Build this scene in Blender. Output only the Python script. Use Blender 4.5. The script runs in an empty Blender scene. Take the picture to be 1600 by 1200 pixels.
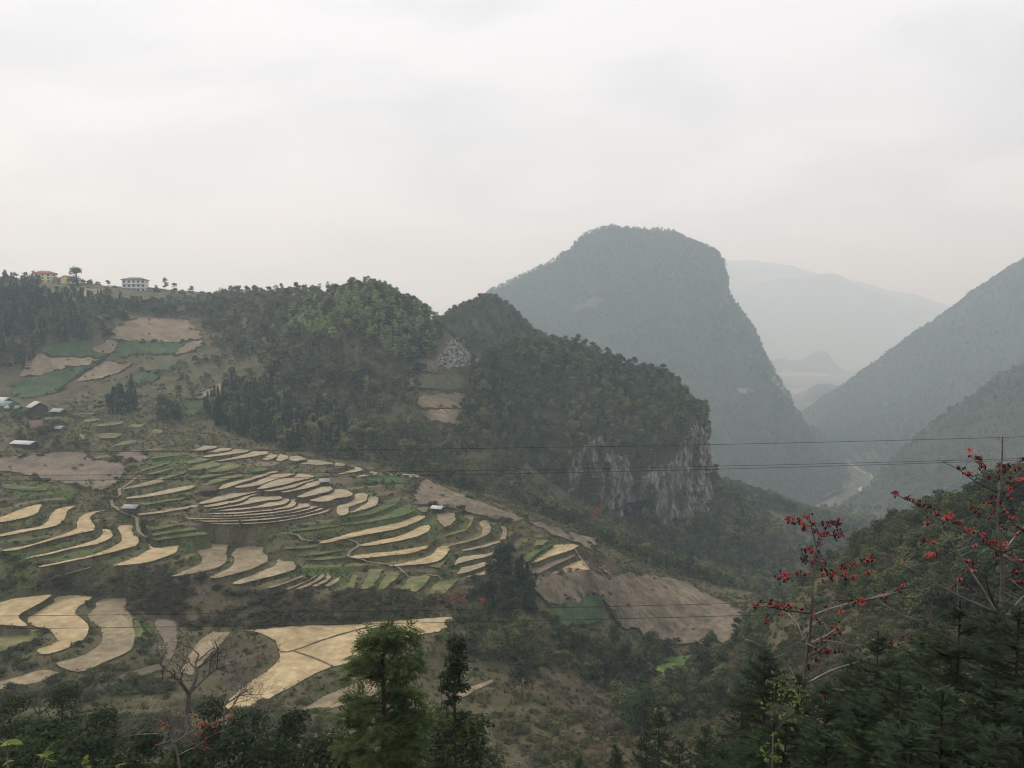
import bpy, math, random
import numpy as np
from mathutils import Vector, geometry as mgeo

SC = bpy.context.scene
COL = SC.collection
R = math.radians

# ------------------------------------------------------------------ camera
FPX = 1202.0                       # focal length in pixels of the 1600 px wide photograph
PITCH = -math.atan(80 / FPX)       # eye level lies 80 px above the picture centre
cam_d = bpy.data.cameras.new('camera')
cam_d.sensor_width = 36.0
cam_d.lens = 36.0 * FPX / 1600.0
cam_d.clip_start = 0.1
cam_d.clip_end = 40000
cam = bpy.data.objects.new('camera', cam_d)
cam.location = (0, 0, 0)
cam.rotation_euler = (math.pi / 2 + PITCH, 0, 0)
COL.objects.link(cam)
SC.camera = cam

# ------------------------------------------------------------------ world: overcast sky
SUN_AZ, SUN_EL = -58.0, 47.0
wd = bpy.data.worlds.new('World')
SC.world = wd
wd.use_nodes = True
nt = wd.node_tree
nt.nodes.clear()
def N(nt, t, **kw):
    n = nt.nodes.new(t)
    for k, v in kw.items():
        setattr(n, k, v)
    return n
def setin(n, **kw):
    for k, v in kw.items():
        n.inputs[k.replace('_', ' ')].default_value = v
sky = N(nt, 'ShaderNodeTexSky', sky_type='NISHITA')
sky.sun_disc = False
sky.sun_elevation = R(SUN_EL)
sky.sun_rotation = R(SUN_AZ % 360)
sky.air_density = 1.0
sky.dust_density = 4.0
tc = N(nt, 'ShaderNodeTexCoord')
sep = N(nt, 'ShaderNodeSeparateXYZ')
nt.links.new(tc.outputs['Generated'], sep.inputs[0])
ab = N(nt, 'ShaderNodeMath', operation='ABSOLUTE')
nt.links.new(sep.outputs['Z'], ab.inputs[0])
ad = N(nt, 'ShaderNodeMath', operation='ADD'); ad.inputs[1].default_value = 0.22
nt.links.new(ab.outputs[0], ad.inputs[0])
dv = N(nt, 'ShaderNodeVectorMath', operation='DIVIDE')
nt.links.new(tc.outputs['Generated'], dv.inputs[0]); nt.links.new(ad.outputs[0], dv.inputs[1])
mp = N(nt, 'ShaderNodeMapping'); mp.inputs['Location'].default_value = (3.1, 1.7, 0.0)
mp.inputs['Scale'].default_value = (1.0, 1.25, 0.0)
nt.links.new(dv.outputs[0], mp.inputs[0])
n1 = N(nt, 'ShaderNodeTexNoise'); setin(n1, Scale=1.5, Detail=5.0, Roughness=0.5, Distortion=0.5)
nt.links.new(mp.outputs[0], n1.inputs['Vector'])
cr = N(nt, 'ShaderNodeValToRGB')
cr.color_ramp.elements[0].position = 0.34; cr.color_ramp.elements[0].color = (6.1, 6.25, 6.65, 1)
cr.color_ramp.elements[1].position = 0.60; cr.color_ramp.elements[1].color = (7.9, 7.9, 8.1, 1)
nt.links.new(n1.outputs['Fac'], cr.inputs['Fac'])
mx = N(nt, 'ShaderNodeMix', data_type='RGBA'); mx.inputs['Factor'].default_value = 0.90
nt.links.new(sky.outputs[0], mx.inputs[6]); nt.links.new(cr.outputs[0], mx.inputs[7])
bg = N(nt, 'ShaderNodeBackground'); bg.inputs['Strength'].default_value = 0.1
nt.links.new(mx.outputs[2], bg.inputs['Color'])
wo = N(nt, 'ShaderNodeOutputWorld')
nt.links.new(bg.outputs[0], wo.inputs['Surface'])

# ------------------------------------------------------------------ sun behind the overcast
sl = bpy.data.lights.new('sun', 'SUN')
sl.energy = 1.5; sl.angle = R(18); sl.color = (1.0, 0.93, 0.82)
sun = bpy.data.objects.new('sun', sl)
sd = Vector((math.sin(R(SUN_AZ)) * math.cos(R(SUN_EL)), math.cos(R(SUN_AZ)) * math.cos(R(SUN_EL)), math.sin(R(SUN_EL))))
sun.rotation_euler = sd.to_track_quat('Z', 'Y').to_euler()
sun.location = (0, 0, 300)
COL.objects.link(sun)

# ------------------------------------------------------------------ exposure and render settings
SC.view_settings.view_transform = 'Standard'
SC.view_settings.look = 'None'
SC.view_settings.exposure = 0.48
SC.view_settings.gamma = 1.0
SC.view_settings.use_curve_mapping = False
SC.render.engine = 'CYCLES'
SC.cycles.max_bounces = 8
SC.cycles.diffuse_bounces = 2
SC.cycles.transmission_bounces = 2
SC.cycles.volume_bounces = 3
SC.cycles.filter_width = 1.15
SC.cycles.transparent_max_bounces = 6
try:
    SC.cycles.use_denoising = True
    SC.cycles.denoiser = 'OPENIMAGEDENOISE'
    SC.cycles.denoising_input_passes = 'RGB_ALBEDO_NORMAL'
except Exception:
    pass

HAZE_DENSITY = 0.00033
HAZE_COLOR = (0.73, 0.89, 1.0)

# ------------------------------------------------------------------ helpers: pixels, noise, meshes
CP, SP = math.cos(PITCH), math.sin(PITCH)
def rays(px, py):
    """direction per unit of forward distance y for pixels of the photograph"""
    px = np.asarray(px, float); py = np.asarray(py, float)
    u = (px - 800.0) / FPX; v = (600.0 - py) / FPX
    yy = CP - SP * v; zz = SP + CP * v
    return u / yy, zz / yy
def P(px, py, Y):
    a, b = rays(px, py)
    return np.stack([a * Y, np.broadcast_to(np.asarray(Y, float), np.shape(a)), b * Y], -1)
def to_px(p):
    p = np.asarray(p, float)
    x, y, z = p[..., 0], p[..., 1], p[..., 2]
    f = CP * y + SP * z; v = -SP * y + CP * z
    f = np.where(f < 0.1, 0.1, f)
    return 800 + FPX * x / f, 600 - FPX * v / f

def _hash(ix, iy, iz, seed):
    h = (ix.astype(np.int64) * 374761393 + iy.astype(np.int64) * 668265263 + iz.astype(np.int64) * 2147483647 + seed * 1274126177) & 0xffffffff
    h = ((h ^ (h >> 13)) * 1274126177) & 0xffffffff
    h = ((h ^ (h >> 16)) * 2246822519) & 0xffffffff
    return ((h ^ (h >> 15)) & 0xffff) / 65535.0
def vnoise(p, seed=0):
    p = np.asarray(p, float)
    if p.shape[-1] == 2:
        p = np.concatenate([p, np.zeros(p.shape[:-1] + (1,))], -1)
    i = np.floor(p).astype(np.int64); f = p - i
    f = f * f * (3 - 2 * f)
    out = 0
    for dx in (0, 1):
        for dy in (0, 1):
            for dz in (0, 1):
                w = (f[..., 0] if dx else 1 - f[..., 0]) * (f[..., 1] if dy else 1 - f[..., 1]) * (f[..., 2] if dz else 1 - f[..., 2])
                out = out + w * _hash(i[..., 0] + dx, i[..., 1] + dy, i[..., 2] + dz, seed)
    return out
def fbm(p, oct=4, seed=0, gain=0.5):
    """roughly -1..1"""
    p = np.asarray(p, float); s = 0; a = 1.0; t = 0
    for k in range(oct):
        s = s + a * (vnoise(p, seed + 17 * k) * 2 - 1); t += a
        p = p * 2.03 + 7.7; a *= gain
    return s / t * 1.6

def mesh_from(name, verts, quads=None, tris=None, smooth=False, mats=(), midx=None):
    """mesh out of numpy arrays"""
    me = bpy.data.meshes.new(name)
    verts = np.asarray(verts, np.float32)
    nq = 0 if quads is None else len(quads); ntr = 0 if tris is None else len(tris)
    me.vertices.add(len(verts)); me.vertices.foreach_set('co', verts.ravel())
    me.loops.add(nq * 4 + ntr * 3)
    li = []
    if nq: li.append(np.asarray(quads, np.int32).ravel())
    if ntr: li.append(np.asarray(tris, np.int32).ravel())
    if li: me.loops.foreach_set('vertex_index', np.concatenate(li))
    me.polygons.add(nq + ntr)
    st = np.concatenate([np.arange(nq) * 4, nq * 4 + np.arange(ntr) * 3]).astype(np.int32)
    me.polygons.foreach_set('loop_start', st)
    if midx is not None: me.polygons.foreach_set('material_index', np.asarray(midx, np.int32))
    if smooth: me.polygons.foreach_set('use_smooth', np.ones(nq + ntr, bool))
    for m in mats: me.materials.append(m)
    me.update(calc_edges=True)
    me.validate()
    return me
def link(name, me, parent=None, loc=None):
    o = bpy.data.objects.new(name, me); COL.objects.link(o)
    if parent is not None: o.parent = parent
    if loc is not None: o.location = loc
    return o
def tag(o, label=None, cat=None, group=None, kind=None):
    if label: o['label'] = label
    if cat: o['category'] = cat
    if group: o['group'] = group
    if kind: o['kind'] = kind
    return o
def empty(name, loc, rz=0.0, sc=1.0):
    o = bpy.data.objects.new(name, None); COL.objects.link(o)
    o.location = loc; o.rotation_euler = (0, 0, rz); o.scale = (sc, sc, sc)
    o.empty_display_size = 0.3
    return o
def attr_f(me, name, vals):
    a = me.attributes.new(name, 'FLOAT', 'POINT'); a.data.foreach_set('value', np.asarray(vals, np.float32))
def attr_c(me, name, vals):
    a = me.attributes.new(name, 'FLOAT_COLOR', 'POINT'); a.data.foreach_set('color', np.asarray(vals, np.float32).ravel())
def inpoly(x, y, poly):
    x = np.asarray(x, float); y = np.asarray(y, float)
    r = np.zeros(x.shape, bool); n = len(poly)
    for i in range(n):
        x1, y1 = poly[i]; x2, y2 = poly[(i + 1) % n]
        if y1 == y2: continue
        c = ((y1 > y) != (y2 > y)) & (x < (x2 - x1) * (y - y1) / (y2 - y1) + x1)
        r ^= c
    return r

class MB:
    """collects quads, triangles, tubes and boxes for one mesh"""
    def __init__(s): s.v = []; s.q = []; s.t = []; s.n = 0; s.mq = []; s.mt = []
    def add(s, v, q=(), t=(), m=0):
        v = np.asarray(v, float)
        if len(q): s.q.append(np.asarray(q) + s.n); s.mq.append(np.full(len(q), m))
        if len(t): s.t.append(np.asarray(t) + s.n); s.mt.append(np.full(len(t), m))
        s.v.append(v); s.n += len(v)
    def tube(s, pts, rad, sides=5, m=0):
        pts = np.asarray(pts, float); k = len(pts)
        rad = np.broadcast_to(np.asarray(rad, float), (k,))
        tn = np.gradient(pts, axis=0); tn /= np.linalg.norm(tn, axis=1)[:, None] + 1e-9
        ref = np.where(np.abs(tn[:, 2:3]) > 0.9, np.array([[1., 0, 0]]), np.array([[0, 0, 1.]]))
        a = np.cross(tn, ref); a /= np.linalg.norm(a, axis=1)[:, None] + 1e-9
        b = np.cross(tn, a)
        th = np.arange(sides) * 2 * math.pi / sides
        v = pts[:, None] + rad[:, None, None] * (np.cos(th)[None, :, None] * a[:, None] + np.sin(th)[None, :, None] * b[:, None])
        v = v.reshape(-1, 3)
        i = np.arange(k - 1)[:, None] * sides; j = np.arange(sides)[None]; j2 = (j + 1) % sides
        q = np.stack([i + j, i + j2, i + sides + j2, i + sides + j], -1).reshape(-1, 4)
        s.add(v, q, m=m)
        s.add([pts[0] - tn[0] * rad[0] * .3, pts[-1] + tn[-1] * rad[-1] * .3])
        base = s.n - 2 - len(v)
        t1 = [(base + (x + 1) % sides, base + x, s.n - 2) for x in range(sides)]
        o = base + (k - 1) * sides
        t2 = [(o + x, o + (x + 1) % sides, s.n - 1) for x in range(sides)]
        s.t.append(np.array(t1 + t2)); s.mt.append(np.full(2 * sides, m))
    def box(s, c, d, rz=0.0, m=0):
        x, y, z = np.asarray(d) / 2.0
        v = np.array([(-x, -y, -z), (x, -y, -z), (x, y, -z), (-x, y, -z), (-x, -y, z), (x, -y, z), (x, y, z), (-x, y, z)])
        cs, sn = math.cos(rz), math.sin(rz)
        v = np.stack([v[:, 0] * cs - v[:, 1] * sn, v[:, 0] * sn + v[:, 1] * cs, v[:, 2]], -1) + np.asarray(c)
        s.add(v, [(3, 2, 1, 0), (4, 5, 6, 7), (0, 1, 5, 4), (1, 2, 6, 5), (2, 3, 7, 6), (3, 0, 4, 7)], m=m)
    def mesh(s, name, mats=(), smooth=False):
        v = np.concatenate(s.v) if s.v else np.zeros((0, 3))
        q = np.concatenate(s.q) if s.q else None; t = np.concatenate(s.t) if s.t else None
        mi = np.concatenate(([np.concatenate(s.mq)] if s.mq else []) + ([np.concatenate(s.mt)] if s.mt else []))
        return mesh_from(name, v, q, t, smooth, mats, mi)

def catmull(pts, n, closed=False):
    """resample control rows (k, ...) to n rows"""
    p = np.asarray(pts, float); k = len(p)
    if closed:
        t = np.arange(n) * k / n
    else:
        t = np.linspace(0, k - 1, n)
    i = np.floor(t).astype(int)
    if not closed: i = np.minimum(i, k - 2)
    f = (t - i).reshape((-1,) + (1,) * (p.ndim - 1))
    def g(j):
        if closed: return p[j % k]
        r = p[np.clip(j, 0, k - 1)].copy()
        lo = j < 0; hi = j > k - 1
        r[lo] = 2 * p[0] - p[1]; r[hi] = 2 * p[-1] - p[-2]
        return r
    p0, p1, p2, p3 = g(i - 1), g(i), g(i + 1), g(i + 2)
    return 0.5 * ((2 * p1) + (p2 - p0) * f + (2 * p0 - 5 * p1 + 4 * p2 - p3) * f ** 2 + (3 * p1 - p0 - 3 * p2 + p3) * f ** 3)

# ------------------------------------------------------------------ materials
MATS = {}
def noise_mat(name, cols, scale=0.3, detail=6, rough=0.95, stops=None, fine=None, bump=0.0, bump_scale=2.0, stretch=(1, 1, 1), spec=0.15, trans=0.0):
    """colour ramp over a world-space noise, a second fine noise for grain"""
    m = bpy.data.materials.new(name); m.use_nodes = True; t = m.node_tree
    b = t.nodes['Principled BSDF']; b.inputs['Roughness'].default_value = rough
    b.inputs['Specular IOR Level'].default_value = spec
    g = N(t, 'ShaderNodeNewGeometry'); mpp = N(t, 'ShaderNodeMapping'); mpp.inputs['Scale'].default_value = stretch
    t.links.new(g.outputs['Position'], mpp.inputs[0])
    n = N(t, 'ShaderNodeTexNoise'); setin(n, Scale=scale, Detail=detail, Roughness=0.6)
    t.links.new(mpp.outputs[0], n.inputs['Vector'])
    r = N(t, 'ShaderNodeValToRGB'); e = r.color_ramp.elements
    stops = stops or list(np.linspace(0.33, 0.67, len(cols)))
    while len(e) < len(cols): e.new(0.5)
    for k, c in enumerate(cols):
        e[k].position = stops[k]; e[k].color = (*c, 1)
    t.links.new(n.outputs['Fac'], r.inputs['Fac'])
    out = r.outputs[0]
    if fine:
        n2 = N(t, 'ShaderNodeTexNoise'); setin(n2, Scale=fine[0], Detail=3.0, Roughness=0.6)
        t.links.new(mpp.outputs[0], n2.inputs['Vector'])
        mr = N(t, 'ShaderNodeMapRange'); mr.inputs[1].default_value = 0.3; mr.inputs[2].default_value = 0.7
        mr.inputs[3].default_value = 1 - fine[1]; mr.inputs[4].default_value = 1 + fine[1]
        t.links.new(n2.outputs['Fac'], mr.inputs[0])
        hs = N(t, 'ShaderNodeVectorMath', operation='MULTIPLY')
        t.links.new(out, hs.inputs[0]); t.links.new(mr.outputs[0], hs.inputs[1]); out = hs.outputs[0]
    t.links.new(out, b.inputs['Base Color'])
    if bump:
        n3 = N(t, 'ShaderNodeTexNoise'); setin(n3, Scale=bump_scale, Detail=5.0, Roughness=0.65)
        t.links.new(mpp.outputs[0], n3.inputs['Vector'])
        bp = N(t, 'ShaderNodeBump'); bp.inputs['Strength'].default_value = min(1.0, bump); bp.inputs['Distance'].default_value = bump
        t.links.new(n3.outputs['Fac'], bp.inputs['Height']); t.links.new(bp.outputs[0], b.inputs['Normal'])
    MATS[name] = m
    return m
def tint_mat(name, cols, rough=0.8, trans=0.25, clump=0.35, var=0.35, spec=0.1):
    """foliage: colour picked by the plant's own tint value, broken up by a noise through the crown"""
    m = bpy.data.materials.new(name); m.use_nodes = True; t = m.node_tree
    b = t.nodes['Principled BSDF']; b.inputs['Roughness'].default_value = rough; b.inputs['Specular IOR Level'].default_value = spec
    a = N(t, 'ShaderNodeAttribute', attribute_type='INSTANCER', attribute_name='tint')
    g = N(t, 'ShaderNodeNewGeometry')
    n = N(t, 'ShaderNodeTexNoise'); setin(n, Scale=clump, Detail=3.0)
    t.links.new(g.outputs['Position'], n.inputs['Vector'])
    s = N(t, 'ShaderNodeMath', operation='MULTIPLY_ADD'); s.inputs[1].default_value = 0.5; s.inputs[2].default_value = -0.25
    t.links.new(n.outputs['Fac'], s.inputs[0])
    ad = N(t, 'ShaderNodeMath', operation='ADD', use_clamp=True)
    t.links.new(a.outputs['Fac'], ad.inputs[0]); t.links.new(s.outputs[0], ad.inputs[1])
    r = N(t, 'ShaderNodeValToRGB'); e = r.color_ramp.elements
    while len(e) < len(cols): e.new(0.5)
    for k, c in enumerate(cols):
        e[k].position = k / (len(cols) - 1); e[k].color = (*c, 1)
    t.links.new(ad.outputs[0], r.inputs['Fac'])
    n2 = N(t, 'ShaderNodeTexNoise'); setin(n2, Scale=clump * 6, Detail=2.0)
    t.links.new(g.outputs['Position'], n2.inputs['Vector'])
    mr = N(t, 'ShaderNodeMapRange'); mr.inputs[1].default_value = 0.35; mr.inputs[2].default_value = 0.65
    mr.inputs[3].default_value = 1 - var; mr.inputs[4].default_value = 1 + var
    t.links.new(n2.outputs['Fac'], mr.inputs[0])
    mu = N(t, 'ShaderNodeVectorMath', operation='MULTIPLY')
    t.links.new(r.outputs[0], mu.inputs[0]); t.links.new(mr.outputs[0], mu.inputs[1])
    t.links.new(mu.outputs[0], b.inputs['Base Color'])
    if trans:
        tr = N(t, 'ShaderNodeBsdfTranslucent'); ms = N(t, 'ShaderNodeMixShader'); ms.inputs[0].default_value = trans
        t.links.new(mu.outputs[0], tr.inputs['Color'])
        t.links.new(b.outputs[0], ms.inputs[1]); t.links.new(tr.outputs[0], ms.inputs[2])
        t.links.new(ms.outputs[0], t.nodes['Material Output'].inputs['Surface'])
    MATS[name] = m
    return m

noise_mat('straw', [(.30, .235, .13), (.375, .295, .168), (.43, .345, .205)], 0.09, fine=(.45, .26))
noise_mat('pale_straw', [(.23, .19, .125), (.30, .25, .165), (.36, .30, .20)], 0.10, fine=(.45, .26))
noise_mat('dull_straw', [(.16, .13, .085), (.22, .18, .115), (.28, .23, .145)], 0.11, fine=(.5, .3))
noise_mat('mud', [(.11, .09, .068), (.155, .125, .094), (.19, .155, .115)], 0.1, fine=(.9, .25))
noise_mat('stubble_green', [(.072, .088, .034), (.125, .13, .056), (.19, .17, .085)], 0.2, fine=(.6, .3))
noise_mat('bare_soil', [(.075, .072, .045), (.135, .11, .078), (.165, .133, .094), (.20, .16, .115)], 0.10, fine=(.45, .4))
noise_mat('red_soil', [(.13, .10, .068), (.18, .138, .094), (.22, .17, .115)], 0.1, fine=(.5, .28))
noise_mat('tan_soil', [(.16, .125, .085), (.22, .175, .118), (.27, .215, .145)], 0.1, fine=(.6, .28))
noise_mat('crop_green', [(.028, .052, .022), (.042, .075, .03), (.068, .10, .046)], 0.15, fine=(.8, .35))
noise_mat('bright_crop', [(.09, .14, .035), (.13, .19, .05), (.17, .22, .07)], 0.2, fine=(.9, .25))
noise_mat('meadow', [(.062, .068, .036), (.09, .09, .05), (.12, .11, .066)], 0.1, fine=(.5, .3))
noise_mat('terrace_green', [(.036, .056, .02), (.06, .085, .028), (.095, .115, .042), (.125, .12, .06)], 0.2, fine=(.6, .35))
noise_mat('path_dirt', [(.19, .16, .115), (.25, .21, .15)], 0.5, fine=(2., .15))
noise_mat('bark_pale', [(.14, .13, .112), (.25, .23, .20), (.36, .335, .295)], 1.2, fine=(9., .25))
noise_mat('bark_dark', [(.035, .028, .022), (.06, .048, .038)], 2.0, fine=(9., .3))
noise_mat('bark_grey', [(.07, .064, .056), (.115, .105, .092), (.16, .145, .128)], 0.5, fine=(6., .25))

# ------------------------------------------------------------------ the hillside: a smooth surface through surveyed points
ctrl = [(0, -40, 4), (-60, -20, 2), (60, -20, 3), (0, 2, -2.6), (-14, 4, -3.6), (14, 4, -3.4),
        (0, 10, -10), (-40, 14, -13), (40, 12, -10), (0, 30, -27), (-55, 35, -31), (45, 30, -26), (-120, 40, -42), (110, 40, -18),
        (0, 60, -47), (-70, 70, -56), (60, 60, -42), (-160, 90, -68), (160, 80, -18),
        (-300, 150, -50), (-320, 250, -45), (-420, 350, -30), (-480, 450, 5), (-560, 620, 60), (-560, 860, 10), (-330, 820, 0), (-150, 800, -35), (20, 720, -60),
        (260, 200, -20), (300, 320, -70), (250, 330, -115), (300, 450, -150), (420, 430, -110), (420, 600, -190), (520, 300, -20),
        (350, 880, -207), (480, 900, -207), (200, 800, -150), (60, 580, -100), (150, 600, -140)]
for (px, py, Y) in [(800, 1200, 130), (400, 1200, 112), (100, 1180, 112), (30, 1060, 157), (60, 965, 183), (500, 1030, 173), (700, 970, 197), (380, 1080, 158),
                    (590, 900, 214), (330, 915, 208), (250, 860, 220), (100, 830, 228), (30, 800, 240), (100, 720, 300), (400, 780, 256), (400, 740, 285), (400, 705, 325),
                    (600, 745, 300), (665, 755, 310), (620, 860, 232), (770, 850, 251), (880, 872, 253), (935, 862, 270), (800, 800, 290), (750, 900, 226), (720, 960, 205),
                    (870, 960, 226), (1000, 965, 250), (1150, 955, 275), (1100, 915, 302), (1000, 895, 282), (1060, 1038, 236), (900, 1025, 205), (850, 1085, 170),
                    (950, 1150, 150), (1010, 1115, 185), (1150, 1055, 190), (1200, 980, 212), (1300, 880, 200), (1400, 840, 190), (1500, 805, 170), (1600, 790, 150),
                    (1250, 920, 206), (1400, 1010, 120), (1600, 960, 100), (1200, 1105, 130),
                    (1150, 885, 430), (1230, 875, 500), (1200, 850, 560), (1180, 800, 600),
                    (90, 600, 430), (270, 600, 430), (30, 640, 370), (150, 660, 345), (300, 660, 365), (330, 610, 420), (240, 520, 500), (240, 500, 530), (300, 475, 580),
                    (240, 452, 620), (70, 442, 620), (440, 455, 600), (340, 460, 620), (0, 452, 520), (100, 500, 470), (165, 522, 470), (0, 575, 430),
                    (570, 457, 480), (640, 492, 478), (688, 512, 470), (520, 475, 490), (460, 485, 505), (550, 600, 420), (450, 655, 385), (600, 680, 375), (560, 540, 440), (480, 702, 340),
                    (400, 540, 480), (700, 640, 410), (700, 590, 450), (715, 545, 500), (700, 522, 520), (650, 712, 370), (850, 760, 405), (1000, 850, 425), (740, 690, 395)]:
    ctrl.append(tuple(P(px, py, Y)))
ctrl = np.array(ctrl, float)

def rbf_fit(c, lam=3.0, s=100.0):
    n = len(c); xy = c[:, :2] / s
    d = np.linalg.norm(xy[:, None] - xy[None], axis=-1)
    K = np.where(d > 0, d * d * np.log(d + 1e-12), 0) + np.eye(n) * lam * 1e-3
    A = np.zeros((n + 3, n + 3)); A[:n, :n] = K; A[:n, n] = 1; A[:n, n + 1:] = xy
    A[n:, :n] = A[:n, n:].T
    w = np.linalg.solve(A, np.concatenate([c[:, 2], np.zeros(3)]))
    return xy, w, s
RB = rbf_fit(ctrl)
def smooth_z(x, y):
    xy, w, s = RB; x = np.asarray(x, float); sh = x.shape
    q = np.stack([x.ravel(), np.asarray(y, float).ravel()], -1) / s
    out = np.empty(len(q))
    for k in range(0, len(q), 40000):
        qq = q[k:k + 40000]
        d2 = ((qq[:, None] - xy[None]) ** 2).sum(-1)
        out[k:k + 40000] = (0.5 * d2 * np.log(d2 + 1e-12)) @ w[:-3] + w[-3] + qq @ w[-2:]
    return out.reshape(sh)

ST = 0.8
XA, XB, YA, YB = -232.0, 136.0, 96.0, 424.0
gx = np.concatenate([np.linspace(-620, XA, 90)[:-1], np.arange(XA, XB + 1e-6, ST), np.linspace(XB, 520, 110)[1:]])
gy = np.concatenate([np.linspace(-40, YA, 90)[:-1], np.arange(YA, YB + 1e-6, ST), np.linspace(YB, 900, 190)[1:]])
GX, GY = np.meshgrid(gx, gy)             # [row y, column x]
GZ = smooth_z(GX, GY)
GZ = np.maximum(GZ, -207.5 + 0 * GZ)
S0 = GZ.copy()
def bil(Z, x, y):
    x = np.clip(np.asarray(x, float), gx[0], gx[-1] - 1e-4); y = np.clip(np.asarray(y, float), gy[0], gy[-1] - 1e-4)
    i = np.clip(np.searchsorted(gx, x, 'right') - 1, 0, len(gx) - 2); j = np.clip(np.searchsorted(gy, y, 'right') - 1, 0, len(gy) - 2)
    fx = (x - gx[i]) / (gx[i + 1] - gx[i]); fy = (y - gy[j]) / (gy[j + 1] - gy[j])
    return (Z[j, i] * (1 - fx) + Z[j, i + 1] * fx) * (1 - fy) + (Z[j + 1, i] * (1 - fx) + Z[j + 1, i + 1] * fx) * fy
def cast(px, py, Z, y0=90.0, y1=890.0):
    """where the sight line through a pixel meets the hillside"""
    px = np.atleast_1d(np.asarray(px, float)); py = np.atleast_1d(np.asarray(py, float))
    a, b = rays(px, py)
    Ys = np.arange(y0, y1, 0.7)
    below = (b[:, None] * Ys) <= bil(Z, a[:, None] * Ys, np.broadcast_to(Ys, (len(px), len(Ys))))
    k = np.argmax(below, axis=1); ok = below.any(1)
    Y = np.where(ok, Ys[k], np.nan)
    lo = Y - 0.7; hi = Y.copy()
    for _ in range(8):
        mid = (lo + hi) / 2
        u = b * mid <= bil(Z, a * mid, mid)
        hi = np.where(u, mid, hi); lo = np.where(u, lo, mid)
    return np.stack([a * hi, hi, b * hi], -1)

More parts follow.
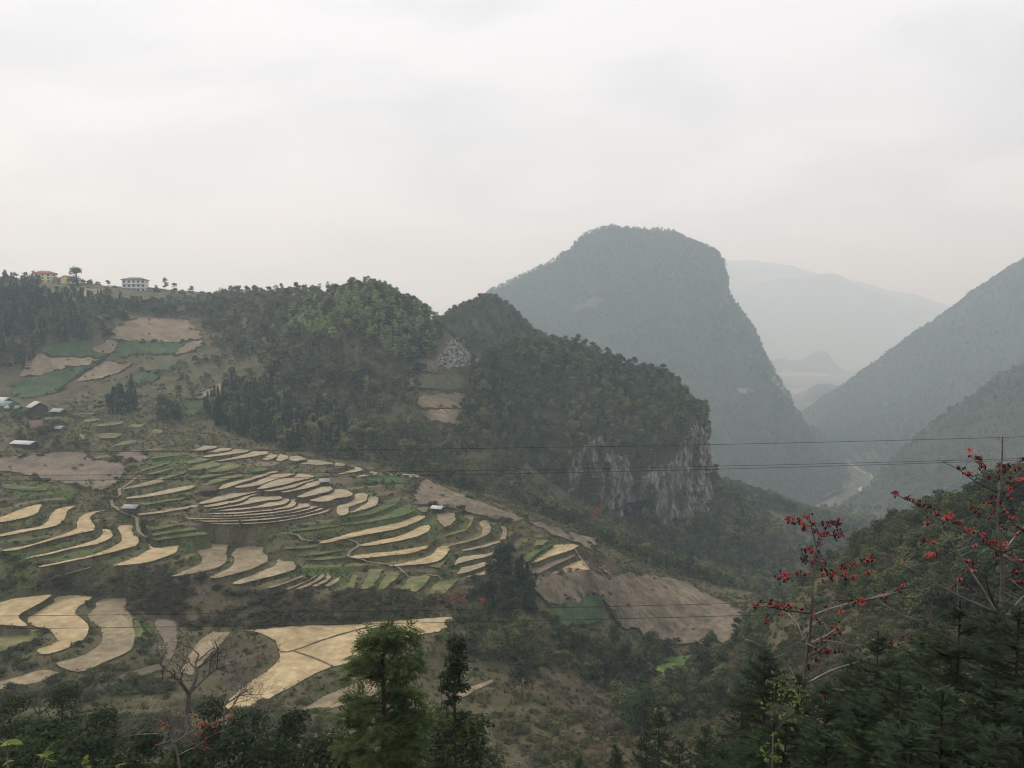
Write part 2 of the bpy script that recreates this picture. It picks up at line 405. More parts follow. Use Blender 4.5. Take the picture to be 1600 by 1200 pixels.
# ------------------------------------------------------------------ terraces, each traced where it lies (crop origin, scale 4)
ORG = dict(A=(0, 680), B=(300, 680), C=(600, 680), D=(0, 900), E=(400, 900), F=(0, 400), G=(400, 400), H=(800, 900))
def crop(k, pts):
    ox, oy = ORG[k]
    return [(ox + x / 4.0, oy + y / 4.0) for x, y in pts]
PADDY = [
 ('straw','A',[(-40,522),(0,512),(60,490),(150,455),(250,432),(245,460),(225,490),(150,515),(60,535),(0,542),(-40,552)]),
 ('straw','A',[(-40,630),(0,622),(120,592),(230,575),(290,545),(330,480),(400,450),(470,440),(420,475),(405,520),(350,565),(220,590),(100,615),(0,632),(-40,640)]),
 ('straw','A',[(30,715),(200,680),(330,640),(440,600),(480,575),(490,530),(520,495),(600,475),(690,465),(600,485),(565,515),(590,570),(575,595),(500,612),(380,640),(250,675),(120,712),(40,724)]),
 ('straw','A',[(165,765),(300,735),(480,690),(600,650),(640,620),(645,585),(690,595),(705,620),(690,645),(600,680),(450,710),(300,745),(190,768)]),
 ('straw','A',[(245,818),(400,785),(560,750),(690,705),(750,670),(765,640),(740,590),(750,565),(835,560),(825,605),(865,640),(860,680),(780,710),(640,745),(480,780),(330,810),(260,822)]),
 ('straw','A',[(710,810),(800,780),(880,745),(930,710),(930,675),(1000,670),(1115,672),(1118,700),(1090,735),(1000,770),(880,800),(720,815)]),
 ('dull_straw','A',[(1070,878),(1150,850),(1240,810),(1265,770),(1220,715),(1300,680),(1430,668),(1415,710),(1418,780),(1370,820),(1270,850),(1150,872),(1080,882)]),
 ('dull_straw','B',[(110,888),(180,855),(250,820),(265,770),(250,740),(310,698),(440,698),(440,725),(475,770),(450,800),(370,835),(250,870),(150,892)]),
 ('pale_straw','B',[(255,925),(330,890),(430,850),(520,815),(535,775),(615,775),(650,820),(620,845),(520,875),(400,905),(300,930)]),
 ('mud','A',[(560,140),(730,113),(742,125),(590,152)]),
 ('stubble_green','A',[(880,215),(1000,180),(1100,155),(1060,175),(960,205),(890,222)]),
 ('stubble_green','A',[(900,245),(980,225),(1100,200),(1000,235),(930,248)]),
 ('dull_straw','A',[(760,335),(850,310),(960,280),(1080,245),(1180,225),(1255,228),(1180,250),(1080,275),(960,305),(850,325)]),
 ('pale_straw','A',[(785,390),(880,375),(1000,350),(1120,325),(1210,312),(1200,330),(1100,355),(960,380),(820,395)]),
 ('pale_straw','A',[(860,492),(960,480),(1100,455),(1230,435),(1240,445),(1100,470),(960,490),(880,498)]),
 ('stubble_green','A',[(1170,215),(1230,185),(1310,165),(1380,170),(1370,190),(1290,210),(1180,220)]),
 ('stubble_green','A',[(1300,230),(1380,195),(1440,175),(1500,185),(1480,205),(1400,225)]),
 ('stubble_green','A',[(1260,310),(1340,270),(1500,240),(1530,250),(1400,285),(1280,315)]),
 ('pale_straw','B',[(15,95),(70,65),(160,68),(150,78),(60,95)]),
 ('pale_straw','B',[(110,104),(180,80),(245,80),(240,93),(150,107)]),
 ('pale_straw','B',[(65,130),(200,110),(260,88),(370,92),(340,105),(220,122),(90,137)]),
 ('pale_straw','B',[(150,158),(280,135),(380,100),(470,102),(475,115),(400,130),(260,150),(180,162)]),
 ('pale_straw','B',[(440,150),(490,112),(530,125),(525,138),(470,155)]),
 ('pale_straw','B',[(520,157),(550,118),(600,130),(605,145),(560,160)]),
 ('pale_straw','B',[(600,155),(615,130),(660,128),(720,150),(650,161)]),
 ('pale_straw','B',[(680,180),(730,150),(800,158),(880,172),(880,182),(790,184)]),
 ('pale_straw','B',[(890,192),(900,170),(960,178),(950,192)]),
 ('pale_straw','B',[(910,240),(1010,215),(1020,195),(1060,205),(1070,218),(1000,235),(930,243)]),
 ('pale_straw','B',[(1000,261),(1100,240),(1120,225),(1165,235),(1140,248),(1050,263)]),
 ('pale_straw','B',[(1150,247),(1200,232),(1300,238),(1420,248),(1415,262),(1280,257),(1160,254)]),
 ('pale_straw','B',[(160,335),(220,300),(330,275),(420,250),(500,225),(540,228),(480,245),(400,270),(300,300),(210,330)]),
 ('pale_straw','B',[(270,320),(370,300),(450,270),(520,243),(640,240),(600,255),(500,280),(420,310),(300,328)]),
 ('pale_straw','B',[(410,330),(480,290),(540,264),(640,262),(660,240),(740,248),(760,260),(660,285),(590,305),(500,325),(430,335)]),
 ('pale_straw','B',[(455,345),(560,327),(640,302),(690,283),(770,275),(700,300),(640,325),(560,340),(480,350)]),
 ('pale_straw','B',[(560,352),(640,337),(700,312),(750,288),(830,285),(800,305),(740,325),(650,345),(580,358)]),
 ('pale_straw','B',[(650,385),(720,357),(780,325),(865,318),(880,335),(850,355),(760,375),(690,390)]),
 ('pale_straw','B',[(740,405),(800,387),(870,362),(900,337),(960,340),(1000,360),(990,380),(900,395),(860,410),(790,415)]),
 ('pale_straw','B',[(905,445),(970,425),(1010,395),(1030,365),(1095,368),(1090,400),(1060,420),(990,445),(980,470),(970,490),(930,502),(910,495)]),
 ('pale_straw','B',[(980,482),(1040,455),(1090,425),(1110,382),(1165,385),(1160,430),(1090,460),(1010,482)]),
 ('pale_straw','B',[(50,420),(150,387),(260,357),(380,337),(440,340),(400,355),(300,380),(180,410),(60,430)]),
 ('pale_straw','B',[(75,442),(180,419),(280,404),(340,378),(420,363),(540,355),(600,354),(560,362),(440,370),(370,380),(320,405),(200,432),(100,447)]),
 ('pale_straw','B',[(120,458),(290,430),(350,400),(420,380),(520,374),(560,387),(540,400),(420,415),(300,438),(150,460)]),
 ('pale_straw','B',[(60,473),(240,460),(400,443),(500,414),(545,394),(600,396),(605,415),(540,438),(400,455),(200,472)]),
 ('pale_straw','B',[(90,491),(200,484),(400,474),(560,450),(620,420),(615,398),(645,398),(650,425),(600,455),(440,475),(260,492)]),
 ('pale_straw','B',[(60,506),(250,500),(450,485),(600,465),(660,435),(650,400),(700,400),(735,435),(690,455),(560,480),(400,497),(230,507)]),
 ('pale_straw','B',[(0,519),(200,517),(420,506),(600,488),(720,457),(755,425),(790,428),(780,450),(660,480),(480,507),(280,520),(0,525)]),
 ('pale_straw','B',[(20,534),(270,531),(480,519),(660,496),(790,462),(805,430),(840,437),(820,460),(700,490),(520,522),(330,536),(100,538)]),
 ('pale_straw','B',[(110,550),(300,550),(500,540),(680,510),(820,475),(850,445),(870,462),(800,490),(600,530),(400,552),(200,556)]),
 ('pale_straw','B',[(190,570),(320,565),(500,555),(600,542),(560,553),(420,566),(240,575)]),
 ('straw','B',[(795,668),(900,640),(1000,610),(1150,575),(1270,545),(1370,510),(1445,500),(1450,515),(1370,555),(1260,590),(1120,615),(960,645),(840,672)]),
 ('straw','B',[(1045,685),(1180,655),(1290,630),(1370,600),(1430,570),(1485,565),(1475,600),(1400,635),(1260,665),(1110,690)]),
 ('straw','B',[(990,758),(1100,740),(1250,725),(1380,705),(1475,690),(1440,715),(1350,740),(1200,755),(1050,768)]),
 ('straw','B',[(1235,815),(1380,785),(1490,750),(1540,700),(1610,692),(1600,725),(1560,775),(1480,800),(1400,808),(1280,816)]),
 ('dull_straw','C',[(330,490),(440,485),(450,520),(420,555),(380,575),(335,530)]),
 ('stubble_green','C',[(200,450),(275,447),(270,475),(240,480)]),
 ('stubble_green','C',[(380,625),(450,600),(520,570),(535,530),(500,505),(555,505),(552,545),(510,595),(400,625)]),
 ('dull_straw','C',[(400,692),(430,680),(520,655),(600,630),(615,590),(595,540),(640,535),(665,570),(660,610),(610,637),(520,667)]),
 ('dull_straw','C',[(730,650),(745,600),(725,565),(765,575),(770,620),(755,650)]),
 ('pale_straw','C',[(480,717),(600,692),(740,655),(755,662),(620,700),(500,724)]),
 ('pale_straw','C',[(435,812),(470,765),(560,750),(660,735),(755,702),(730,722),(640,760),(540,780),(470,800)]),
 ('pale_straw','C',[(455,865),(480,830),(560,810),(660,785),(720,765),(700,790),(600,830),(520,857)]),
 ('pale_straw','C',[(500,887),(620,852),(730,812),(720,827),(640,867),(540,887)]),
 ('straw','C',[(915,800),(990,740),(1070,685),(1180,680),(1215,690),(1180,715),(1060,750),(960,790)]),
 ('mud','C',[(915,838),(1000,800),(1180,735),(1200,755),(1100,795),(960,868),(920,862)]),
 ('straw','C',[(970,880),(1050,837),(1140,797),(1235,782),(1240,805),(1280,840),(1180,850),(1060,865)]),
 ('pale_straw','C',[(830,840),(900,790),(915,803),(860,845)]),
 ('stubble_green','C',[(940,690),(950,652),(1035,655),(990,685)]),
 ('dull_straw','B',[(560,967),(700,917),(790,867),(772,882),(690,927),(590,970)]),
 ('dull_straw','B',[(640,962),(760,912),(820,857),(835,877),(770,922),(680,962)]),
 ('dull_straw','B',[(750,942),(838,902),(848,852),(870,882),(850,912),(780,945)]),
 ('dull_straw','B',[(830,942),(890,902),(925,882),(915,915),(860,945)]),
 ('dull_straw','B',[(470,952),(600,912),(695,872),(718,842),(690,887),(600,922),(490,955)]),
 ('stubble_green','B',[(925,962),(980,930),(1005,862),(1030,880),(1020,940),(1000,962)]),
 ('stubble_green','B',[(1050,962),(1090,890),(1110,835),(1195,835),(1160,900),(1120,957)]),
 ('stubble_green','B',[(1165,962),(1190,900),(1230,860),(1300,858),(1270,900),(1200,962)]),
 ('stubble_green','B',[(1290,972),(1340,910),(1370,880),(1485,880),(1440,950),(1400,977)]),
 ('stubble_green','C',[(275,1000),(305,940),(345,905),(475,897),(430,930),(380,987)]),
 ('terrace_green','A',[(940,577),(1030,562),(1110,553),(1120,563),(1040,578),(950,592)]),
 ('terrace_green','A',[(945,612),(1080,592),(1210,575),(1240,588),(1090,607),(960,627)]),
 ('terrace_green','A',[(950,642),(1100,618),(1280,603),(1310,618),(1130,638),(970,657)]),
 ('terrace_green','B',[(560,702),(700,692),(860,670),(870,680),(720,706),(570,714)]),
 ('terrace_green','B',[(640,747),(780,730),(900,712),(970,715),(860,737),(700,757)]),
 ('terrace_green','B',[(700,777),(850,757),(970,750),(960,765),(820,780)]),
 ('terrace_green','B',[(950,502),(1060,472),(1180,442),(1240,405),(1300,410),(1240,452),(1120,492),(980,517)]),
 ('terrace_green','B',[(880,547),(1000,527),(1150,502),(1300,452),(1400,470),(1300,507),(1150,537),(960,562)]),
 ('terrace_green','B',[(600,592),(760,572),(900,557),(920,565),(780,587),(620,602)]),
 ('terrace_green','A',[(930,132),(1050,110),(1180,113),(1170,124),(1060,132),(950,147)]),
 ('terrace_green','A',[(1010,268),(1100,240),(1190,205),(1215,212),(1130,245),(1030,275)]),
 ('terrace_green','A',[(1230,260),(1330,235),(1450,228),(1470,236),(1340,258),(1250,272)]),
 ('terrace_green','A',[(1210,350),(1290,325),(1360,318),(1370,330),(1300,345),(1220,362)]),
 ('terrace_green','A',[(880,425),(1000,408),(1120,390),(1180,388),(1130,402),(1000,422),(900,438)]),
 ('terrace_green','C',[(250,815),(330,762),(400,717),(430,725),(380,792),(350,832)]),
 ('terrace_green','C',[(870,762),(940,712),(1040,667),(1060,680),(960,737),(890,792)]),
 ('terrace_green','A',[(20,300),(150,318),(300,325),(290,345),(150,345),(20,330)]),
 ('terrace_green','B',[(340,215),(420,200),(480,210),(450,222),(370,232)]),
 ('stubble_green','A',[(1150,165),(1250,140),(1330,140),(1290,158),(1180,178)]),
 ('terrace_green','D',[(720,215),(800,205),(850,260),(900,340),(870,400),(835,380),(828,300),(780,250)]),
 ('straw','D',[(-60,175),(0,165),(100,140),(300,115),(310,125),(250,170),(150,220),(120,260),(165,312),(80,310),(0,307),(-60,307)]),
 ('straw','D',[(160,250),(230,205),(325,152),(360,125),(565,122),(540,160),(480,200),(475,240),(540,290),(552,340),(530,390),(460,430),(350,475),(270,488),(230,465),(310,430),(355,405),(340,365),(290,328),(210,314),(175,285)]),
 ('dull_straw','D',[(620,150),(780,135),(790,170),(830,270),(840,420),(800,470),(650,540),(480,600),(350,545),(480,510),(600,450),(640,400),(630,330),(570,280),(560,240),(600,190)]),
 ('stubble_green','D',[(-60,352),(0,345),(200,337),(265,347),(250,380),(160,420),(0,475),(-60,495)]),
 ('dull_straw','D',[(-60,675),(0,660),(150,620),(260,585),(370,600),(375,625),(250,660),(100,690),(0,710),(-60,722)]),
 ('mud','D',[(690,645),(800,605),(920,565),(1020,535),(1040,440),(960,285),(1080,280),(1110,380),(1070,520),(1000,585),(840,630)]),
 ('dull_straw','D',[(1130,605),(1180,500),(1250,405),(1330,345),(1440,350),(1380,430),(1300,500),(1200,620)]),
 ('straw','E',[(-212,820),(-80,690),(100,570),(150,480),(110,400),(0,345),(-80,340),(280,310),(640,302),(700,290),(1180,258),(1225,265),(1230,290),(1200,332),(960,385),(720,520),(460,570),(220,690),(0,802),(-160,824)]),
 ('dull_straw','E',[(190,885),(400,765),(560,690),(800,610),(1000,560),(880,680),(640,780),(320,860)]),
 ('dull_straw','E',[(1180,770),(1290,710),(1470,645),(1480,660),(1280,765),(1200,790)]),
 ('dull_straw','E',[(430,1045),(480,1020),(560,1000),(560,1020),(520,1050)]),
 ('stubble_green','F',[(515,1035),(540,1017),(640,1018),(560,1040)]),
 ('stubble_green','F',[(570,1060),(680,1040),(780,1030),(760,1050),(640,1063)]),
 ('stubble_green','F',[(790,1067),(830,1047),(900,1052),(880,1072)]),
 ('stubble_green','F',[(610,1112),(640,1098),(770,1110),(720,1137),(620,1140)]),
 ('stubble_green','F',[(935,1100),(960,1080),(1030,1090),(1000,1107)]),
 ('stubble_green','F',[(700,1190),(760,1157),(870,1150),(830,1172)]),
 ('stubble_green','F',[(450,987),(600,978),(590,988),(460,992)]),
]
paddies = []
for kind, k, pts in PADDY:
    pp = np.array(crop(k, pts)); c = cast(pp[:, 0], pp[:, 1], S0)
    zc = float(np.nanmean(c[:, 2]))
    a, b = rays(pp[:, 0], pp[:, 1])
    Y = zc / b
    w = np.stack([a * Y, Y], -1)
    w = catmull(w, len(w) * 3, True) if len(w) > 8 else np.concatenate([np.linspace(w[i], w[(i + 1) % len(w)], 6)[:-1] for i in range(len(w))])
    w = w + 0.24 * np.stack([fbm(w * 0.45, 2, 5), fbm(w * 0.45 + 40, 2, 6)], -1)
    paddies.append((kind, w, zc))

# flatten the hillside under the paddies and let the banks fall between them
jA, jB = np.searchsorted(gy, YA - .01), np.searchsorted(gy, YB + .01)
iA, iB = np.searchsorted(gx, XA - .01), np.searchsorted(gx, XB + .01)
sub = (slice(jA, jB), slice(iA, iB))
sx, sy = GX[sub], GY[sub]; sz = S0[sub].copy()
fix = np.full(sx.shape, -1e9)
for kind, w, zc in paddies:
    x0, y0 = w.min(0) - 1; x1, y1 = w.max(0) + 1
    i0, i1 = np.searchsorted(sx[0], [x0, x1]); j0, j1 = np.searchsorted(sy[:, 0], [y0, y1])
    if i1 <= i0 or j1 <= j0: continue
    m = inpoly(sx[j0:j1, i0:i1], sy[j0:j1, i0:i1], w)
    fix[j0:j1, i0:i1] = np.where(m, np.maximum(fix[j0:j1, i0:i1], zc - 0.22), fix[j0:j1, i0:i1])
inpad = fix > -1e8
def dilate(m, n):
    m = m.copy()
    for _ in range(n):
        k = m.copy(); k[1:] |= m[:-1]; k[:-1] |= m[1:]; k[:, 1:] |= m[:, :-1]; k[:, :-1] |= m[:, 1:]; m = k
    return m
near = dilate(inpad, 11)
free = near & ~inpad
h = np.where(inpad, fix, sz)
for it in range(220):
    av = h.copy()
    av[1:-1, 1:-1] = 0.25 * (h[2:, 1:-1] + h[:-2, 1:-1] + h[1:-1, 2:] + h[1:-1, :-2])
    h = np.where(free, av, h)
# the cultivated part of the slope is one staircase: level treads and short earth risers
TERR = None
def _zone0(px_pts):
    pp = np.array(px_pts, float); q = np.concatenate([np.linspace(pp[i], pp[(i + 1) % len(pp)], 5)[:-1] for i in range(len(pp))])
    c = cast(q[:, 0], q[:, 1], S0); return c[~np.isnan(c[:, 0])][:, :2]
terr = inpoly(sx, sy, _zone0([(205, 705), (300, 693), (430, 705), (660, 742), (690, 790), (800, 802), (930, 868), (850, 905), (770, 903), (700, 930), (560, 925), (400, 925), (290, 888), (200, 885), (0, 880), (-60, 850), (-60, 745), (0, 752), (130, 775), (185, 775), (190, 740)]))
STEP = 1.45
wob = fbm(np.stack([sx, sy], -1) / 30., 3, 91)
uu = h / STEP + .7 * wob; tt = np.floor(uu); ff = uu - tt
prof = np.where(ff < .66, ff * .16, .106 + (ff - .66) / .34 * .894)
m_ = terr & ~inpad
h = np.where(m_, (tt + prof - .7 * wob) * STEP + np.where(dilate(inpad, 1), -.1, 0), h)
cellid = np.floor(sx / 34. + 1.3 * fbm(np.stack([sx, sy], -1) / 40., 2, 93)) * 7.13 + tt * 3.71
tone = np.modf(np.abs(np.sin(cellid * 12.9898) * 43758.5453))[0]
tread_sub = np.where(m_ & (ff < .62) & (ff > .04), 1.0, 0.0) * np.clip(.62 + .9 * fbm(np.stack([sx, sy], -1) / 6., 3, 95), 0, 1)
relief = 0.55 * fbm(np.stack([sx, sy], -1) / 9.0, 4, 3) + 0.25 * fbm(np.stack([sx, sy], -1) / 2.2, 2, 4)
dist_w = np.where(inpad, 0.0, np.where(dilate(inpad, 1), 0.35, np.where(terr, .28, 1.0)))
h = h + relief * dist_w
GZ[sub] = h
out = np.ones(GZ.shape, bool); out[sub] = False
GZ[out] += (1.1 * fbm(np.stack([GX, GY], -1) / 16.0, 4, 8))[out] * np.clip((GY[out] - 8) / 30, 0.1, 1)
INPAD = np.zeros(GZ.shape, bool); INPAD[sub] = dilate(inpad, 1)
NEARPAD = np.zeros(GZ.shape, bool); NEARPAD[sub] = dilate(inpad, 6)

# ------------------------------------------------------------------ zones of ground cover (polygons on the hillside)
def zone(px_pts):
    pp = np.array(px_pts, float)
    q = np.concatenate([np.linspace(pp[i], pp[(i + 1) % len(pp)], 5)[:-1] for i in range(len(pp))])
    c = cast(q[:, 0], q[:, 1], S0)
    return c[~np.isnan(c[:, 0])][:, :2]
Z_BROWN = [zone(crop('B', [(0, 380), (300, 300), (700, 220), (1180, 380), (1160, 440), (900, 540), (300, 600), (0, 560)])),
           zone(crop('B', [(0, 60), (500, 90), (1100, 200), (1100, 270), (600, 190), (100, 170)])),
           zone(crop('A', [(0, 270), (250, 330), (200, 400), (0, 460)])),
           zone([(380, 985), (425, 1003), (437, 1018), (420, 1042), (380, 1072), (330, 1080), (330, 1030), (360, 1000)]),
           zone(crop('C', [(740, 650), (900, 590), (940, 700), (800, 820), (730, 800)])),
           zone(crop('C', [(1200, 720), (1330, 720), (1450, 860), (1300, 870)])),
           zone([(820, 1050), (905, 1050), (935, 1085), (965, 1120), (990, 1150), (985, 1200), (925, 1200), (880, 1130), (830, 1090)]),
           zone([(560, 690), (660, 650), (660, 740), (620, 735)]),
           zone([(200, 930), (320, 900), (520, 905), (500, 960), (380, 975), (240, 950)])]
Z_LUSH = [zone(crop('B', [(900, 560), (1000, 490), (1180, 440), (1200, 395), (1330, 410), (1430, 490), (1300, 530), (1100, 580), (950, 600), (600, 600), (700, 540)])),
          zone(crop('A', [(580, 490), (760, 490), (760, 540), (640, 560)])), zone(crop('A', [(930, 580), (1300, 590), (1380, 640), (1230, 700), (950, 650)])),
          zone(crop('B', [(440, 690), (560, 730), (720, 780), (980, 780), (1250, 830), (1300, 960), (930, 960), (700, 850), (540, 760)])),
          zone(crop('C', [(250, 810), (360, 740), (420, 690), (480, 720), (430, 810), (400, 860)])), zone(crop('C', [(880, 740), (1020, 660), (1090, 680), (920, 790)])),
          zone(crop('B', [(1080, 270), (1400, 265), (1390, 320), (1100, 310)])), zone(crop('D', [(740, 200), (870, 230), (930, 330), (870, 420), (820, 330)])),
          zone(crop('A', [(0, 760), (230, 810), (200, 880), (0, 1000)])), zone(crop('A', [(100, 290), (500, 330), (350, 380), (60, 400)])),
          zone(crop('A', [(880, 100), (1180, 110), (1250, 180), (1000, 240), (900, 180)]))]
Z_DRY = [zone([(820, 905), (910, 880), (960, 905), (1060, 905), (1175, 955), (1150, 1010), (1000, 1000), (950, 950), (860, 955)])]
def inzones(x, y, zs):
    r = np.zeros(np.shape(x), bool)
    for z in zs:
        x0, y0 = z.min(0); x1, y1 = z.max(0)
        m = (x > x0) & (x < x1) & (y > y0) & (y < y1)
        if m.any():
            k = np.zeros(np.shape(x), bool); k[m] = inpoly(x[m], y[m], z); r |= k
    return r
jx = GX + 2.5 * fbm(np.stack([GX, GY], -1) / 5, 3, 21); jy = GY + 2.5 * fbm(np.stack([GX, GY], -1) / 5, 3, 22)
cov = np.zeros(GX.shape + (4,), np.float32); cov[..., 3] = 1
cov[..., 0] = inzones(jx, jy, Z_BROWN); cov[..., 1] = inzones(jx, jy, Z_LUSH); cov[..., 2] = inzones(jx, jy, Z_DRY)
for _ in range(6):
    c_ = cov.copy(); c_[1:-1, 1:-1] = (cov[1:-1, 1:-1] * 2 + cov[2:, 1:-1] + cov[:-2, 1:-1] + cov[1:-1, 2:] + cov[1:-1, :-2]) / 6; cov = c_
cov[..., :3] *= np.clip(.75 + .6 * fbm(np.stack([GX, GY], -1) / 7., 3, 23), 0, 1)[..., None]

def ground_mat():
    m = bpy.data.materials.new('hillside_ground'); m.use_nodes = True; t = m.node_tree
    b = t.nodes['Principled BSDF']; b.inputs['Roughness'].default_value = 0.95; b.inputs['Specular IOR Level'].default_value = 0.1
    g = N(t, 'ShaderNodeNewGeometry')
    def ramp(scale, cols, stops, detail=6):
        n = N(t, 'ShaderNodeTexNoise'); setin(n, Scale=scale, Detail=detail, Roughness=0.62)
        t.links.new(g.outputs['Position'], n.inputs['Vector'])
        r = N(t, 'ShaderNodeValToRGB'); e = r.color_ramp.elements
        while len(e) < len(cols): e.new(0.5)
        for k, c in enumerate(cols): e[k].position = stops[k]; e[k].color = (*c, 1)
        t.links.new(n.outputs['Fac'], r.inputs['Fac']); return r.outputs[0]
    base = ramp(0.11, [(.042, .040, .021), (.070, .067, .032), (.112, .096, .058), (.070, .084, .032)], [.3, .45, .55, .7], 8)
    brown = ramp(0.16, [(.044, .033, .024), (.075, .056, .040), (.115, .09, .064)], [.33, .5, .67], 8)
    lush = ramp(0.2, [(.036, .060, .018), (.062, .10, .027), (.10, .14, .042)], [.33, .5, .67], 8)
    dry = ramp(0.12, [(.085, .07, .054), (.12, .10, .076), (.16, .132, .10)], [.35, .5, .65], 8)
    at = N(t, 'ShaderNodeAttribute', attribute_name='cover')
    sp = N(t, 'ShaderNodeSeparateColor'); t.links.new(at.outputs['Color'], sp.inputs[0])
    cur = base
    for ch, colr in ((0, brown), (1, lush), (2, dry)):
        mx = N(t, 'ShaderNodeMix', data_type='RGBA')
        t.links.new(sp.outputs[ch], mx.inputs['Factor']); t.links.new(cur, mx.inputs[6]); t.links.new(colr, mx.inputs[7]); cur = mx.outputs[2]
    a2 = N(t, 'ShaderNodeAttribute', attribute_name='tread'); s2 = N(t, 'ShaderNodeSeparateColor'); t.links.new(a2.outputs['Color'], s2.inputs[0])
    r2 = N(t, 'ShaderNodeValToRGB'); e2 = r2.color_ramp.elements
    tc_ = [(.062, .085, .028), (.085, .105, .036), (.125, .125, .055), (.17, .145, .085), (.105, .082, .058), (.23, .19, .12)]
    while len(e2) < len(tc_): e2.new(.5)
    for k_, c_ in enumerate(tc_): e2[k_].position = k_ / 5.; e2[k_].color = (*c_, 1)
    t.links.new(s2.outputs[1], r2.inputs['Fac'])
    mt_ = N(t, 'ShaderNodeMix', data_type='RGBA'); t.links.new(s2.outputs[0], mt_.inputs['Factor']); t.links.new(cur, mt_.inputs[6]); t.links.new(r2.outputs[0], mt_.inputs[7]); cur = mt_.outputs[2]
    fine = N(t, 'ShaderNodeTexNoise'); setin(fine, Scale=1.6, Detail=4.0, Roughness=0.7)
    t.links.new(g.outputs['Position'], fine.inputs['Vector'])
    mr = N(t, 'ShaderNodeMapRange'); mr.inputs[1].default_value = .3; mr.inputs[2].default_value = .7; mr.inputs[3].default_value = .6; mr.inputs[4].default_value = 1.4
    t.links.new(fine.outputs['Fac'], mr.inputs[0])
    mu = N(t, 'ShaderNodeVectorMath', operation='MULTIPLY'); t.links.new(cur, mu.inputs[0]); t.links.new(mr.outputs[0], mu.inputs[1])
    t.links.new(mu.outputs[0], b.inputs['Base Color'])
    bp = N(t, 'ShaderNodeBump'); bp.inputs['Strength'].default_value = .8; bp.inputs['Distance'].default_value = .35
    t.links.new(fine.outputs['Fac'], bp.inputs['Height']); t.links.new(bp.outputs[0], b.inputs['Normal'])
    return m
nr, nc = GZ.shape
idx = np.arange(nr * nc).reshape(nr, nc)
gq = np.stack([idx[:-1, :-1], idx[:-1, 1:], idx[1:, 1:], idx[1:, :-1]], -1).reshape(-1, 4)
gme = mesh_from('hillside', np.stack([GX, GY, GZ], -1).reshape(-1, 3), gq, None, True, [ground_mat()])
attr_c(gme, 'cover', cov)
TREAD = np.zeros(GX.shape + (4,), np.float32); TREAD[..., 3] = 1; TREAD[sub + (0,)] = tread_sub; TREAD[sub + (1,)] = tone; attr_c(gme, 'tread', TREAD)
hillside = tag(link('hillside', gme), 'terraced hillside of scrub banks falling towards the gorge', kind='structure')

# each paddy is a piece of the hillside
PNAME = dict(straw='rice_paddy', pale_straw='rice_paddy', dull_straw='rice_paddy', terrace_green='rice_paddy', mud='rice_paddy', stubble_green='rice_paddy')
for kind, w, zc in paddies:
    w2 = [Vector((p[0], p[1])) for p in w]
    n = len(w2)
    vs, es, fs, *_ = mgeo.delaunay_2d_cdt(w2, [], [list(range(n))], 1, 1e-4)
    me = bpy.data.meshes.new('rice_paddy')
    v3 = [(v.x, v.y, zc + 0.05 * math.sin(v.x * .7) * math.cos(v.y * .6)) for v in vs]
    fs = [f if (vs[f[1]] - vs[f[0]]).cross(vs[f[2]] - vs[f[0]]) > 0 else f[::-1] for f in fs]
    me.from_pydata(v3, [], fs); me.materials.append(MATS[kind]); me.update()
    link('rice_paddy', me, hillside)

def drape(name, px_pts, mat, lift=0.3, step=2.0, jag=1.1, label=None):
    """a field that follows the slope: outline traced on the hillside, filled with inner points"""
    pp = np.array(px_pts, float)
    q = np.concatenate([np.linspace(pp[i], pp[(i + 1) % len(pp)], 8)[:-1] for i in range(len(pp))])
    c = cast(q[:, 0], q[:, 1], GZ); c = c[~np.isnan(c[:, 0])][:, :2]
    c = c + jag * np.stack([fbm(c * .3, 3, 31), fbm(c * .3 + 50, 3, 32)], -1)
    x0, y0 = c.min(0); x1, y1 = c.max(0)
    step = max(step, math.sqrt((x1 - x0) * (y1 - y0) / 2500))
    xs, ys = np.meshgrid(np.arange(x0, x1, step), np.arange(y0, y1, step))
    m = inpoly(xs, ys, c)
    pts = np.concatenate([c, np.stack([xs[m], ys[m]], -1)]); n = len(c)
    vs, es, fs, *_ = mgeo.delaunay_2d_cdt([Vector((p[0], p[1])) for p in pts], [], [list(range(n))], 1, 1e-4)
    va = np.array([(v.x, v.y) for v in vs]); z = bil(GZ, va[:, 0], va[:, 1]) + lift
    for d in (-1.2, 1.2):
        z = np.maximum(z, bil(GZ, va[:, 0] + d, va[:, 1]) + lift * .6); z = np.maximum(z, bil(GZ, va[:, 0], va[:, 1] + d) + lift * .6)
    me = bpy.data.meshes.new(name)
    fs = [f if (vs[f[1]] - vs[f[0]]).cross(vs[f[2]] - vs[f[0]]) > 0 else f[::-1] for f in fs]
    me.from_pydata(np.column_stack([va, z]).tolist(), [], fs); me.materials.append(MATS[mat]); me.update()
    me.polygons.foreach_set('use_smooth', np.ones(len(fs), bool))
    o = link(name, me, hillside)
    if label: o['label'] = label
    FIELDS.append(c)
    return o
FIELDS = []
drape('ploughed_field', crop('A', [(-40, 150), (0, 150), (250, 130), (520, 95), (560, 150), (740, 175), (800, 200), (780, 250), (720, 310), (640, 345), (520, 335), (470, 310), (300, 290), (120, 245), (-40, 220)]), 'mud', label='wide muddy grey brown ploughed field above the terraces')
drape('ploughed_field', crop('A', [(725, 105), (910, 108), (922, 150), (870, 170), (760, 165)]), 'mud')
drape('sloping_field', crop('F', [(690, 525), (705, 460), (800, 412), (880, 390), (1020, 392), (1180, 405), (1195, 440), (1250, 480), (1258, 522), (1130, 542), (900, 538), (740, 532)]), 'red_soil', label='bare reddish sloping field, the highest on the slope')
drape('crop_field', crop('F', [(735, 542), (900, 540), (1120, 545), (1140, 570), (1090, 618), (900, 612), (725, 640)]), 'crop_green')
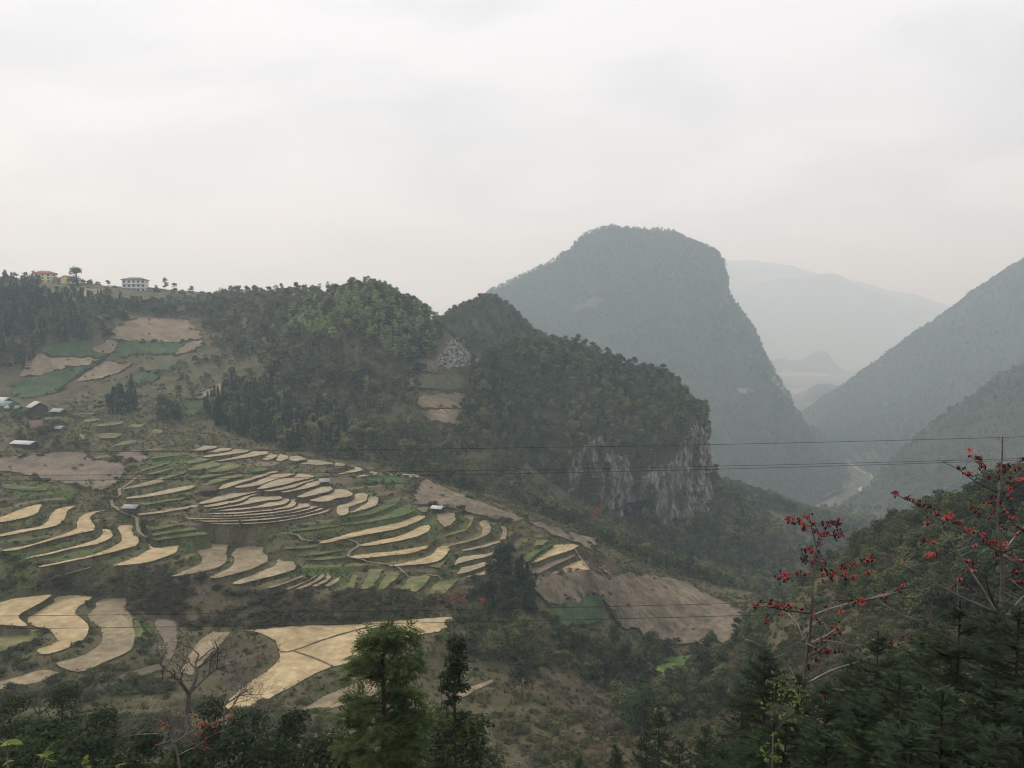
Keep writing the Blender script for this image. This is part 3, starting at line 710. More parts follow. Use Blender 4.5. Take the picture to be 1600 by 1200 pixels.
drape('crop_field', crop('F', [(230, 600), (320, 555), (450, 540), (565, 547), (580, 600), (700, 625), (655, 642), (460, 636), (300, 636)]), 'crop_green')
drape('sloping_field', crop('F', [(575, 590), (690, 530), (735, 545), (718, 600), (690, 625), (600, 608)]), 'red_soil')
drape('sloping_field', crop('F', [(130, 770), (160, 685), (240, 630), (330, 642), (640, 650), (560, 688), (430, 704), (260, 745)]), 'tan_soil')
drape('crop_field', crop('F', [(70, 850), (60, 805), (260, 752), (430, 710), (590, 690), (530, 730), (440, 790), (360, 850), (200, 890), (90, 880)]), 'crop_green')
drape('sloping_field', crop('F', [(480, 790), (555, 735), (620, 685), (665, 665), (830, 680), (770, 720), (640, 772)]), 'tan_soil')
drape('crop_field', crop('F', [(810, 785), (880, 732), (1010, 735), (960, 790), (870, 805)]), 'crop_green')
drape('sloping_field', crop('F', [(1090, 622), (1135, 565), (1260, 525), (1265, 560), (1200, 602)]), 'red_soil')
drape('sloping_field', crop('F', [(860, 690), (900, 652), (1060, 632), (1170, 632), (1060, 712), (900, 720)]), 'meadow')
drape('sloping_field', crop('F', [(1205, 902), (1290, 842), (1390, 797), (1500, 795), (1430, 832), (1380, 880), (1330, 905)]), 'tan_soil', label='tan field beside the dark pine grove')
drape('crop_field', crop('F', [(1140, 992), (1150, 912), (1330, 905), (1265, 940), (1240, 1000)]), 'crop_green')
drape('meadow', crop('F', [(245, 240), (235, 172), (440, 185), (475, 215), (440, 245), (330, 245)]), 'meadow')
drape('meadow', crop('F', [(480, 205), (655, 207), (640, 250), (560, 258), (450, 250)]), 'tan_soil')
drape('sloping_field', crop('G', [(1012, 930), (1030, 877), (1200, 867), (1360, 872), (1395, 920), (1380, 972), (1200, 955), (1030, 958)]), 'red_soil', label='bare reddish field in the saddle between the hills')
drape('sloping_field', crop('G', [(1040, 968), (1200, 962), (1380, 980), (1390, 1040), (1200, 1060), (1080, 1040)]), 'bare_soil')
drape('sloping_field', crop('G', [(990, 830), (1000, 762), (1140, 745), (1340, 762), (1370, 845), (1180, 848)]), 'meadow')
drape('sloping_field', crop('G', [(1010, 730), (1015, 668), (1140, 668), (1160, 700), (1100, 738)]), 'bare_soil')
drape('ploughed_slope', crop('C', [(185, 430), (220, 295), (270, 282), (400, 345), (600, 425), (760, 485), (860, 515), (850, 545), (700, 545), (600, 502), (450, 472), (330, 440)]), 'bare_soil', label='bare brown slope falling along the edge above the cliff')
drape('ploughed_slope', crop('C', [(870, 525), (1000, 565), (1150, 615), (1330, 655), (1300, 720), (1230, 690), (1080, 640), (960, 580)]), 'bare_soil')
drape('ploughed_slope', [(842, 905), (880, 895), (912, 890), (935, 905), (965, 918), (985, 950), (1000, 985), (972, 985), (950, 950), (930, 937), (885, 950), (850, 945), (838, 925)], 'bare_soil')
drape('ploughed_slope', [(955, 905), (1010, 900), (1060, 908), (1130, 940), (1168, 962), (1145, 1008), (1060, 1008), (1005, 1000), (985, 955)], 'bare_soil', label='large bare grey brown slope above the gorge')
drape('crop_field', crop('H', [(190, 245), (330, 172), (430, 132), (520, 162), (600, 172), (575, 215), (590, 262), (560, 305), (400, 335), (250, 295)]), 'crop_green')
drape('crop_field', crop('H', [(890, 590), (920, 522), (1110, 507), (1115, 530), (1060, 600), (1000, 648), (920, 640)]), 'bright_crop', label='small bright green field in the gully')
drape('crop_field', crop('B', [(1085, 300), (1110, 262), (1250, 258), (1400, 268), (1380, 300), (1240, 305)]), 'crop_green')

def footpath(px_pts, w=0.9):
    pp = catmull(np.array(px_pts, float), len(px_pts) * 5)
    c = cast(pp[:, 0], pp[:, 1], GZ); c = c[~np.isnan(c[:, 0])]
    tn = np.gradient(c[:, :2], axis=0); tn /= np.linalg.norm(tn, axis=1)[:, None] + 1e-9
    nn = np.stack([-tn[:, 1], tn[:, 0]], -1)
    L = c[:, :2] + nn * w / 2; Rr = c[:, :2] - nn * w / 2
    z = np.maximum(np.maximum(bil(GZ, L[:, 0], L[:, 1]), bil(GZ, Rr[:, 0], Rr[:, 1])), c[:, 2]) + 0.3
    v = np.concatenate([np.column_stack([L, z]), np.column_stack([Rr, z])]); n = len(c); i = np.arange(n - 1)
    q = np.stack([i, i + n, i + n + 1, i + 1], -1)
    o = link('footpath', mesh_from('footpath', v, q[:, ::-1], None, True, [MATS['path_dirt']]), hillside)
    return o
footpath(crop('A', [(870, 255), (800, 310), (748, 345), (748, 385), (700, 415), (712, 455), (770, 495), (850, 540), (865, 600), (920, 650)]), 1.0)
footpath(crop('A', [(500, 0), (510, 30), (465, 42), (480, 10)]), 2.2)
footpath(crop('C', [(1190, 712), (1215, 755), (1240, 790), (1300, 870), (1400, 925), (1500, 985), (1515, 1015), (1470, 1060), (1480, 1110), (1530, 1150)]), 1.0)
footpath(crop('B', [(560, 615), (650, 630), (700, 660), (800, 672), (940, 655), (1040, 688), (985, 740), (985, 765), (1080, 795), (1200, 810), (1300, 845), (1370, 895), (1500, 880), (1560, 910)]), 0.7)
footpath(crop('A', [(270, 960), (330, 920), (420, 890), (560, 840)]), 0.8)
# low earth bunds dividing the big straw paddy
zf = [zc for k, w, zc in paddies if 0][:1]
big = max(paddies, key=lambda t: np.ptp(t[1][:, 0]) * np.ptp(t[1][:, 1]) if abs(t[1][:, 0].mean() + 50) < 40 and t[1][:, 1].mean() < 215 else 0)
for pts in ([(438, 1019), (458, 1017), (505, 1000), (552, 986), (600, 975)], [(460, 1018), (490, 1028), (520, 1041)]):
    a, b = rays([p[0] for p in pts], [p[1] for p in pts]); Y = big[2] / b
    p3 = catmull(np.stack([a * Y, Y, np.full(len(Y), big[2] + .03)], -1), 20)
    p3[:, 2] += .06 * np.sin(np.arange(20) * 1.7)
    mb = MB(); mb.tube(p3, .22, 6)
    link('earth_bund', mb.mesh('earth_bund', [MATS['mud']], True), hillside)

# ------------------------------------------------------------------ valley floor, river, road in the gorge
vf = noise_mat('valley_floor', [(.05, .055, .032), (.075, .085, .042), (.10, .095, .06)], 0.01, fine=(.06, .3))
fx = np.linspace(-9000, 9000, 61); FX, FY = np.meshgrid(fx, np.linspace(-300, 12000, 61))
FZ = -281 + 0 * FX
i2 = np.arange(61 * 61).reshape(61, 61)
tag(link('valley_floor', mesh_from('valley_floor', np.stack([FX, FY, FZ], -1).reshape(-1, 3), np.stack([i2[:-1, :-1], i2[:-1, 1:], i2[1:, 1:], i2[1:, :-1]], -1).reshape(-1, 4), None, False, [vf])), 'flat green floor of the gorge', kind='structure')

# ------------------------------------------------------------------ karst hills and mountains, lofted between surveyed contour rings
def hill_mat(name, veg, rock, mid_rock):
    m = bpy.data.materials.new(name); m.use_nodes = True; t = m.node_tree
    b = t.nodes['Principled BSDF']; b.inputs['Roughness'].default_value = .95; b.inputs['Specular IOR Level'].default_value = .1
    g = N(t, 'ShaderNodeNewGeometry')
    def ramp(scale, cols, stops, stretch, detail=7):
        mpp = N(t, 'ShaderNodeMapping'); mpp.inputs['Scale'].default_value = stretch; t.links.new(g.outputs['Position'], mpp.inputs[0])
        n = N(t, 'ShaderNodeTexNoise'); setin(n, Scale=scale, Detail=detail, Roughness=.65); t.links.new(mpp.outputs[0], n.inputs['Vector'])
        r = N(t, 'ShaderNodeValToRGB'); e = r.color_ramp.elements
        while len(e) < len(cols): e.new(.5)
        for k, c in enumerate(cols): e[k].position = stops[k]; e[k].color = (*c, 1)
        t.links.new(n.outputs['Fac'], r.inputs['Fac']); return r.outputs[0], n.outputs['Fac']
    v, vn = ramp(.08, veg, list(np.linspace(.3, .7, len(veg))), (1, 1, 1))
    rk, rn = ramp(.42, rock, list(np.linspace(.34, .63, len(rock))), (1, 1, .3), 10)
    at = N(t, 'ShaderNodeAttribute', attribute_name='rock')
    _, mn = ramp(.30, [(0, 0, 0), (1, 1, 1)], [.3, .7], (1, 1, .45), 9)
    mA = N(t, 'ShaderNodeMath', operation='MULTIPLY_ADD'); mA.inputs[1].default_value = 2.4; t.links.new(mn, mA.inputs[0]); mA.inputs[2].default_value = -1.22
    mB_ = N(t, 'ShaderNodeMath', operation='ADD'); t.links.new(mA.outputs[0], mB_.inputs[0]); t.links.new(at.outputs['Fac'], mB_.inputs[1])
    mC = N(t, 'ShaderNodeMath', operation='MULTIPLY', use_clamp=True); mC.inputs[1].default_value = 2.2; t.links.new(mB_.outputs[0], mC.inputs[0])
    mD = N(t, 'ShaderNodeMath', operation='MULTIPLY', use_clamp=True); t.links.new(mC.outputs[0], mD.inputs[0])
    mE = N(t, 'ShaderNodeMath', operation='MULTIPLY', use_clamp=True); mE.inputs[1].default_value = 6.0; t.links.new(at.outputs['Fac'], mE.inputs[0]); t.links.new(mE.outputs[0], mD.inputs[1])
    mx = N(t, 'ShaderNodeMix', data_type='RGBA'); t.links.new(mD.outputs[0], mx.inputs['Factor']); t.links.new(v, mx.inputs[6]); t.links.new(rk, mx.inputs[7])
    t.links.new(mx.outputs[2], b.inputs['Base Color'])
    bp = N(t, 'ShaderNodeBump'); bp.inputs['Strength'].default_value = 1.0; bp.inputs['Distance'].default_value = mid_rock
    t.links.new(rn, bp.inputs['Height']); t.links.new(bp.outputs[0], b.inputs['Normal'])
    return m
VEG = [(.035, .045, .022), (.055, .06, .032), (.075, .07, .042)]
ROCK = [(.036, .038, .036), (.070, .071, .067), (.125, .121, .112), (.215, .198, .165), (.37, .345, .30)]
M_KARST = hill_mat('karst_hill', VEG, ROCK, 1.2)
M_PEAK = hill_mat('karst_peak', [(.03, .042, .026), (.05, .058, .035), (.065, .065, .042)], ROCK, 2.5)
FARK = 1.35      # the far side of the gorge: distances relative to the first survey
def loft(name, rows, ncol, nrow, closed, mat, disp=1.5, dscale=30.0, seed=1, rock=None, cap=False, kind='structure', label=None, carve=None, k=1.0):
    rows = [np.array([P(p[0], p[1], p[2] * k) if len(p) == 3 else p[:3] for p in r], float) for r in rows]
    rs = np.array([catmull(r, ncol, closed) for r in rows])
    g = catmull(rs, nrow)                      # nrow, ncol, 3
    if cap:
        ctr = g[-1].mean(0)
        extra = [g[-1] + (ctr - g[-1]) * t + np.array([0, 0, 1.5 * t]) for t in (.35, .7, .98)]
        g = np.concatenate([g, np.array(extra)])
    n_r = len(g)
    dv = np.gradient(g, axis=0); du = (np.roll(g, -1, 1) - np.roll(g, 1, 1)) if closed else np.gradient(g, axis=1)
    nn = np.cross(du, dv); nn /= np.linalg.norm(nn, axis=-1)[..., None] + 1e-9
    rk = rock(g, nn) if rock is not None else np.zeros(g.shape[:2])
    d = disp * fbm(g / dscale, 5, seed)
    d = d + rk * (3.6 * np.abs(fbm(g / np.array([7., 7., 13.]), 4, seed + 5)) + 1.5 * fbm(g / np.array([2.4, 2.4, 4.]), 3, seed + 9))
    if carve is not None: d = d - carve(g)
    g = g + nn * d[..., None]
    id_ = np.arange(n_r * ncol).reshape(n_r, ncol)
    if closed:
        nx = np.roll(id_, -1, 1); q = np.stack([id_[:-1], nx[:-1], nx[1:], id_[1:]], -1).reshape(-1, 4)
    else:
        q = np.stack([id_[:-1, :-1], id_[:-1, 1:], id_[1:, 1:], id_[1:, :-1]], -1).reshape(-1, 4)
    me = mesh_from(name, g.reshape(-1, 3), q, None, True, [mat]); attr_f(me, 'rock', rk.ravel())
    o = tag(link(name, me), label, kind=kind)
    return o, g, rk, q

KAR = [[(660, 752, 372), (755, 790, 392), (850, 822, 404), (940, 838, 422), (1030, 848, 432), (1120, 850, 450), (1240, 890, 505), (1235, 840, 610), (1100, 800, 690), (880, 740, 660), (740, 640, 560)],
       [(700, 705, 388), (790, 742, 412), (880, 792, 425), (965, 815, 437), (1045, 830, 446), (1090, 790, 458), (1112, 765, 484), (1112, 750, 545), (1050, 720, 640), (880, 680, 620), (745, 620, 545)],
       [(738, 655, 408), (820, 690, 427), (893, 695, 434), (950, 690, 441), (1015, 700, 446), (1070, 655, 458), (1099, 655, 485), (1095, 660, 538), (1040, 665, 610), (880, 640, 600), (758, 600, 540)],
       [(752, 580, 448), (820, 600, 462), (890, 612, 473), (955, 615, 480), (1015, 625, 484), (1055, 625, 489), (1078, 628, 505), (1072, 632, 530), (1020, 640, 575), (880, 620, 580), (775, 580, 530)],
       [(770, 552, 490), (820, 545, 502), (880, 545, 512), (940, 562, 517), (990, 590, 512), (1020, 586, 510), (1044, 592, 516), (1040, 596, 526), (1000, 604, 545), (880, 575, 545), (790, 556, 522)],
       [(800, 545, 512), (830, 540, 516), (880, 536, 521), (930, 550, 524), (965, 570, 524), (990, 582, 521), (1008, 584, 521), (1005, 587, 526), (970, 584, 532), (880, 548, 532), (810, 548, 521)]]
KAR.insert(0, [tuple(P(*p) + np.array([0, -5, -16])) + (1,) for p in KAR[0]])      # the foot goes on into the ground
def kar_rock(g, nn):
    px, py = to_px(g)
    # bare limestone where the hill breaks off: two faces of the cliff, told by place on the hill and steepness
    a = inpoly(px, py, [(888, 725), (915, 695), (940, 680), (960, 712), (1005, 712), (1030, 728), (1052, 722), (1066, 690), (1088, 655), (1106, 660), (1112, 790), (1075, 830), (1040, 842), (985, 800), (960, 815), (935, 770), (905, 760), (888, 770)])
    n = fbm(g / np.array([9., 9., 26.]), 4, 77)
    n2 = fbm(g / 5.0, 3, 78)
    front = g[..., 1] < 560
    return np.clip((n + .35 * n2 + np.where(a, .55, -1.2)) * 2.2, 0, 1) * front
cave_c = P(1003, 800, 436)
def kar_carve(g):
    r = (g - cave_c) / np.array([9.0, 24.0, 4.6])
    return 40.0 * np.clip(1.15 - (r ** 2).sum(-1), 0, 1)
karst, KG, KR, KQ = loft('karst_hill', KAR, 420, 220, True, M_KARST, 2.2, 26.0, 11, kar_rock, True, label='wooded karst hill with a bare limestone cliff and cave', carve=kar_carve)

CONE = [[(655, 560, 600), (720, 560, 570), (770, 560, 565), (850, 560, 590), (900, 560, 700), (760, 560, 800), (640, 560, 720)],
        [(695, 505, 640), (735, 510, 615), (775, 515, 612), (815, 520, 630), (835, 530, 700), (765, 520, 750), (700, 515, 700)],
        [(728, 482, 655), (748, 484, 642), (770, 485, 640), (792, 488, 648), (800, 494, 690), (765, 490, 715), (735, 488, 690)],
        [(750, 470, 664), (758, 470, 660), (768, 470, 660), (777, 472, 663), (778, 475, 678), (766, 474, 685), (754, 473, 678)]]
cone, CG, CRK, CQ = loft('cone_hill', CONE, 90, 60, True, M_KARST, 2.5, 30.0, 13, None, True, label='small wooded cone shaped hill in the saddle')

def fl(px, py): return (px, py, float(-208.0 / rays(px, py)[1]))
PEAK = [[(560, 640, 1250), (760, 690, 1190), (900, 760, 1030), fl(1060, 802), fl(1195, 812), fl(1316, 768), fl(1322, 732), (1316, 706, 1400), (1290, 690, 1600), (1050, 650, 2000), (760, 600, 1950), (560, 590, 1600)],
        [(610, 560, 1350), (770, 600, 1290), (900, 660, 1180), (1050, 715, 1060), (1170, 735, 1010), (1262, 722, 1060), (1276, 705, 1170), (1262, 684, 1300), (1220, 650, 1500), (1020, 600, 1850), (800, 560, 1800), (640, 540, 1550)],
        [(680, 510, 1440), (790, 530, 1380), (900, 575, 1290), (1030, 625, 1190), (1130, 645, 1130), (1200, 635, 1150), (1230, 625, 1250), (1222, 610, 1360), (1180, 580, 1500), (1010, 540, 1740), (840, 500, 1720), (720, 496, 1560)],
        [(745, 474, 1490), (830, 485, 1440), (920, 510, 1370), (1030, 545, 1290), (1110, 560, 1240), (1165, 555, 1260), (1192, 553, 1330), (1186, 545, 1420), (1150, 520, 1540), (1010, 490, 1690), (880, 460, 1680), (790, 456, 1580)],
        [(808, 436, 1530), (870, 440, 1490), (940, 455, 1440), (1030, 475, 1380), (1090, 482, 1340), (1135, 482, 1360), (1154, 480, 1420), (1146, 476, 1480), (1120, 460, 1560), (1020, 440, 1660), (920, 425, 1640), (845, 425, 1580)],
        [(872, 404, 1550), (910, 406, 1520), (960, 412, 1490), (1030, 422, 1450), (1080, 426, 1430), (1116, 425, 1450), (1131, 424, 1500), (1122, 420, 1540), (1100, 412, 1590), (1030, 405, 1640), (950, 398, 1620), (900, 398, 1590)],
        [(915, 371, 1560), (940, 372, 1540), (980, 374, 1520), (1030, 380, 1505), (1070, 388, 1500), (1100, 394, 1515), (1113, 394, 1545), (1104, 391, 1570), (1085, 386, 1595), (1030, 376, 1610), (970, 370, 1605), (930, 370, 1590)],
        [(955, 360, 1566), (968, 360, 1556), (990, 360, 1550), (1020, 362, 1548), (1045, 366, 1548), (1062, 372, 1554), (1068, 374, 1568), (1062, 372, 1580), (1050, 368, 1588), (1020, 361, 1592), (985, 359, 1590), (962, 359, 1582)]]
def peak_rock(g, nn):
    n = fbm(g / np.array([30., 30., 45.]), 4, 87)
    st = np.clip((.62 - np.abs(nn[..., 2])) * 4, 0, 1)
    return np.clip((n - .62) * 5, 0, 1) * st
peak, PG, PR, PQ = loft('karst_peak', PEAK, 260, 170, True, M_PEAK, 13.0, 85.0, 17, peak_rock, True, k=FARK, label='tall hazy karst peak with a steep right face')

RM1 = [[(1290, 690, 1500), (1305, 702, 1376), (1326, 716, 1270), (1362, 745, 1111), (1430, 775, 960), (1560, 810, 840), (1720, 870, 720), (1950, 950, 620)],
       [(1290, 680, 1560), (1320, 680, 1440), (1350, 685, 1340), (1410, 690, 1220), (1500, 690, 1120), (1620, 690, 1040), (1760, 700, 980), (1950, 720, 900)],
       [(1270, 663, 1720), (1310, 645, 1640), (1360, 632, 1540), (1430, 610, 1440), (1520, 580, 1360), (1640, 540, 1310), (1780, 500, 1260), (1950, 450, 1220)],
       [(1250, 652, 1900), (1300, 616, 1850), (1382, 560, 1760), (1464, 503, 1700), (1522, 462, 1660), (1604, 410, 1610), (1750, 320, 1560), (1950, 220, 1520)],
       [(1250, 700, 2300), (1300, 690, 2300), (1390, 660, 2300), (1480, 630, 2300), (1560, 600, 2300), (1660, 560, 2300), (1800, 500, 2300), (2000, 420, 2300)]]
rm1, R1G, R1R, R1Q = loft('valley_mountain', RM1, 150, 130, False, M_PEAK, 10.0, 90.0, 19, peak_rock, k=FARK, label='hazy mountain slope running up to the right edge')
RM2 = [[(1282, 822, 830), (1320, 845, 780), (1365, 865, 720), (1430, 890, 640), (1510, 920, 560), (1620, 950, 490), (1850, 1000, 420)],
       [(1288, 816, 848), (1335, 806, 818), (1385, 795, 780), (1450, 775, 730), (1530, 750, 690), (1640, 720, 650), (1850, 680, 620)],
       [(1294, 812, 868), (1352, 774, 858), (1402, 722, 850), (1452, 672, 850), (1522, 624, 855), (1604, 574, 865), (1850, 450, 880)],
       [(1300, 815, 900), (1365, 790, 960), (1430, 760, 1010), (1490, 720, 1050), (1570, 690, 1080), (1670, 640, 1100), (1900, 560, 1120)]]
rm2, R2G, R2R, R2Q = loft('valley_spur', RM2, 120, 100, False, M_PEAK, 7.0, 70.0, 23, peak_rock, k=FARK, label='hazy wooded spur in front of the right mountain')

M_FAR = hill_mat('far_mountain', [(.04, .05, .032), (.06, .065, .04), (.08, .075, .05)], ROCK, 4.0)
def far_range(name, crest, Y, depth, foot_py, seed, label, disp=25.0):
    f = [(p[0], foot_py, Y - depth) for p in crest]
    m = [(p[0], p[1] + (foot_py - p[1]) * .42, Y - depth * .5) for p in crest]
    c = [(p[0], p[1], Y) for p in crest]
    b = [(p[0], foot_py, Y + depth) for p in crest]
    return loft(name, [f, m, c, b], 120, 50, False, M_FAR, disp, 260.0, seed, None, label=label)[0]
far_range('far_mountain', [(900, 440), (1020, 425), (1120, 411), (1200, 414), (1262, 424), (1330, 438), (1420, 462), (1520, 488), (1640, 510), (1800, 530)], 9000, 1100, 545, 31, 'faintest farthest mountain range in the haze', 40)
far_range('far_mountain', [(1060, 520), (1130, 478), (1180, 448), (1240, 440), (1300, 432), (1350, 450), (1400, 472), (1440, 485), (1470, 492), (1540, 512), (1640, 530), (1800, 550)], 7600, 900, 585, 37, 'pale blue mountain closing the valley', 22)
far_range('far_hill', [(1100, 640), (1170, 585), (1212, 563), (1245, 566), (1285, 552), (1310, 575), (1345, 592), (1400, 600), (1460, 620), (1560, 650)], 5200, 400, 665, 41, 'hazy low hill carrying a tan field', 9)
far_range('far_hill', [(1150, 720), (1205, 690), (1236, 650), (1262, 612), (1290, 602), (1330, 610), (1360, 606), (1400, 625), (1460, 650), (1560, 690)], 3300, 420, 720, 43, 'hazy dark slope beyond the gorge bend', 8)

# ------------------------------------------------------------------ plants: meshes shared by many plants
tint_mat('broad_leaf', [(.030, .043, .021), (.064, .084, .034), (.12, .138, .054), (.19, .20, .085)], clump=.25, var=.5)
tint_mat('light_leaf', [(.11, .18, .065), (.20, .29, .095), (.30, .38, .14)], clump=.3)
tint_mat('pine_needle', [(.018, .031, .021), (.028, .046, .027), (.046, .068, .036)], clump=.3, trans=.1)
tint_mat('dry_leaf', [(.075, .06, .042), (.115, .09, .06), (.165, .135, .085)], clump=.3)
tint_mat('scrub_leaf', [(.042, .047, .022), (.074, .078, .034), (.11, .102, .052), (.145, .125, .075)], clump=.4)
tint_mat('grass_blade', [(.075, .066, .034), (.075, .09, .032), (.095, .135, .038), (.19, .16, .09)], clump=.3)
tint_mat('red_leaf', [(.20, .045, .03), (.30, .06, .04), (.36, .10, .06)], clump=.8)
tint_mat('fir_needle', [(.015, .026, .014), (.032, .052, .025), (.062, .090, .040)], clump=1.3, trans=.2, var=.45)
tint_mat('near_leaf', [(.018, .030, .013), (.035, .056, .021), (.062, .092, .032), (.095, .13, .044)], clump=.8, trans=.3, var=.4)
tint_mat('bright_leaf', [(.10, .15, .035), (.15, .21, .05), (.20, .26, .075)], clump=3., trans=.4)

def cards(c, size, rng, up=.5, aspect=1.5, out=None):
    """rhombic leaf cards at points c, facing partly up / outward"""
    n = len(c)
    nr_ = rng.normal(size=(n, 3)); nr_ /= np.linalg.norm(nr_, axis=1)[:, None]
    nr_[:, 2] = np.abs(nr_[:, 2]) + up
    if out is not None: nr_ += out * .8
    nr_ /= np.linalg.norm(nr_, axis=1)[:, None]
    r = rng.normal(size=(n, 3)); a = np.cross(nr_, r); a /= np.linalg.norm(a, axis=1)[:, None] + 1e-9
    b = np.cross(nr_, a)
    s = (size * rng.uniform(.6, 1.3, n))[:, None]
    a = a * s * aspect * .5; b = b * s * .5
    v = np.stack([c - a, c - b * .9 + a * .1, c + a, c + b + a * .1], 1).reshape(-1, 3)
    q = np.arange(n * 4).reshape(n, 4)
    return v, q
def blob_points(n, blobs, rng, shell=.35):
    """points filling lumps (centre, radii), denser towards each lump's skin"""
    w = np.array([np.prod(b[1]) ** (2 / 3.) for b in blobs]); w /= w.sum()
    k = rng.choice(len(blobs), n, p=w)
    d = rng.normal(size=(n, 3)); d /= np.linalg.norm(d, axis=1)[:, None]
    d[:, 2] = np.where(d[:, 2] < -.35, -d[:, 2] * .5, d[:, 2])
    r = rng.uniform(shell, 1, n) ** .6
    cc = np.array([b[0] for b in blobs])[k]; rr = np.array([np.broadcast_to(b[1], 3) for b in blobs])[k]
    return cc + d * rr * r[:, None], d
def crown_broad(seed, H=7.0, W=2.6, n=300, size=.62, mat='broad_leaf', base=.14, nb=9):
    rng = np.random.default_rng(seed)
    bl = []
    for i in range(nb):
        t = base + .06 + (.84 - base) * rng.random(); a = rng.uniform(0, 6.28); rad = W * (1.0 - .75 * max(0, t - .45) / .55) * .72 * rng.uniform(.35, 1.05)
        s = W * rng.uniform(.36, .58)
        bl.append(((rad * math.cos(a), rad * math.sin(a), H * t), (s, s, s * .78)))
    bl.append(((0, 0, H * .80), (W * .5, W * .5, H * .2)))
    c, d = blob_points(n, bl, rng)
    v, q = cards(c, size, rng, .45, 1.5, d)
    return v, q
def trunk_mesh(name, H, r, mat, seed=0, limbs=5, spread=1.6, sides=6):
    rng = np.random.default_rng(seed); mb = MB()
    z = np.linspace(-.8, H, 7); p = np.column_stack([.06 * H * .3 * np.sin(z + seed), .06 * H * .3 * np.cos(z * .8 + seed), z])
    mb.tube(p, np.linspace(r, r * .35, 7), sides)
    for i in range(limbs):
        t = rng.uniform(.45, .95); a = rng.uniform(0, 6.28); b0 = p[int(t * 6)]
        e = b0 + np.array([math.cos(a) * spread, math.sin(a) * spread, H * .22]) * rng.uniform(.6, 1.1)
        mid = (b0 + e) / 2 + np.array([0, 0, .12 * H * .3])
        mb.tube([b0, mid, e], [r * .4, r * .28, r * .1], 4)
    return mb.mesh(name, [MATS[mat]], True)
PROTO = {}
for i in range(5):
    v, q = crown_broad(100 + i, H=[7, 6.2, 8, 5.6, 7.4][i], W=[2.7, 3.0, 2.6, 2.6, 3.2][i], n=380)
    PROTO['broadleaf%d' % i] = (mesh_from('crown', v, q, None, False, [MATS['broad_leaf']]), trunk_mesh('trunk', [5, 4.4, 5.8, 3.8, 5.2][i], .16, 'bark_grey', i))
for i in range(3):
    v, q = crown_broad(120 + i, H=[8.5, 7.6, 9][i], W=[1.9, 2.1, 2.2][i], n=300, size=.5)
    PROTO['poplar%d' % i] = (mesh_from('crown', v, q, None, False, [MATS['light_leaf']]), trunk_mesh('trunk', 6.4, .12, 'bark_pale', 20 + i, 5, 1.1))
for i in range(3):
    rng = np.random.default_rng(140 + i); n = 300
    t = rng.uniform(.12, 1, n) ** .8; H = 8.5; a = rng.uniform(0, 6.28, n)
    lay = .75 + .25 * np.cos(t * 46)
    rad = 1.75 * (1.02 - t) ** .8 * lay * np.sqrt(rng.uniform(.25, 1, n))
    c = np.column_stack([rad * np.cos(a), rad * np.sin(a), H * t - rad * .25]); d = np.column_stack([np.cos(a), np.sin(a), 0 * a])
    v, q = cards(c, .62, rng, .3, 1.9, d)
    PROTO['pine%d' % i] = (mesh_from('crown', v, q, None, False, [MATS['pine_needle']]), trunk_mesh('trunk', 8.0, .13, 'bark_dark', 40 + i, 0))
for i in range(3):
    v, q = crown_broad(160 + i, H=6.2, W=2.5, n=150, size=.5, nb=7)
    PROTO['dry%d' % i] = (mesh_from('crown', v, q, None, False, [MATS['dry_leaf']]), trunk_mesh('trunk', 5.2, .11, 'bark_pale', 60 + i, 10, 1.7, 5))
for i in range(4):
    v, q = crown_broad(180 + i, H=[6.6, 5.8, 7.2, 6.0][i], W=[2.7, 3.0, 2.5, 2.2][i], n=950, size=.34, nb=12)
    PROTO['broadfine%d' % i] = (mesh_from('crown', v, q, None, False, [MATS['broad_leaf']]), trunk_mesh('trunk', [4.6, 4.0, 5.2, 4.2][i], .14, 'bark_grey', 80 + i))
def shrub_mesh(seed, n, size, mat, H=1.7, W=1.5):
    rng = np.random.default_rng(seed); bl = []
    for i in range(6):
        a = rng.uniform(0, 6.28); r = W * rng.uniform(.1, .7); s = W * rng.uniform(.35, .6)
        bl.append(((r * math.cos(a), r * math.sin(a), H * rng.uniform(.3, .62)), (s, s, s * .75)))
    c, d = blob_points(n, bl, rng, .2); c[:, 2] = np.maximum(c[:, 2], .05)
    v, q = cards(c, size, rng, .4, 1.6, d)
    return mesh_from('foliage', v, q, None, False, [MATS[mat]])
for i in range(4): PROTO['shrub%d' % i] = (shrub_mesh(200 + i, 330, .23, 'scrub_leaf'), None)
for i in range(3): PROTO['drybush%d' % i] = (shrub_mesh(220 + i, 240, .2, 'dry_leaf'), None)
for i in range(3): PROTO['greenbush%d' % i] = (shrub_mesh(240 + i, 330, .22, 'broad_leaf'), None)
def stems(seed, H, r, k, mat):
    rng = np.random.default_rng(seed); mb = MB()
    for i in range(k):
        a = rng.uniform(0, 6.28); l = rng.uniform(.5, 1)
        e = np.array([math.cos(a) * H * .42 * l, math.sin(a) * H * .42 * l, H * l * .9])
        mb.tube([(0, 0, -.4), e * [.35, .35, .5], e], [r, r * .7, r * .25], 4)
    return mb.mesh('stem', [MATS[mat]], True)
NEAR = {}
for i in range(4):
    m = shrub_mesh(260 + i, 1500, .135, 'near_leaf', 2.2, 1.6)
    NEAR['near%d' % i] = (m, stems(300 + i, 2.1, .035, 9, 'bark_grey'))
for i in range(2):
    m = shrub_mesh(280 + i, 900, .12, 'dry_leaf', 2.0, 1.5)
    NEAR['neardry%d' % i] = (m, stems(310 + i, 2.2, .03, 14, 'bark_grey'))
rng = np.random.default_rng(7)
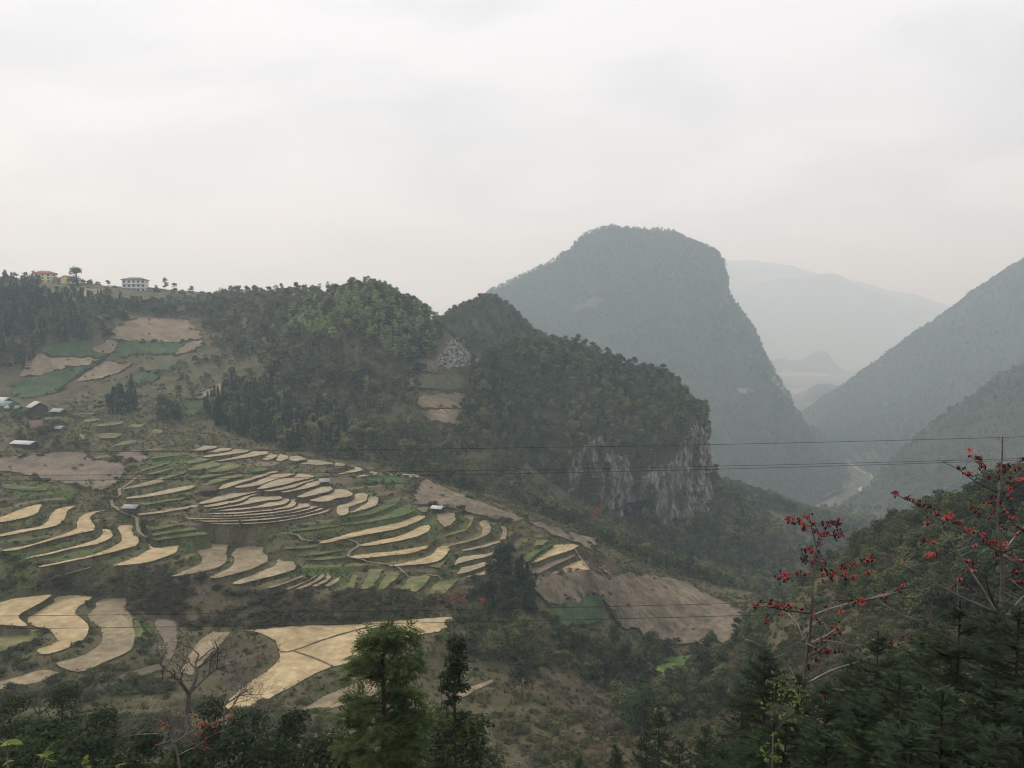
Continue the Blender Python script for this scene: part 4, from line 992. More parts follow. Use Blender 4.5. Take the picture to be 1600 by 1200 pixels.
for i in range(3):
    mb = MB()
    for b in range(16):
        a = rng.uniform(0, 6.28); r0 = rng.uniform(0, .35); le = rng.uniform(.3, .65); bend = rng.uniform(.1, .4)
        c = np.array([math.cos(a), math.sin(a), 0]); s = np.array([-math.sin(a), math.cos(a), 0]) * .04
        p0 = c * r0; p1 = p0 + c * bend * .4 + np.array([0, 0, le * .7]); p2 = p0 + c * bend + np.array([0, 0, le])
        mb.add([p0 - s, p0 + s, p1 + s * .8, p1 - s * .8, p2], [(0, 1, 2, 3)], [(3, 2, 4)])
    PROTO['tuft%d' % i] = (mb.mesh('tuft', [MATS['grass_blade']]), None)

# ------------------------------------------------------------------ where plants grow
class Bag:
    def __init__(s): s.d = []
    def add(s, p, kind, sc, tint, region, sq=1.0):
        n = len(p)
        if n == 0: return
        s.d.append((np.asarray(p, float), np.asarray(kind), np.broadcast_to(sc, n).astype(float), np.broadcast_to(tint, n).astype(float), np.full(n, region, object), np.broadcast_to(sq, n).astype(float)))
    def get(s):
        return [np.concatenate([r[i] for r in s.d]) for i in range(6)]
BAG = Bag()
G = np.random.default_rng(42)
def pick(n, mix):
    names = []; w = []
    for base, cnt, pr in mix:
        for i in range(cnt): names.append('%s%d' % (base, i)); w.append(pr / cnt)
    w = np.array(w); return np.array(names)[G.choice(len(names), n, p=w / w.sum())]
def rand_in(poly, dens, Z=None):
    x0, y0 = poly.min(0); x1, y1 = poly.max(0)
    n = int((x1 - x0) * (y1 - y0) * dens)
    x = G.uniform(x0, x1, n); y = G.uniform(y0, y1, n); m = inpoly(x, y, poly)
    return x[m], y[m]
def off_fields(x, y, grow=0):
    j = np.clip(np.searchsorted(gy, y) - 0, 0, len(gy) - 1); i = np.clip(np.searchsorted(gx, x), 0, len(gx) - 1)
    m = ~INPAD[j, i]
    for c in FIELDS:
        a0, b0 = c.min(0); a1, b1 = c.max(0)
        k = (x > a0) & (x < a1) & (y > b0) & (y < b1) & m
        if k.any(): m[k] &= ~inpoly(x[k], y[k], c)
    return m
_gz = np.gradient(GZ, gy, gx)
STEEP = np.clip(np.sqrt(1 + _gz[0] ** 2 + _gz[1] ** 2), 1, 3.0)
def steep(x, y): return bil(STEEP, x, y)
def grow(poly, dens, mix, sc, region, clump=18., thr=-.2, tint=(.2, .8), sq=1.0):
    x, y = rand_in(poly, dens * 3.0)
    k_ = G.random(len(x)) < steep(x, y) / 3.0; x, y = x[k_], y[k_]
    nz = fbm(np.stack([x, y], -1) / clump, 3, 51)
    m = off_fields(x, y) & (nz > thr); x, y, nz = x[m], y[m], nz[m]
    p = np.column_stack([x, y, bil(GZ, x, y) - .15]); n = len(x)
    s = G.uniform(sc[0], sc[1], n) * (1 + .2 * nz)
    t = np.clip(G.uniform(tint[0], tint[1], n) + .25 * fbm(np.stack([x, y], -1) / 25., 2, 53), 0, 1)
    BAG.add(p, pick(n, mix), s, t, region, sq)
def wp(*pts): return np.array(pts, float)
ALLB = [('broadleaf', 5, .8), ('dry', 3, .2)]
W_HILL = zone([(330, 475), (380, 462), (450, 462), (500, 470), (560, 460), (640, 492), (695, 520), (680, 560), (650, 610), (648, 640), (655, 720), (560, 722), (470, 706), (400, 692), (310, 640), (340, 600), (420, 585), (380, 545), (325, 520)])
W_HILL = np.concatenate([W_HILL, wp((-80, 500))]) if 0 else W_HILL
PINES = zone([(312, 640), (350, 612), (430, 600), (470, 640), (540, 665), (560, 702), (460, 704), (400, 692), (340, 672)])
nW = lambda lo, hi: wp(*lo, *hi)
grow(W_HILL, .055, [('broadleaf', 5, .66), ('dry', 3, .36), ('poplar', 3, .04), ('shrub', 4, .1)], (.55, 1.4), 'wooded hill', 22, -.75, (.1, .95))
# the hill's upper right flank carries fresh green trees; behind the crest the wood goes on
UP = zone([(455, 475), (520, 478), (570, 462), (640, 494), (690, 522), (680, 560), (620, 570), (560, 520), (500, 530), (450, 530)])
grow(UP, .10, [('poplar', 3, .75), ('broadleaf', 5, .25)], (.7, 1.15), 'wooded hill crest', 14, -.8, (.55, 1.))
grow(zone([(440, 530), (540, 520), (570, 600), (560, 660), (470, 650), (430, 590)]), .03, [('dry', 3, .75), ('broadleaf', 5, .25)], (.6, 1.2), 'wooded hill', 14, -.4, (.3, 1.))
grow(wp((-130, 470), (-40, 465), (-30, 520), (-90, 560), (-150, 540)), .03, [('broadleaf', 5, .6), ('poplar', 3, .3), ('dry', 3, .1)], (.8, 1.1), 'wooded hill crest', 20, -.6)
grow(PINES, .10, [('pine', 3, 1.)], (.7, 1.05), 'dark pine grove', 20, -.9, (.1, .6))
LEFTW = zone([(-60, 450), (0, 455), (60, 462), (110, 478), (165, 512), (172, 532), (130, 540), (62, 545), (48, 572), (0, 585), (-60, 590)])
grow(LEFTW, .075, [('broadleaf', 5, .55), ('pine', 3, .35), ('greenbush', 3, .1)], (.75, 1.1), 'dark wood at the left', 20, -.7, (.0, .45))
grow(wp((-380, 520), (-300, 500), (-250, 500), (-240, 560), (-380, 580)), .03, [('broadleaf', 5, .7), ('pine', 3, .3)], (.6, .9), 'dark wood at the left', 20, -.7, (.0, .45))
BAND = zone([(110, 482), (160, 472), (200, 474), (320, 468), (335, 492), (300, 500), (200, 497), (172, 505)])
grow(BAND, .08, ALLB, (.5, .85), 'wood below the ridge', 20, -.7, (.05, .55))
grow(zone([(325, 465), (500, 462), (515, 485), (430, 530), (380, 565), (325, 540), (310, 500)]), .065, [('broadleaf', 5, .5), ('dry', 3, .2), ('shrub', 4, .3)], (.55, 1.0), 'ridge left of the wooded hill', 20, -.6, (.1, .6))
grow(zone([(150, 640), (190, 600), (300, 560), (400, 560), (420, 585), (340, 600), (300, 640), (290, 665), (200, 660)]), .045, [('shrub', 4, .5), ('broadleaf', 5, .25), ('drybush', 3, .25)], (.5, .9), 'scrubby slope below the fields', 14, -.1)
grow(zone([(160, 640), (205, 600), (215, 640), (190, 655)]), .06, [('pine', 3, .6), ('broadleaf', 5, .4)], (.6, .95), 'scrubby slope below the fields', 20, -.9, (.1, .5))
grow(zone([(245, 640), (280, 635), (285, 665), (245, 660)]), .06, [('broadleaf', 5, 1.)], (.6, .9), 'scrubby slope below the fields', 20, -.9, (.1, .4))
grow(wp((-470, 400), (-120, 400), (-120, 640), (-420, 660)), .006, [('shrub', 4, .5), ('drybush', 3, .3), ('broadleaf', 5, .2)], (.5, .95), 'open slope with fields', 14, -.2)
grow(zone([(0, 640), (60, 648), (130, 690), (140, 705), (90, 708), (0, 680)]), .05, [('broadleaf', 5, .7), ('greenbush', 3, .3)], (.45, .75), 'trees around the hamlet', 12, -.3, (.4, .9))
grow(zone([(645, 640), (655, 720), (665, 742), (745, 770), (748, 700), (740, 665), (660, 668)]), .055, ALLB, (.6, .95), 'foot of the saddle', 20, -.5)
grow(zone([(640, 530), (690, 530), (655, 600), (645, 640), (620, 600)]), .04, ALLB, (.7, 1.05), 'wooded hill', 20, -.8, (.1, .5))
grow(zone([(735, 560), (760, 560), (752, 700), (742, 640)]), .04, [('dry', 3, .6), ('broadleaf', 5, .4)], (.6, .9), 'foot of the saddle', 20, -.8, (.1, .5))
# hidden dip and the slopes under the cliff
grow(wp((-80, 330), (-20, 318), (40, 305), (75, 295), (95, 330), (130, 350), (170, 430), (150, 440), (60, 425), (-60, 385)), .05, [('broadleaf', 5, .7), ('shrub', 4, .2), ('dry', 3, .1)], (.6, 1.05), 'below the cliff', 20, -.6, (.2, .7))
grow(wp((75, 300), (140, 300), (240, 420), (260, 600), (150, 560), (150, 430)), .045, [('broadleaf', 5, .45), ('shrub', 4, .4), ('dry', 3, .15)], (.55, 1.0), 'gorge flank below the cliff', 20, -.3, (.1, .7))
grow(wp((60, 415), (150, 430), (150, 560), (100, 545), (55, 480)), .06, [('broadleaf', 5, .6), ('shrub', 4, .4)], (.5, .9), 'gorge flank below the cliff', 20, -.8, (.1, .6))
grow(wp((115, 470), (200, 510), (270, 640), (310, 800), (240, 800), (180, 650)), .05, [('broadleaf', 5, .7), ('shrub', 4, .3)], (.5, 1.0), 'gorge flank below the cliff', 30, -.8, (.1, .6))
grow(wp((190, 540), (520, 480), (515, 895), (230, 895)), .035, [('broadleaf', 5, .7), ('shrub', 4, .3)], (.7, 1.2), 'gorge flank below the cliff', 30, -.5, (.1, .7))
grow(wp((140, 300), (300, 330), (420, 600), (380, 860), (240, 600)), .03, [('broadleaf', 5, .5), ('shrub', 4, .5)], (.8, 1.2), 'gorge flank below the cliff', 20, -.3, (.1, .7))
# banks of scrub between the terraces
BANK = zone([(0, 880), (120, 905), (200, 895), (270, 888), (350, 935), (500, 925), (560, 925), (700, 935), (770, 930), (790, 965), (720, 975), (560, 972), (400, 985), (300, 975), (200, 958), (140, 932), (0, 920)])
grow(BANK, .5, [('drybush', 3, .5), ('shrub', 4, .4), ('greenbush', 3, .1)], (.55, 1.25), 'scrub bank between the terraces', 10, -.4, (.0, .5))
grow(zone([(740, 870), (800, 865), (835, 920), (835, 965), (780, 970), (740, 950)]), .12, [('broadfine', 4, .8), ('pine', 3, .2)], (.55, .95), 'dark copse at the end of the terraces', 20, -.9, (.0, .35))
grow(zone([(640, 935), (740, 940), (740, 975), (650, 962)]), .08, [('greenbush', 3, .5), ('dry', 3, .2), ('shrub', 4, .3)], (.5, .9), 'scrub bank between the terraces', 20, -.9)
GULLY = zone([(710, 970), (830, 965), (880, 1000), (960, 1010), (1000, 1050), (1020, 1010), (1110, 1010), (1200, 960), (1200, 1090), (1010, 1190), (990, 1150), (940, 1080), (900, 1045), (800, 1050), (700, 1010)])
grow(GULLY, .36, [('shrub', 4, .45), ('greenbush', 3, .25), ('broadfine', 4, .12), ('drybush', 3, .18)], (.6, 1.2), 'gully', 11, -.25, (.1, .7))
SPUR = wp((70, 150), (95, 215), (70, 240), (100, 250), (150, 225), (200, 240), (230, 170), (190, 90), (110, 70), (60, 95))
grow(SPUR, .22, [('shrub', 4, .5), ('broadfine', 4, .25), ('drybush', 3, .15), ('greenbush', 3, .1)], (.6, 1.15), 'right hand spur', 13, -.45, (.0, .55))
grow(zone([(1240, 900), (1330, 860), (1450, 850), (1600, 900), (1600, 980), (1400, 960), (1250, 960)]), .05, [('broadfine', 4, .8), ('dry', 3, .2)], (.6, 1.0), 'right hand spur', 16, -.3, (.0, .5))
grow(wp((-60, 95), (30, 95), (60, 130), (45, 185), (-10, 150), (-60, 150)), .22, [('shrub', 4, .35), ('drybush', 3, .4), ('greenbush', 3, .25)], (.5, 1.1), 'scrubby slope below', 10, -.2, (.1, .7))
grow(wp((-200, 95), (-60, 95), (-60, 150), (-85, 165), (-140, 190), (-220, 190)), .25, [('shrub', 4, .4), ('drybush', 3, .2), ('greenbush', 3, .4)], (.6, 1.3), 'scrubby slope below', 10, -.3, (.0, .6))
grow(wp((-232, 96), (136, 96), (136, 330), (-232, 400)), .09, [('shrub', 4, .5), ('greenbush', 3, .35), ('drybush', 3, .15)], (.3, .8), 'terrace banks', 8, -.2, (.1, .8))
grow(wp((0, 60), (130, 50), (185, 110), (150, 205), (70, 190), (30, 125)), .32, [('shrub', 4, .5), ('greenbush', 3, .3), ('drybush', 3, .2)], (.6, 1.3), 'right hand spur', 9, -.5, (.0, .5))
# grass on the banks
def tufts(poly, dens, sc, thr=-.4, near_only=False):
    x, y = rand_in(poly, dens * 3.0); k_ = G.random(len(x)) < (steep(x, y) - .7) / 2.3; x, y = x[k_], y[k_]; m = off_fields(x, y)
    if near_only:
        j = np.clip(np.searchsorted(gy, y), 0, len(gy) - 1); i = np.clip(np.searchsorted(gx, x), 0, len(gx) - 1); m &= NEARPAD[j, i]
    nz = fbm(np.stack([x, y], -1) / 7., 3, 57); m &= nz > thr
    x, y, nz = x[m], y[m], nz[m]; n = len(x)
    j = np.clip(np.searchsorted(gy, y), 0, len(gy) - 1); i = np.clip(np.searchsorted(gx, x), 0, len(gx) - 1)
    k_ = ~((TREAD[j, i, 0] > .3) & (G.random(n) < .85)); x, y, nz = x[k_], y[k_], nz[k_]; n = len(x)
    lush = inzones(x, y, Z_LUSH); br = inzones(x, y, Z_BROWN)
    t = np.clip(.42 + .3 * nz + .25 * lush - .3 * br + G.normal(0, .12, n), 0, .72); t = np.where(G.random(n) < .07, .95, t)
    BAG.add(np.column_stack([x, y, bil(GZ, x, y) - .05]), pick(n, [('tuft', 3, 1.)]), G.uniform(sc[0], sc[1], n), t, 'grass')
tufts(wp((XA, 150), (XB, 150), (XB, 350), (XA, 420)), 1.3, (.5, 1.2), -.7, True)
tufts(wp((XA, 96), (XB, 96), (XB, 350), (XA, 420)), .35, (.8, 1.9), -.3)
tufts(zone([(820, 905), (910, 890), (960, 905), (1060, 905), (1170, 955), (1150, 1010), (1000, 1000), (950, 950), (860, 955)]), .2, (.5, 1.0), .1)

for kind_, w_, zc_ in paddies:                      # ragged fringe of grass along every paddy
    e_ = np.roll(w_, -1, 0) - w_; l_ = np.linalg.norm(e_, axis=1); n_ = int(l_.sum() * .7)
    k_ = G.choice(len(w_), n_, p=l_ / l_.sum()); p_ = w_[k_] + e_[k_] * G.random((n_, 1)) + G.normal(0, .3, (n_, 2))
    z_ = np.minimum(bil(GZ, p_[:, 0], p_[:, 1]) + .1, zc_)
    BAG.add(np.column_stack([p_, z_]), pick(n_, [('tuft', 3, 1.)]), G.uniform(.35, .85, n_), np.clip(.35 + .3 * fbm(p_ / 9., 2, 59) + G.normal(0, .1, n_), 0, .9), 'grass')
for c_ in FIELDS:
    e_ = np.roll(c_, -1, 0) - c_; l_ = np.linalg.norm(e_, axis=1); n_ = int(l_.sum() * .8)
    k_ = G.choice(len(c_), n_, p=l_ / l_.sum()); p_ = c_[k_] + e_[k_] * G.random((n_, 1)) + G.normal(0, .8, (n_, 2))
    BAG.add(np.column_stack([p_, bil(GZ, p_[:, 0], p_[:, 1])]), pick(n_, [('tuft', 3, .75), ('shrub', 4, .15), ('drybush', 3, .1)]), G.uniform(.5, 1.4, n_) , G.uniform(.1, .6, n_), 'grass')
    x_, y_ = rand_in(c_, .02); BAG.add(np.column_stack([x_, y_, bil(GZ, x_, y_) + .2]), pick(len(x_), [('tuft', 3, .8), ('drybush', 3, .2)]), G.uniform(.4, 1.1, len(x_)), G.uniform(.1, .6, len(x_)), 'grass')

def on_loft(g, q, rk, dens, mix, sc, region, clump, thr=-.5, tint=(.1, .7), rkmax=.45, ymax=None, sq=1.0):
    v = g.reshape(-1, 3); a, b, c, d = v[q[:, 0]], v[q[:, 1]], v[q[:, 2]], v[q[:, 3]]
    ar = .5 * np.linalg.norm(np.cross(b - a, c - a), axis=1) + .5 * np.linalg.norm(np.cross(c - a, d - a), axis=1)
    nz_ = np.cross(b - a, c - a)[:, 2] / (np.linalg.norm(np.cross(b - a, c - a), axis=1) + 1e-9)
    ctr = (a + b + c + d) / 4
    w = ar * (np.abs(nz_) * .6 + .4)
    px, py = to_px(ctr); w = w * ((px > -120) & (px < 1720) & (py < 1000))
    if ymax is not None: w = w * (ctr[:, 1] < ymax)
    n = int(w.sum() * dens); k = G.choice(len(q), n, p=w / w.sum())
    u, s = G.random((2, n)); p = (a[k] * (1 - u)[:, None] + b[k] * u[:, None]) * (1 - s)[:, None] + (d[k] * (1 - u)[:, None] + c[k] * u[:, None]) * s[:, None]
    r = rk.ravel()[q[k, 0]]; nz = fbm(p / clump, 3, 61)
    m = (nz > thr) & (r < rkmax * G.uniform(.3, 1.6, n)); p = p[m]; nz = nz[m]; n = len(p)
    t = np.clip(G.uniform(tint[0], tint[1], n) + .3 * fbm(p / (clump * 2.), 2, 63), 0, 1)
    BAG.add(p - [0, 0, .3], pick(n, mix), G.uniform(sc[0], sc[1], n) * (1 + .2 * nz), t, region, sq)
on_loft(KG, KQ, KR, .13, [('broadleaf', 5, .66), ('dry', 3, .16), ('shrub', 4, .18)], (.45, 1.2), 'karst hill', 25., -.9, (.05, .9), ymax=570)
on_loft(KG, KQ, KR, .05, [('shrub', 4, .6), ('greenbush', 3, .4)], (.7, 1.6), 'karst hill', 12., -.1, (.1, .7), rkmax=9., ymax=570)
on_loft(CG, CQ, CRK, .04, [('broadleaf', 5, .8), ('dry', 3, .2)], (.8, 1.2), 'cone hill', 25., -.8, ymax=720)
on_loft(PG, PQ, PR, .019, [('broadleaf', 5, .85), ('dry', 3, .15)], (.7, 1.75), 'karst peak', 80., -.9, (.1, .6), ymax=1640 * FARK)
on_loft(R1G, R1Q, R1R, .014, [('broadleaf', 5, .8), ('dry', 3, .2)], (.8, 1.9), 'valley mountain', 80., -.8, (.0, .6))
on_loft(R2G, R2Q, R2R, .017, [('broadleaf', 5, .8), ('dry', 3, .2)], (.7, 1.6), 'valley spur', 60., -.8, (.1, .7))

# ------------------------------------------------------------------ plant them: the largest in view singly, the rest as woods, scrub and grass
pos, kind, scl, tin, reg, sqz = BAG.get()
base = np.array([k.rstrip('0123456789') for k in kind])
HGT = dict(broadfine=6.6, broadleaf=7., poplar=8.5, pine=8.5, dry=6.2, shrub=1.9, drybush=1.8, greenbush=1.9, tuft=.6)
px_, py_ = to_px(pos)
size_px = np.array([HGT[b] for b in base]) * scl / np.maximum(pos[:, 1], 1) * FPX
inview = (reg != 'grass') & (px_ > 5) & (px_ < 1595) & (py_ < 1230) & (pos[:, 1] > 20)
# a plant counts as in view when nothing of the land stands before its top
def land_hides(p):
    vis = np.ones(len(p), bool)
    for f in np.linspace(.12, .985, 60):
        q_ = p * f
        vis &= ~((q_[:, 2] < bil(GZ, q_[:, 0], q_[:, 1]) - .2) & (q_[:, 1] > 3))
    return ~vis
top = pos + np.column_stack([0 * scl, 0 * scl, np.array([HGT[b] for b in base]) * scl * .8])
inview &= ~land_hides(top)
SINGLE = np.zeros(len(pos), bool)
FAM = {'broadfine': 'tree', 'broadleaf': 'tree', 'poplar': 'tree', 'dry': 'tree', 'pine': 'pine', 'shrub': 'shrub', 'drybush': 'shrub', 'greenbush': 'shrub', 'tuft': 'tuft'}
fam = np.array([FAM[b] for b in base])
for f, lim in (('tree', 262), ('pine', 120), ('shrub', 250)):
    k = np.where((fam == f) & inview)[0]
    SINGLE[k[np.argsort(-size_px[k])][:lim]] = True
WORD = dict(broadfine='broadleaf tree', broadleaf='broadleaf tree', poplar='fresh green tree', dry='half bare tree', pine='pine', shrub='olive bush', drybush='brown bush', greenbush='leafy bush')
WHERE = {'wooded hill': 'wooded hill', 'wooded hill crest': 'wooded hill crest', 'dark pine grove': 'dark pine grove', 'dark wood at the left': 'wood below the yellow building',
         'wood below the ridge': 'wood band below the ridge', 'ridge left of the wooded hill': 'ridge beside the wooded hill', 'scrubby slope below the fields': 'slope below the fields',
         'open slope with fields': 'slope with sloping fields', 'trees around the hamlet': 'hamlet trees', 'foot of the saddle': 'saddle foot', 'below the cliff': 'wood below the cliff',
         'gorge flank below the cliff': 'gorge flank', 'scrub bank between the terraces': 'scrub bank between terraces', 'dark copse at the end of the terraces': 'copse ending the terraces',
         'gully': 'gully', 'right hand spur': 'spur behind red flowers', 'scrubby slope below': 'slope below big paddy', 'terrace banks': 'terrace banks',
         'karst hill': 'karst hill', 'cone hill': 'cone hill', 'karst peak': 'tall karst peak', 'valley mountain': 'hazy mountain', 'valley spur': 'hazy spur', 'grass': ''}
NAME = dict(broadfine='broadleaf_tree', broadleaf='broadleaf_tree', poplar='slender_tree', dry='bare_tree', pine='pine_tree', shrub='shrub', drybush='shrub', greenbush='shrub')
REGBOX = {}
for r_ in set(reg[SINGLE]):
    k_ = SINGLE & (reg == r_); REGBOX[r_] = (np.quantile(px_[k_], [.2, .4, .6, .8]), np.quantile(py_[k_], [.2, .4, .6, .8]))
HOR = ['far left', 'left', 'middle', 'right', 'far right']; VER = ['topmost', 'upper', 'midway', 'lower', 'lowest']
def plant(k):
    b = base[k]; cm, tm = PROTO[kind[k]]; is_tree = tm is not None
    tone = 'dark' if tin[k] < .3 else 'mid toned' if tin[k] < .6 else 'pale'
    size = 'small' if scl[k] < .75 else 'tall' if scl[k] > 1.0 else 'middling'
    qx, qy = REGBOX[reg[k]]
    lab = '%s %s %s, %s, at the %s of the %s' % (size, tone, WORD[b], VER[int(np.searchsorted(qy, py_[k]))], HOR[int(np.searchsorted(qx, px_[k]))], WHERE[reg[k]])
    lab = ' '.join(lab.split()[:16]) if len(lab.split()) > 16 else lab
    rz = G.uniform(0, 6.28)
    grp = '%s, %s' % (WORD[b], WHERE[reg[k]])
    if is_tree:
        o = empty(NAME[b], pos[k], rz, scl[k])
        tag(o, lab, 'tree', grp)
        c = link('crown', cm, o); c['tint'] = float(tin[k]); link('trunk', tm, o)
    else:
        o = link(NAME[b], cm, None, pos[k]); o.rotation_euler = (0, 0, rz); o.scale = (scl[k],) * 3; o['tint'] = float(tin[k])
        tag(o, lab, 'bush', grp)
for k in np.where(SINGLE)[0]: plant(k)

def scatter(name, sel, label):
    """one object of plants set out by geometry nodes"""
    names = sorted(set(kind[sel]))
    coll = bpy.data.collections.new('seedlings_' + name)
    for n in names:
        cm, tm = PROTO[n]
        if tm is not None:
            # crown and trunk in one mesh for the masses
            va = np.empty(len(cm.vertices) * 3, np.float32); cm.vertices.foreach_get('co', va)
            tb = np.empty(len(tm.vertices) * 3, np.float32); tm.vertices.foreach_get('co', tb)
            fq = [tuple(p.vertices) for p in cm.polygons]; o_ = len(cm.vertices)
            ft = [tuple(i + o_ for i in p.vertices) for p in tm.polygons]
            me = bpy.data.meshes.new(n); me.from_pydata(np.concatenate([va, tb]).reshape(-1, 3).tolist(), [], fq + ft)
            me.materials.append(cm.materials[0]); me.materials.append(tm.materials[0])
            me.polygons.foreach_set('material_index', np.array([0] * len(fq) + [1] * len(ft), np.int32)); me.update()
        else:
            me = cm
        coll.objects.link(bpy.data.objects.new(n, me))
    p = pos[sel]; me = bpy.data.meshes.new(name); me.vertices.add(len(p)); me.vertices.foreach_set('co', p.astype(np.float32).ravel())
    attr_f(me, 'tint', tin[sel])
    s3 = np.column_stack([scl[sel] * G.uniform(.85, 1.15, len(p)), scl[sel] * G.uniform(.85, 1.15, len(p)), scl[sel] * sqz[sel]])
    for an, val in (('size', s3), ('turn', np.column_stack([G.normal(0, .06, len(p)), G.normal(0, .06, len(p)), G.uniform(0, 6.28, len(p))]))):
        a = me.attributes.new(an, 'FLOAT_VECTOR', 'POINT'); a.data.foreach_set('vector', val.astype(np.float32).ravel())
    a = me.attributes.new('which', 'INT', 'POINT'); a.data.foreach_set('value', np.array([names.index(n) for n in kind[sel]], np.int32))
    ng = bpy.data.node_groups.new('planting_' + name, 'GeometryNodeTree')
    ng.interface.new_socket('Geometry', in_out='INPUT', socket_type='NodeSocketGeometry'); ng.interface.new_socket('Geometry', in_out='OUTPUT', socket_type='NodeSocketGeometry')
    gi = N(ng, 'NodeGroupInput'); go = N(ng, 'NodeGroupOutput'); ip = N(ng, 'GeometryNodeInstanceOnPoints'); ci = N(ng, 'GeometryNodeCollectionInfo')
    ci.inputs['Collection'].default_value = coll; ci.inputs['Separate Children'].default_value = True; ci.inputs['Reset Children'].default_value = True
    ip.inputs['Pick Instance'].default_value = True
    def na(nm, dt):
        n_ = N(ng, 'GeometryNodeInputNamedAttribute', data_type=dt); n_.inputs['Name'].default_value = nm; return n_.outputs['Attribute']
    ng.links.new(gi.outputs[0], ip.inputs['Points']); ng.links.new(ci.outputs[0], ip.inputs['Instance'])
    ng.links.new(na('which', 'INT'), ip.inputs['Instance Index']); ng.links.new(na('turn', 'FLOAT_VECTOR'), ip.inputs['Rotation']); ng.links.new(na('size', 'FLOAT_VECTOR'), ip.inputs['Scale'])
    ng.links.new(ip.outputs[0], go.inputs[0])
    o = link(name, me); md = o.modifiers.new('planting', 'NODES'); md.node_group = ng
    tag(o, label, kind='stuff')
    return o
rest = ~SINGLE
def regs(*r): return np.isin(reg, r)
scatter('woodland', rest & np.isin(fam, ['tree', 'pine', 'shrub']) & regs('wooded hill', 'wooded hill crest', 'dark pine grove', 'ridge left of the wooded hill', 'foot of the saddle'), 'mixed woodland covering the wooded hill')
scatter('woodland', rest & regs('dark wood at the left', 'wood below the ridge', 'scrubby slope below the fields', 'open slope with fields', 'trees around the hamlet'), 'woods and bushes around the sloping fields')
scatter('woodland', rest & regs('karst hill', 'cone hill', 'below the cliff', 'gorge flank below the cliff'), 'woodland clothing the karst hill and the cone hill')
scatter('woodland', rest & regs('karst peak'), 'forest clothing the tall karst peak')
scatter('woodland', rest & regs('valley mountain', 'valley spur'), 'forest on the hazy slopes right of the gorge')
scatter('undergrowth', rest & (fam != 'tuft') & regs('scrub bank between the terraces', 'dark copse at the end of the terraces', 'gully', 'right hand spur', 'scrubby slope below', 'terrace banks'), 'scrub on the banks, in the gully and on the spur')
scatter('grass', rest & (reg == 'grass'), 'rough grass on the terrace banks')
print('plants', len(pos), 'single', SINGLE.sum(), {f: int((fam == f).sum()) for f in set(fam)})

# ------------------------------------------------------------------ buildings
def flat(name, col, rough=.8, var=.12, scale=.8):
    return noise_mat(name, [tuple(c * (1 - var) for c in col), col, tuple(min(1, c * (1 + var)) for c in col)], scale, rough=rough, fine=(4., .12))
flat('yellow_plaster', (.62, .55, .25)); flat('white_plaster', (.62, .64, .66)); flat('red_tile', (.30, .12, .085)); flat('brown_tile', (.17, .14, .125))
flat('dark_timber', (.060, .055, .05)); flat('grey_timber', (.13, .12, .105)); flat('thatch', (.13, .10, .075)); flat('pale_sheet', (.58, .58, .56), .5); flat('teal_sheet', (.20, .31, .31), .5)
flat('rust_sheet', (.20, .14, .115)); flat('grey_sheet', (.36, .37, .37), .5); flat('window_glass', (.05, .055, .06), .25); flat('mud_brick', (.25, .19, .15))
def hip_roof(w, d, h, ov, ridge=.5):
    x, y = w / 2 + ov, d / 2 + ov; r = max(x - y, .05) if w >= d else .05
    v = [(-x, -y, 0), (x, -y, 0), (x, y, 0), (-x, y, 0), (-r, 0, h), (r, 0, h), (-x, -y, -.22), (x, -y, -.22), (x, y, -.22), (-x, y, -.22)]
    mb = MB(); mb.add(v, [(0, 1, 5, 4), (2, 3, 4, 5), (6, 7, 1, 0), (7, 8, 2, 1), (8, 9, 3, 2), (9, 6, 0, 3), (9, 8, 7, 6)], [(1, 2, 5), (3, 0, 4)]); return mb
def gable_roof(w, d, h, ov, ribs=0):
    """ridge along x; two thin slabs, with low ribs for sheet roofs"""
    mb = MB(); x, y = w / 2 + ov, d / 2 + ov; t = .12
    for s in (-1, 1):
        a = np.array([(-x, s * y, -ov * h / (d / 2)), (x, s * y, -ov * h / (d / 2)), (x, 0, h), (-x, 0, h)], float)
        v = np.concatenate([a, a + [0, 0, t]]); q = [(4, 5, 6, 7), (3, 2, 1, 0), (0, 1, 5, 4), (1, 2, 6, 5), (3, 0, 4, 7)]
        mb.add(v, q if s < 0 else [f[::-1] for f in q])
        for k in range(ribs):
            xx = -x + (k + .5) * 2 * x / ribs
            mb.tube([(xx, s * y, -ov * h / (d / 2) + t + .02), (xx, s * .02, h + t + .02)], .035, 4)
    return mb
def gable_walls(w, d, h, rh, sink=3.0):
    mb = MB(); x, y = w / 2, d / 2
    v = [(-x, -y, -sink), (x, -y, -sink), (x, y, -sink), (-x, y, -sink), (-x, -y, h), (x, -y, h), (x, y, h), (-x, y, h), (-x, 0, h + rh - .1), (x, 0, h + rh - .1)]
    mb.add(v, [(0, 1, 5, 4), (2, 3, 7, 6), (1, 2, 6, 5), (3, 0, 4, 7)], [(5, 6, 9), (7, 4, 8)]); return mb
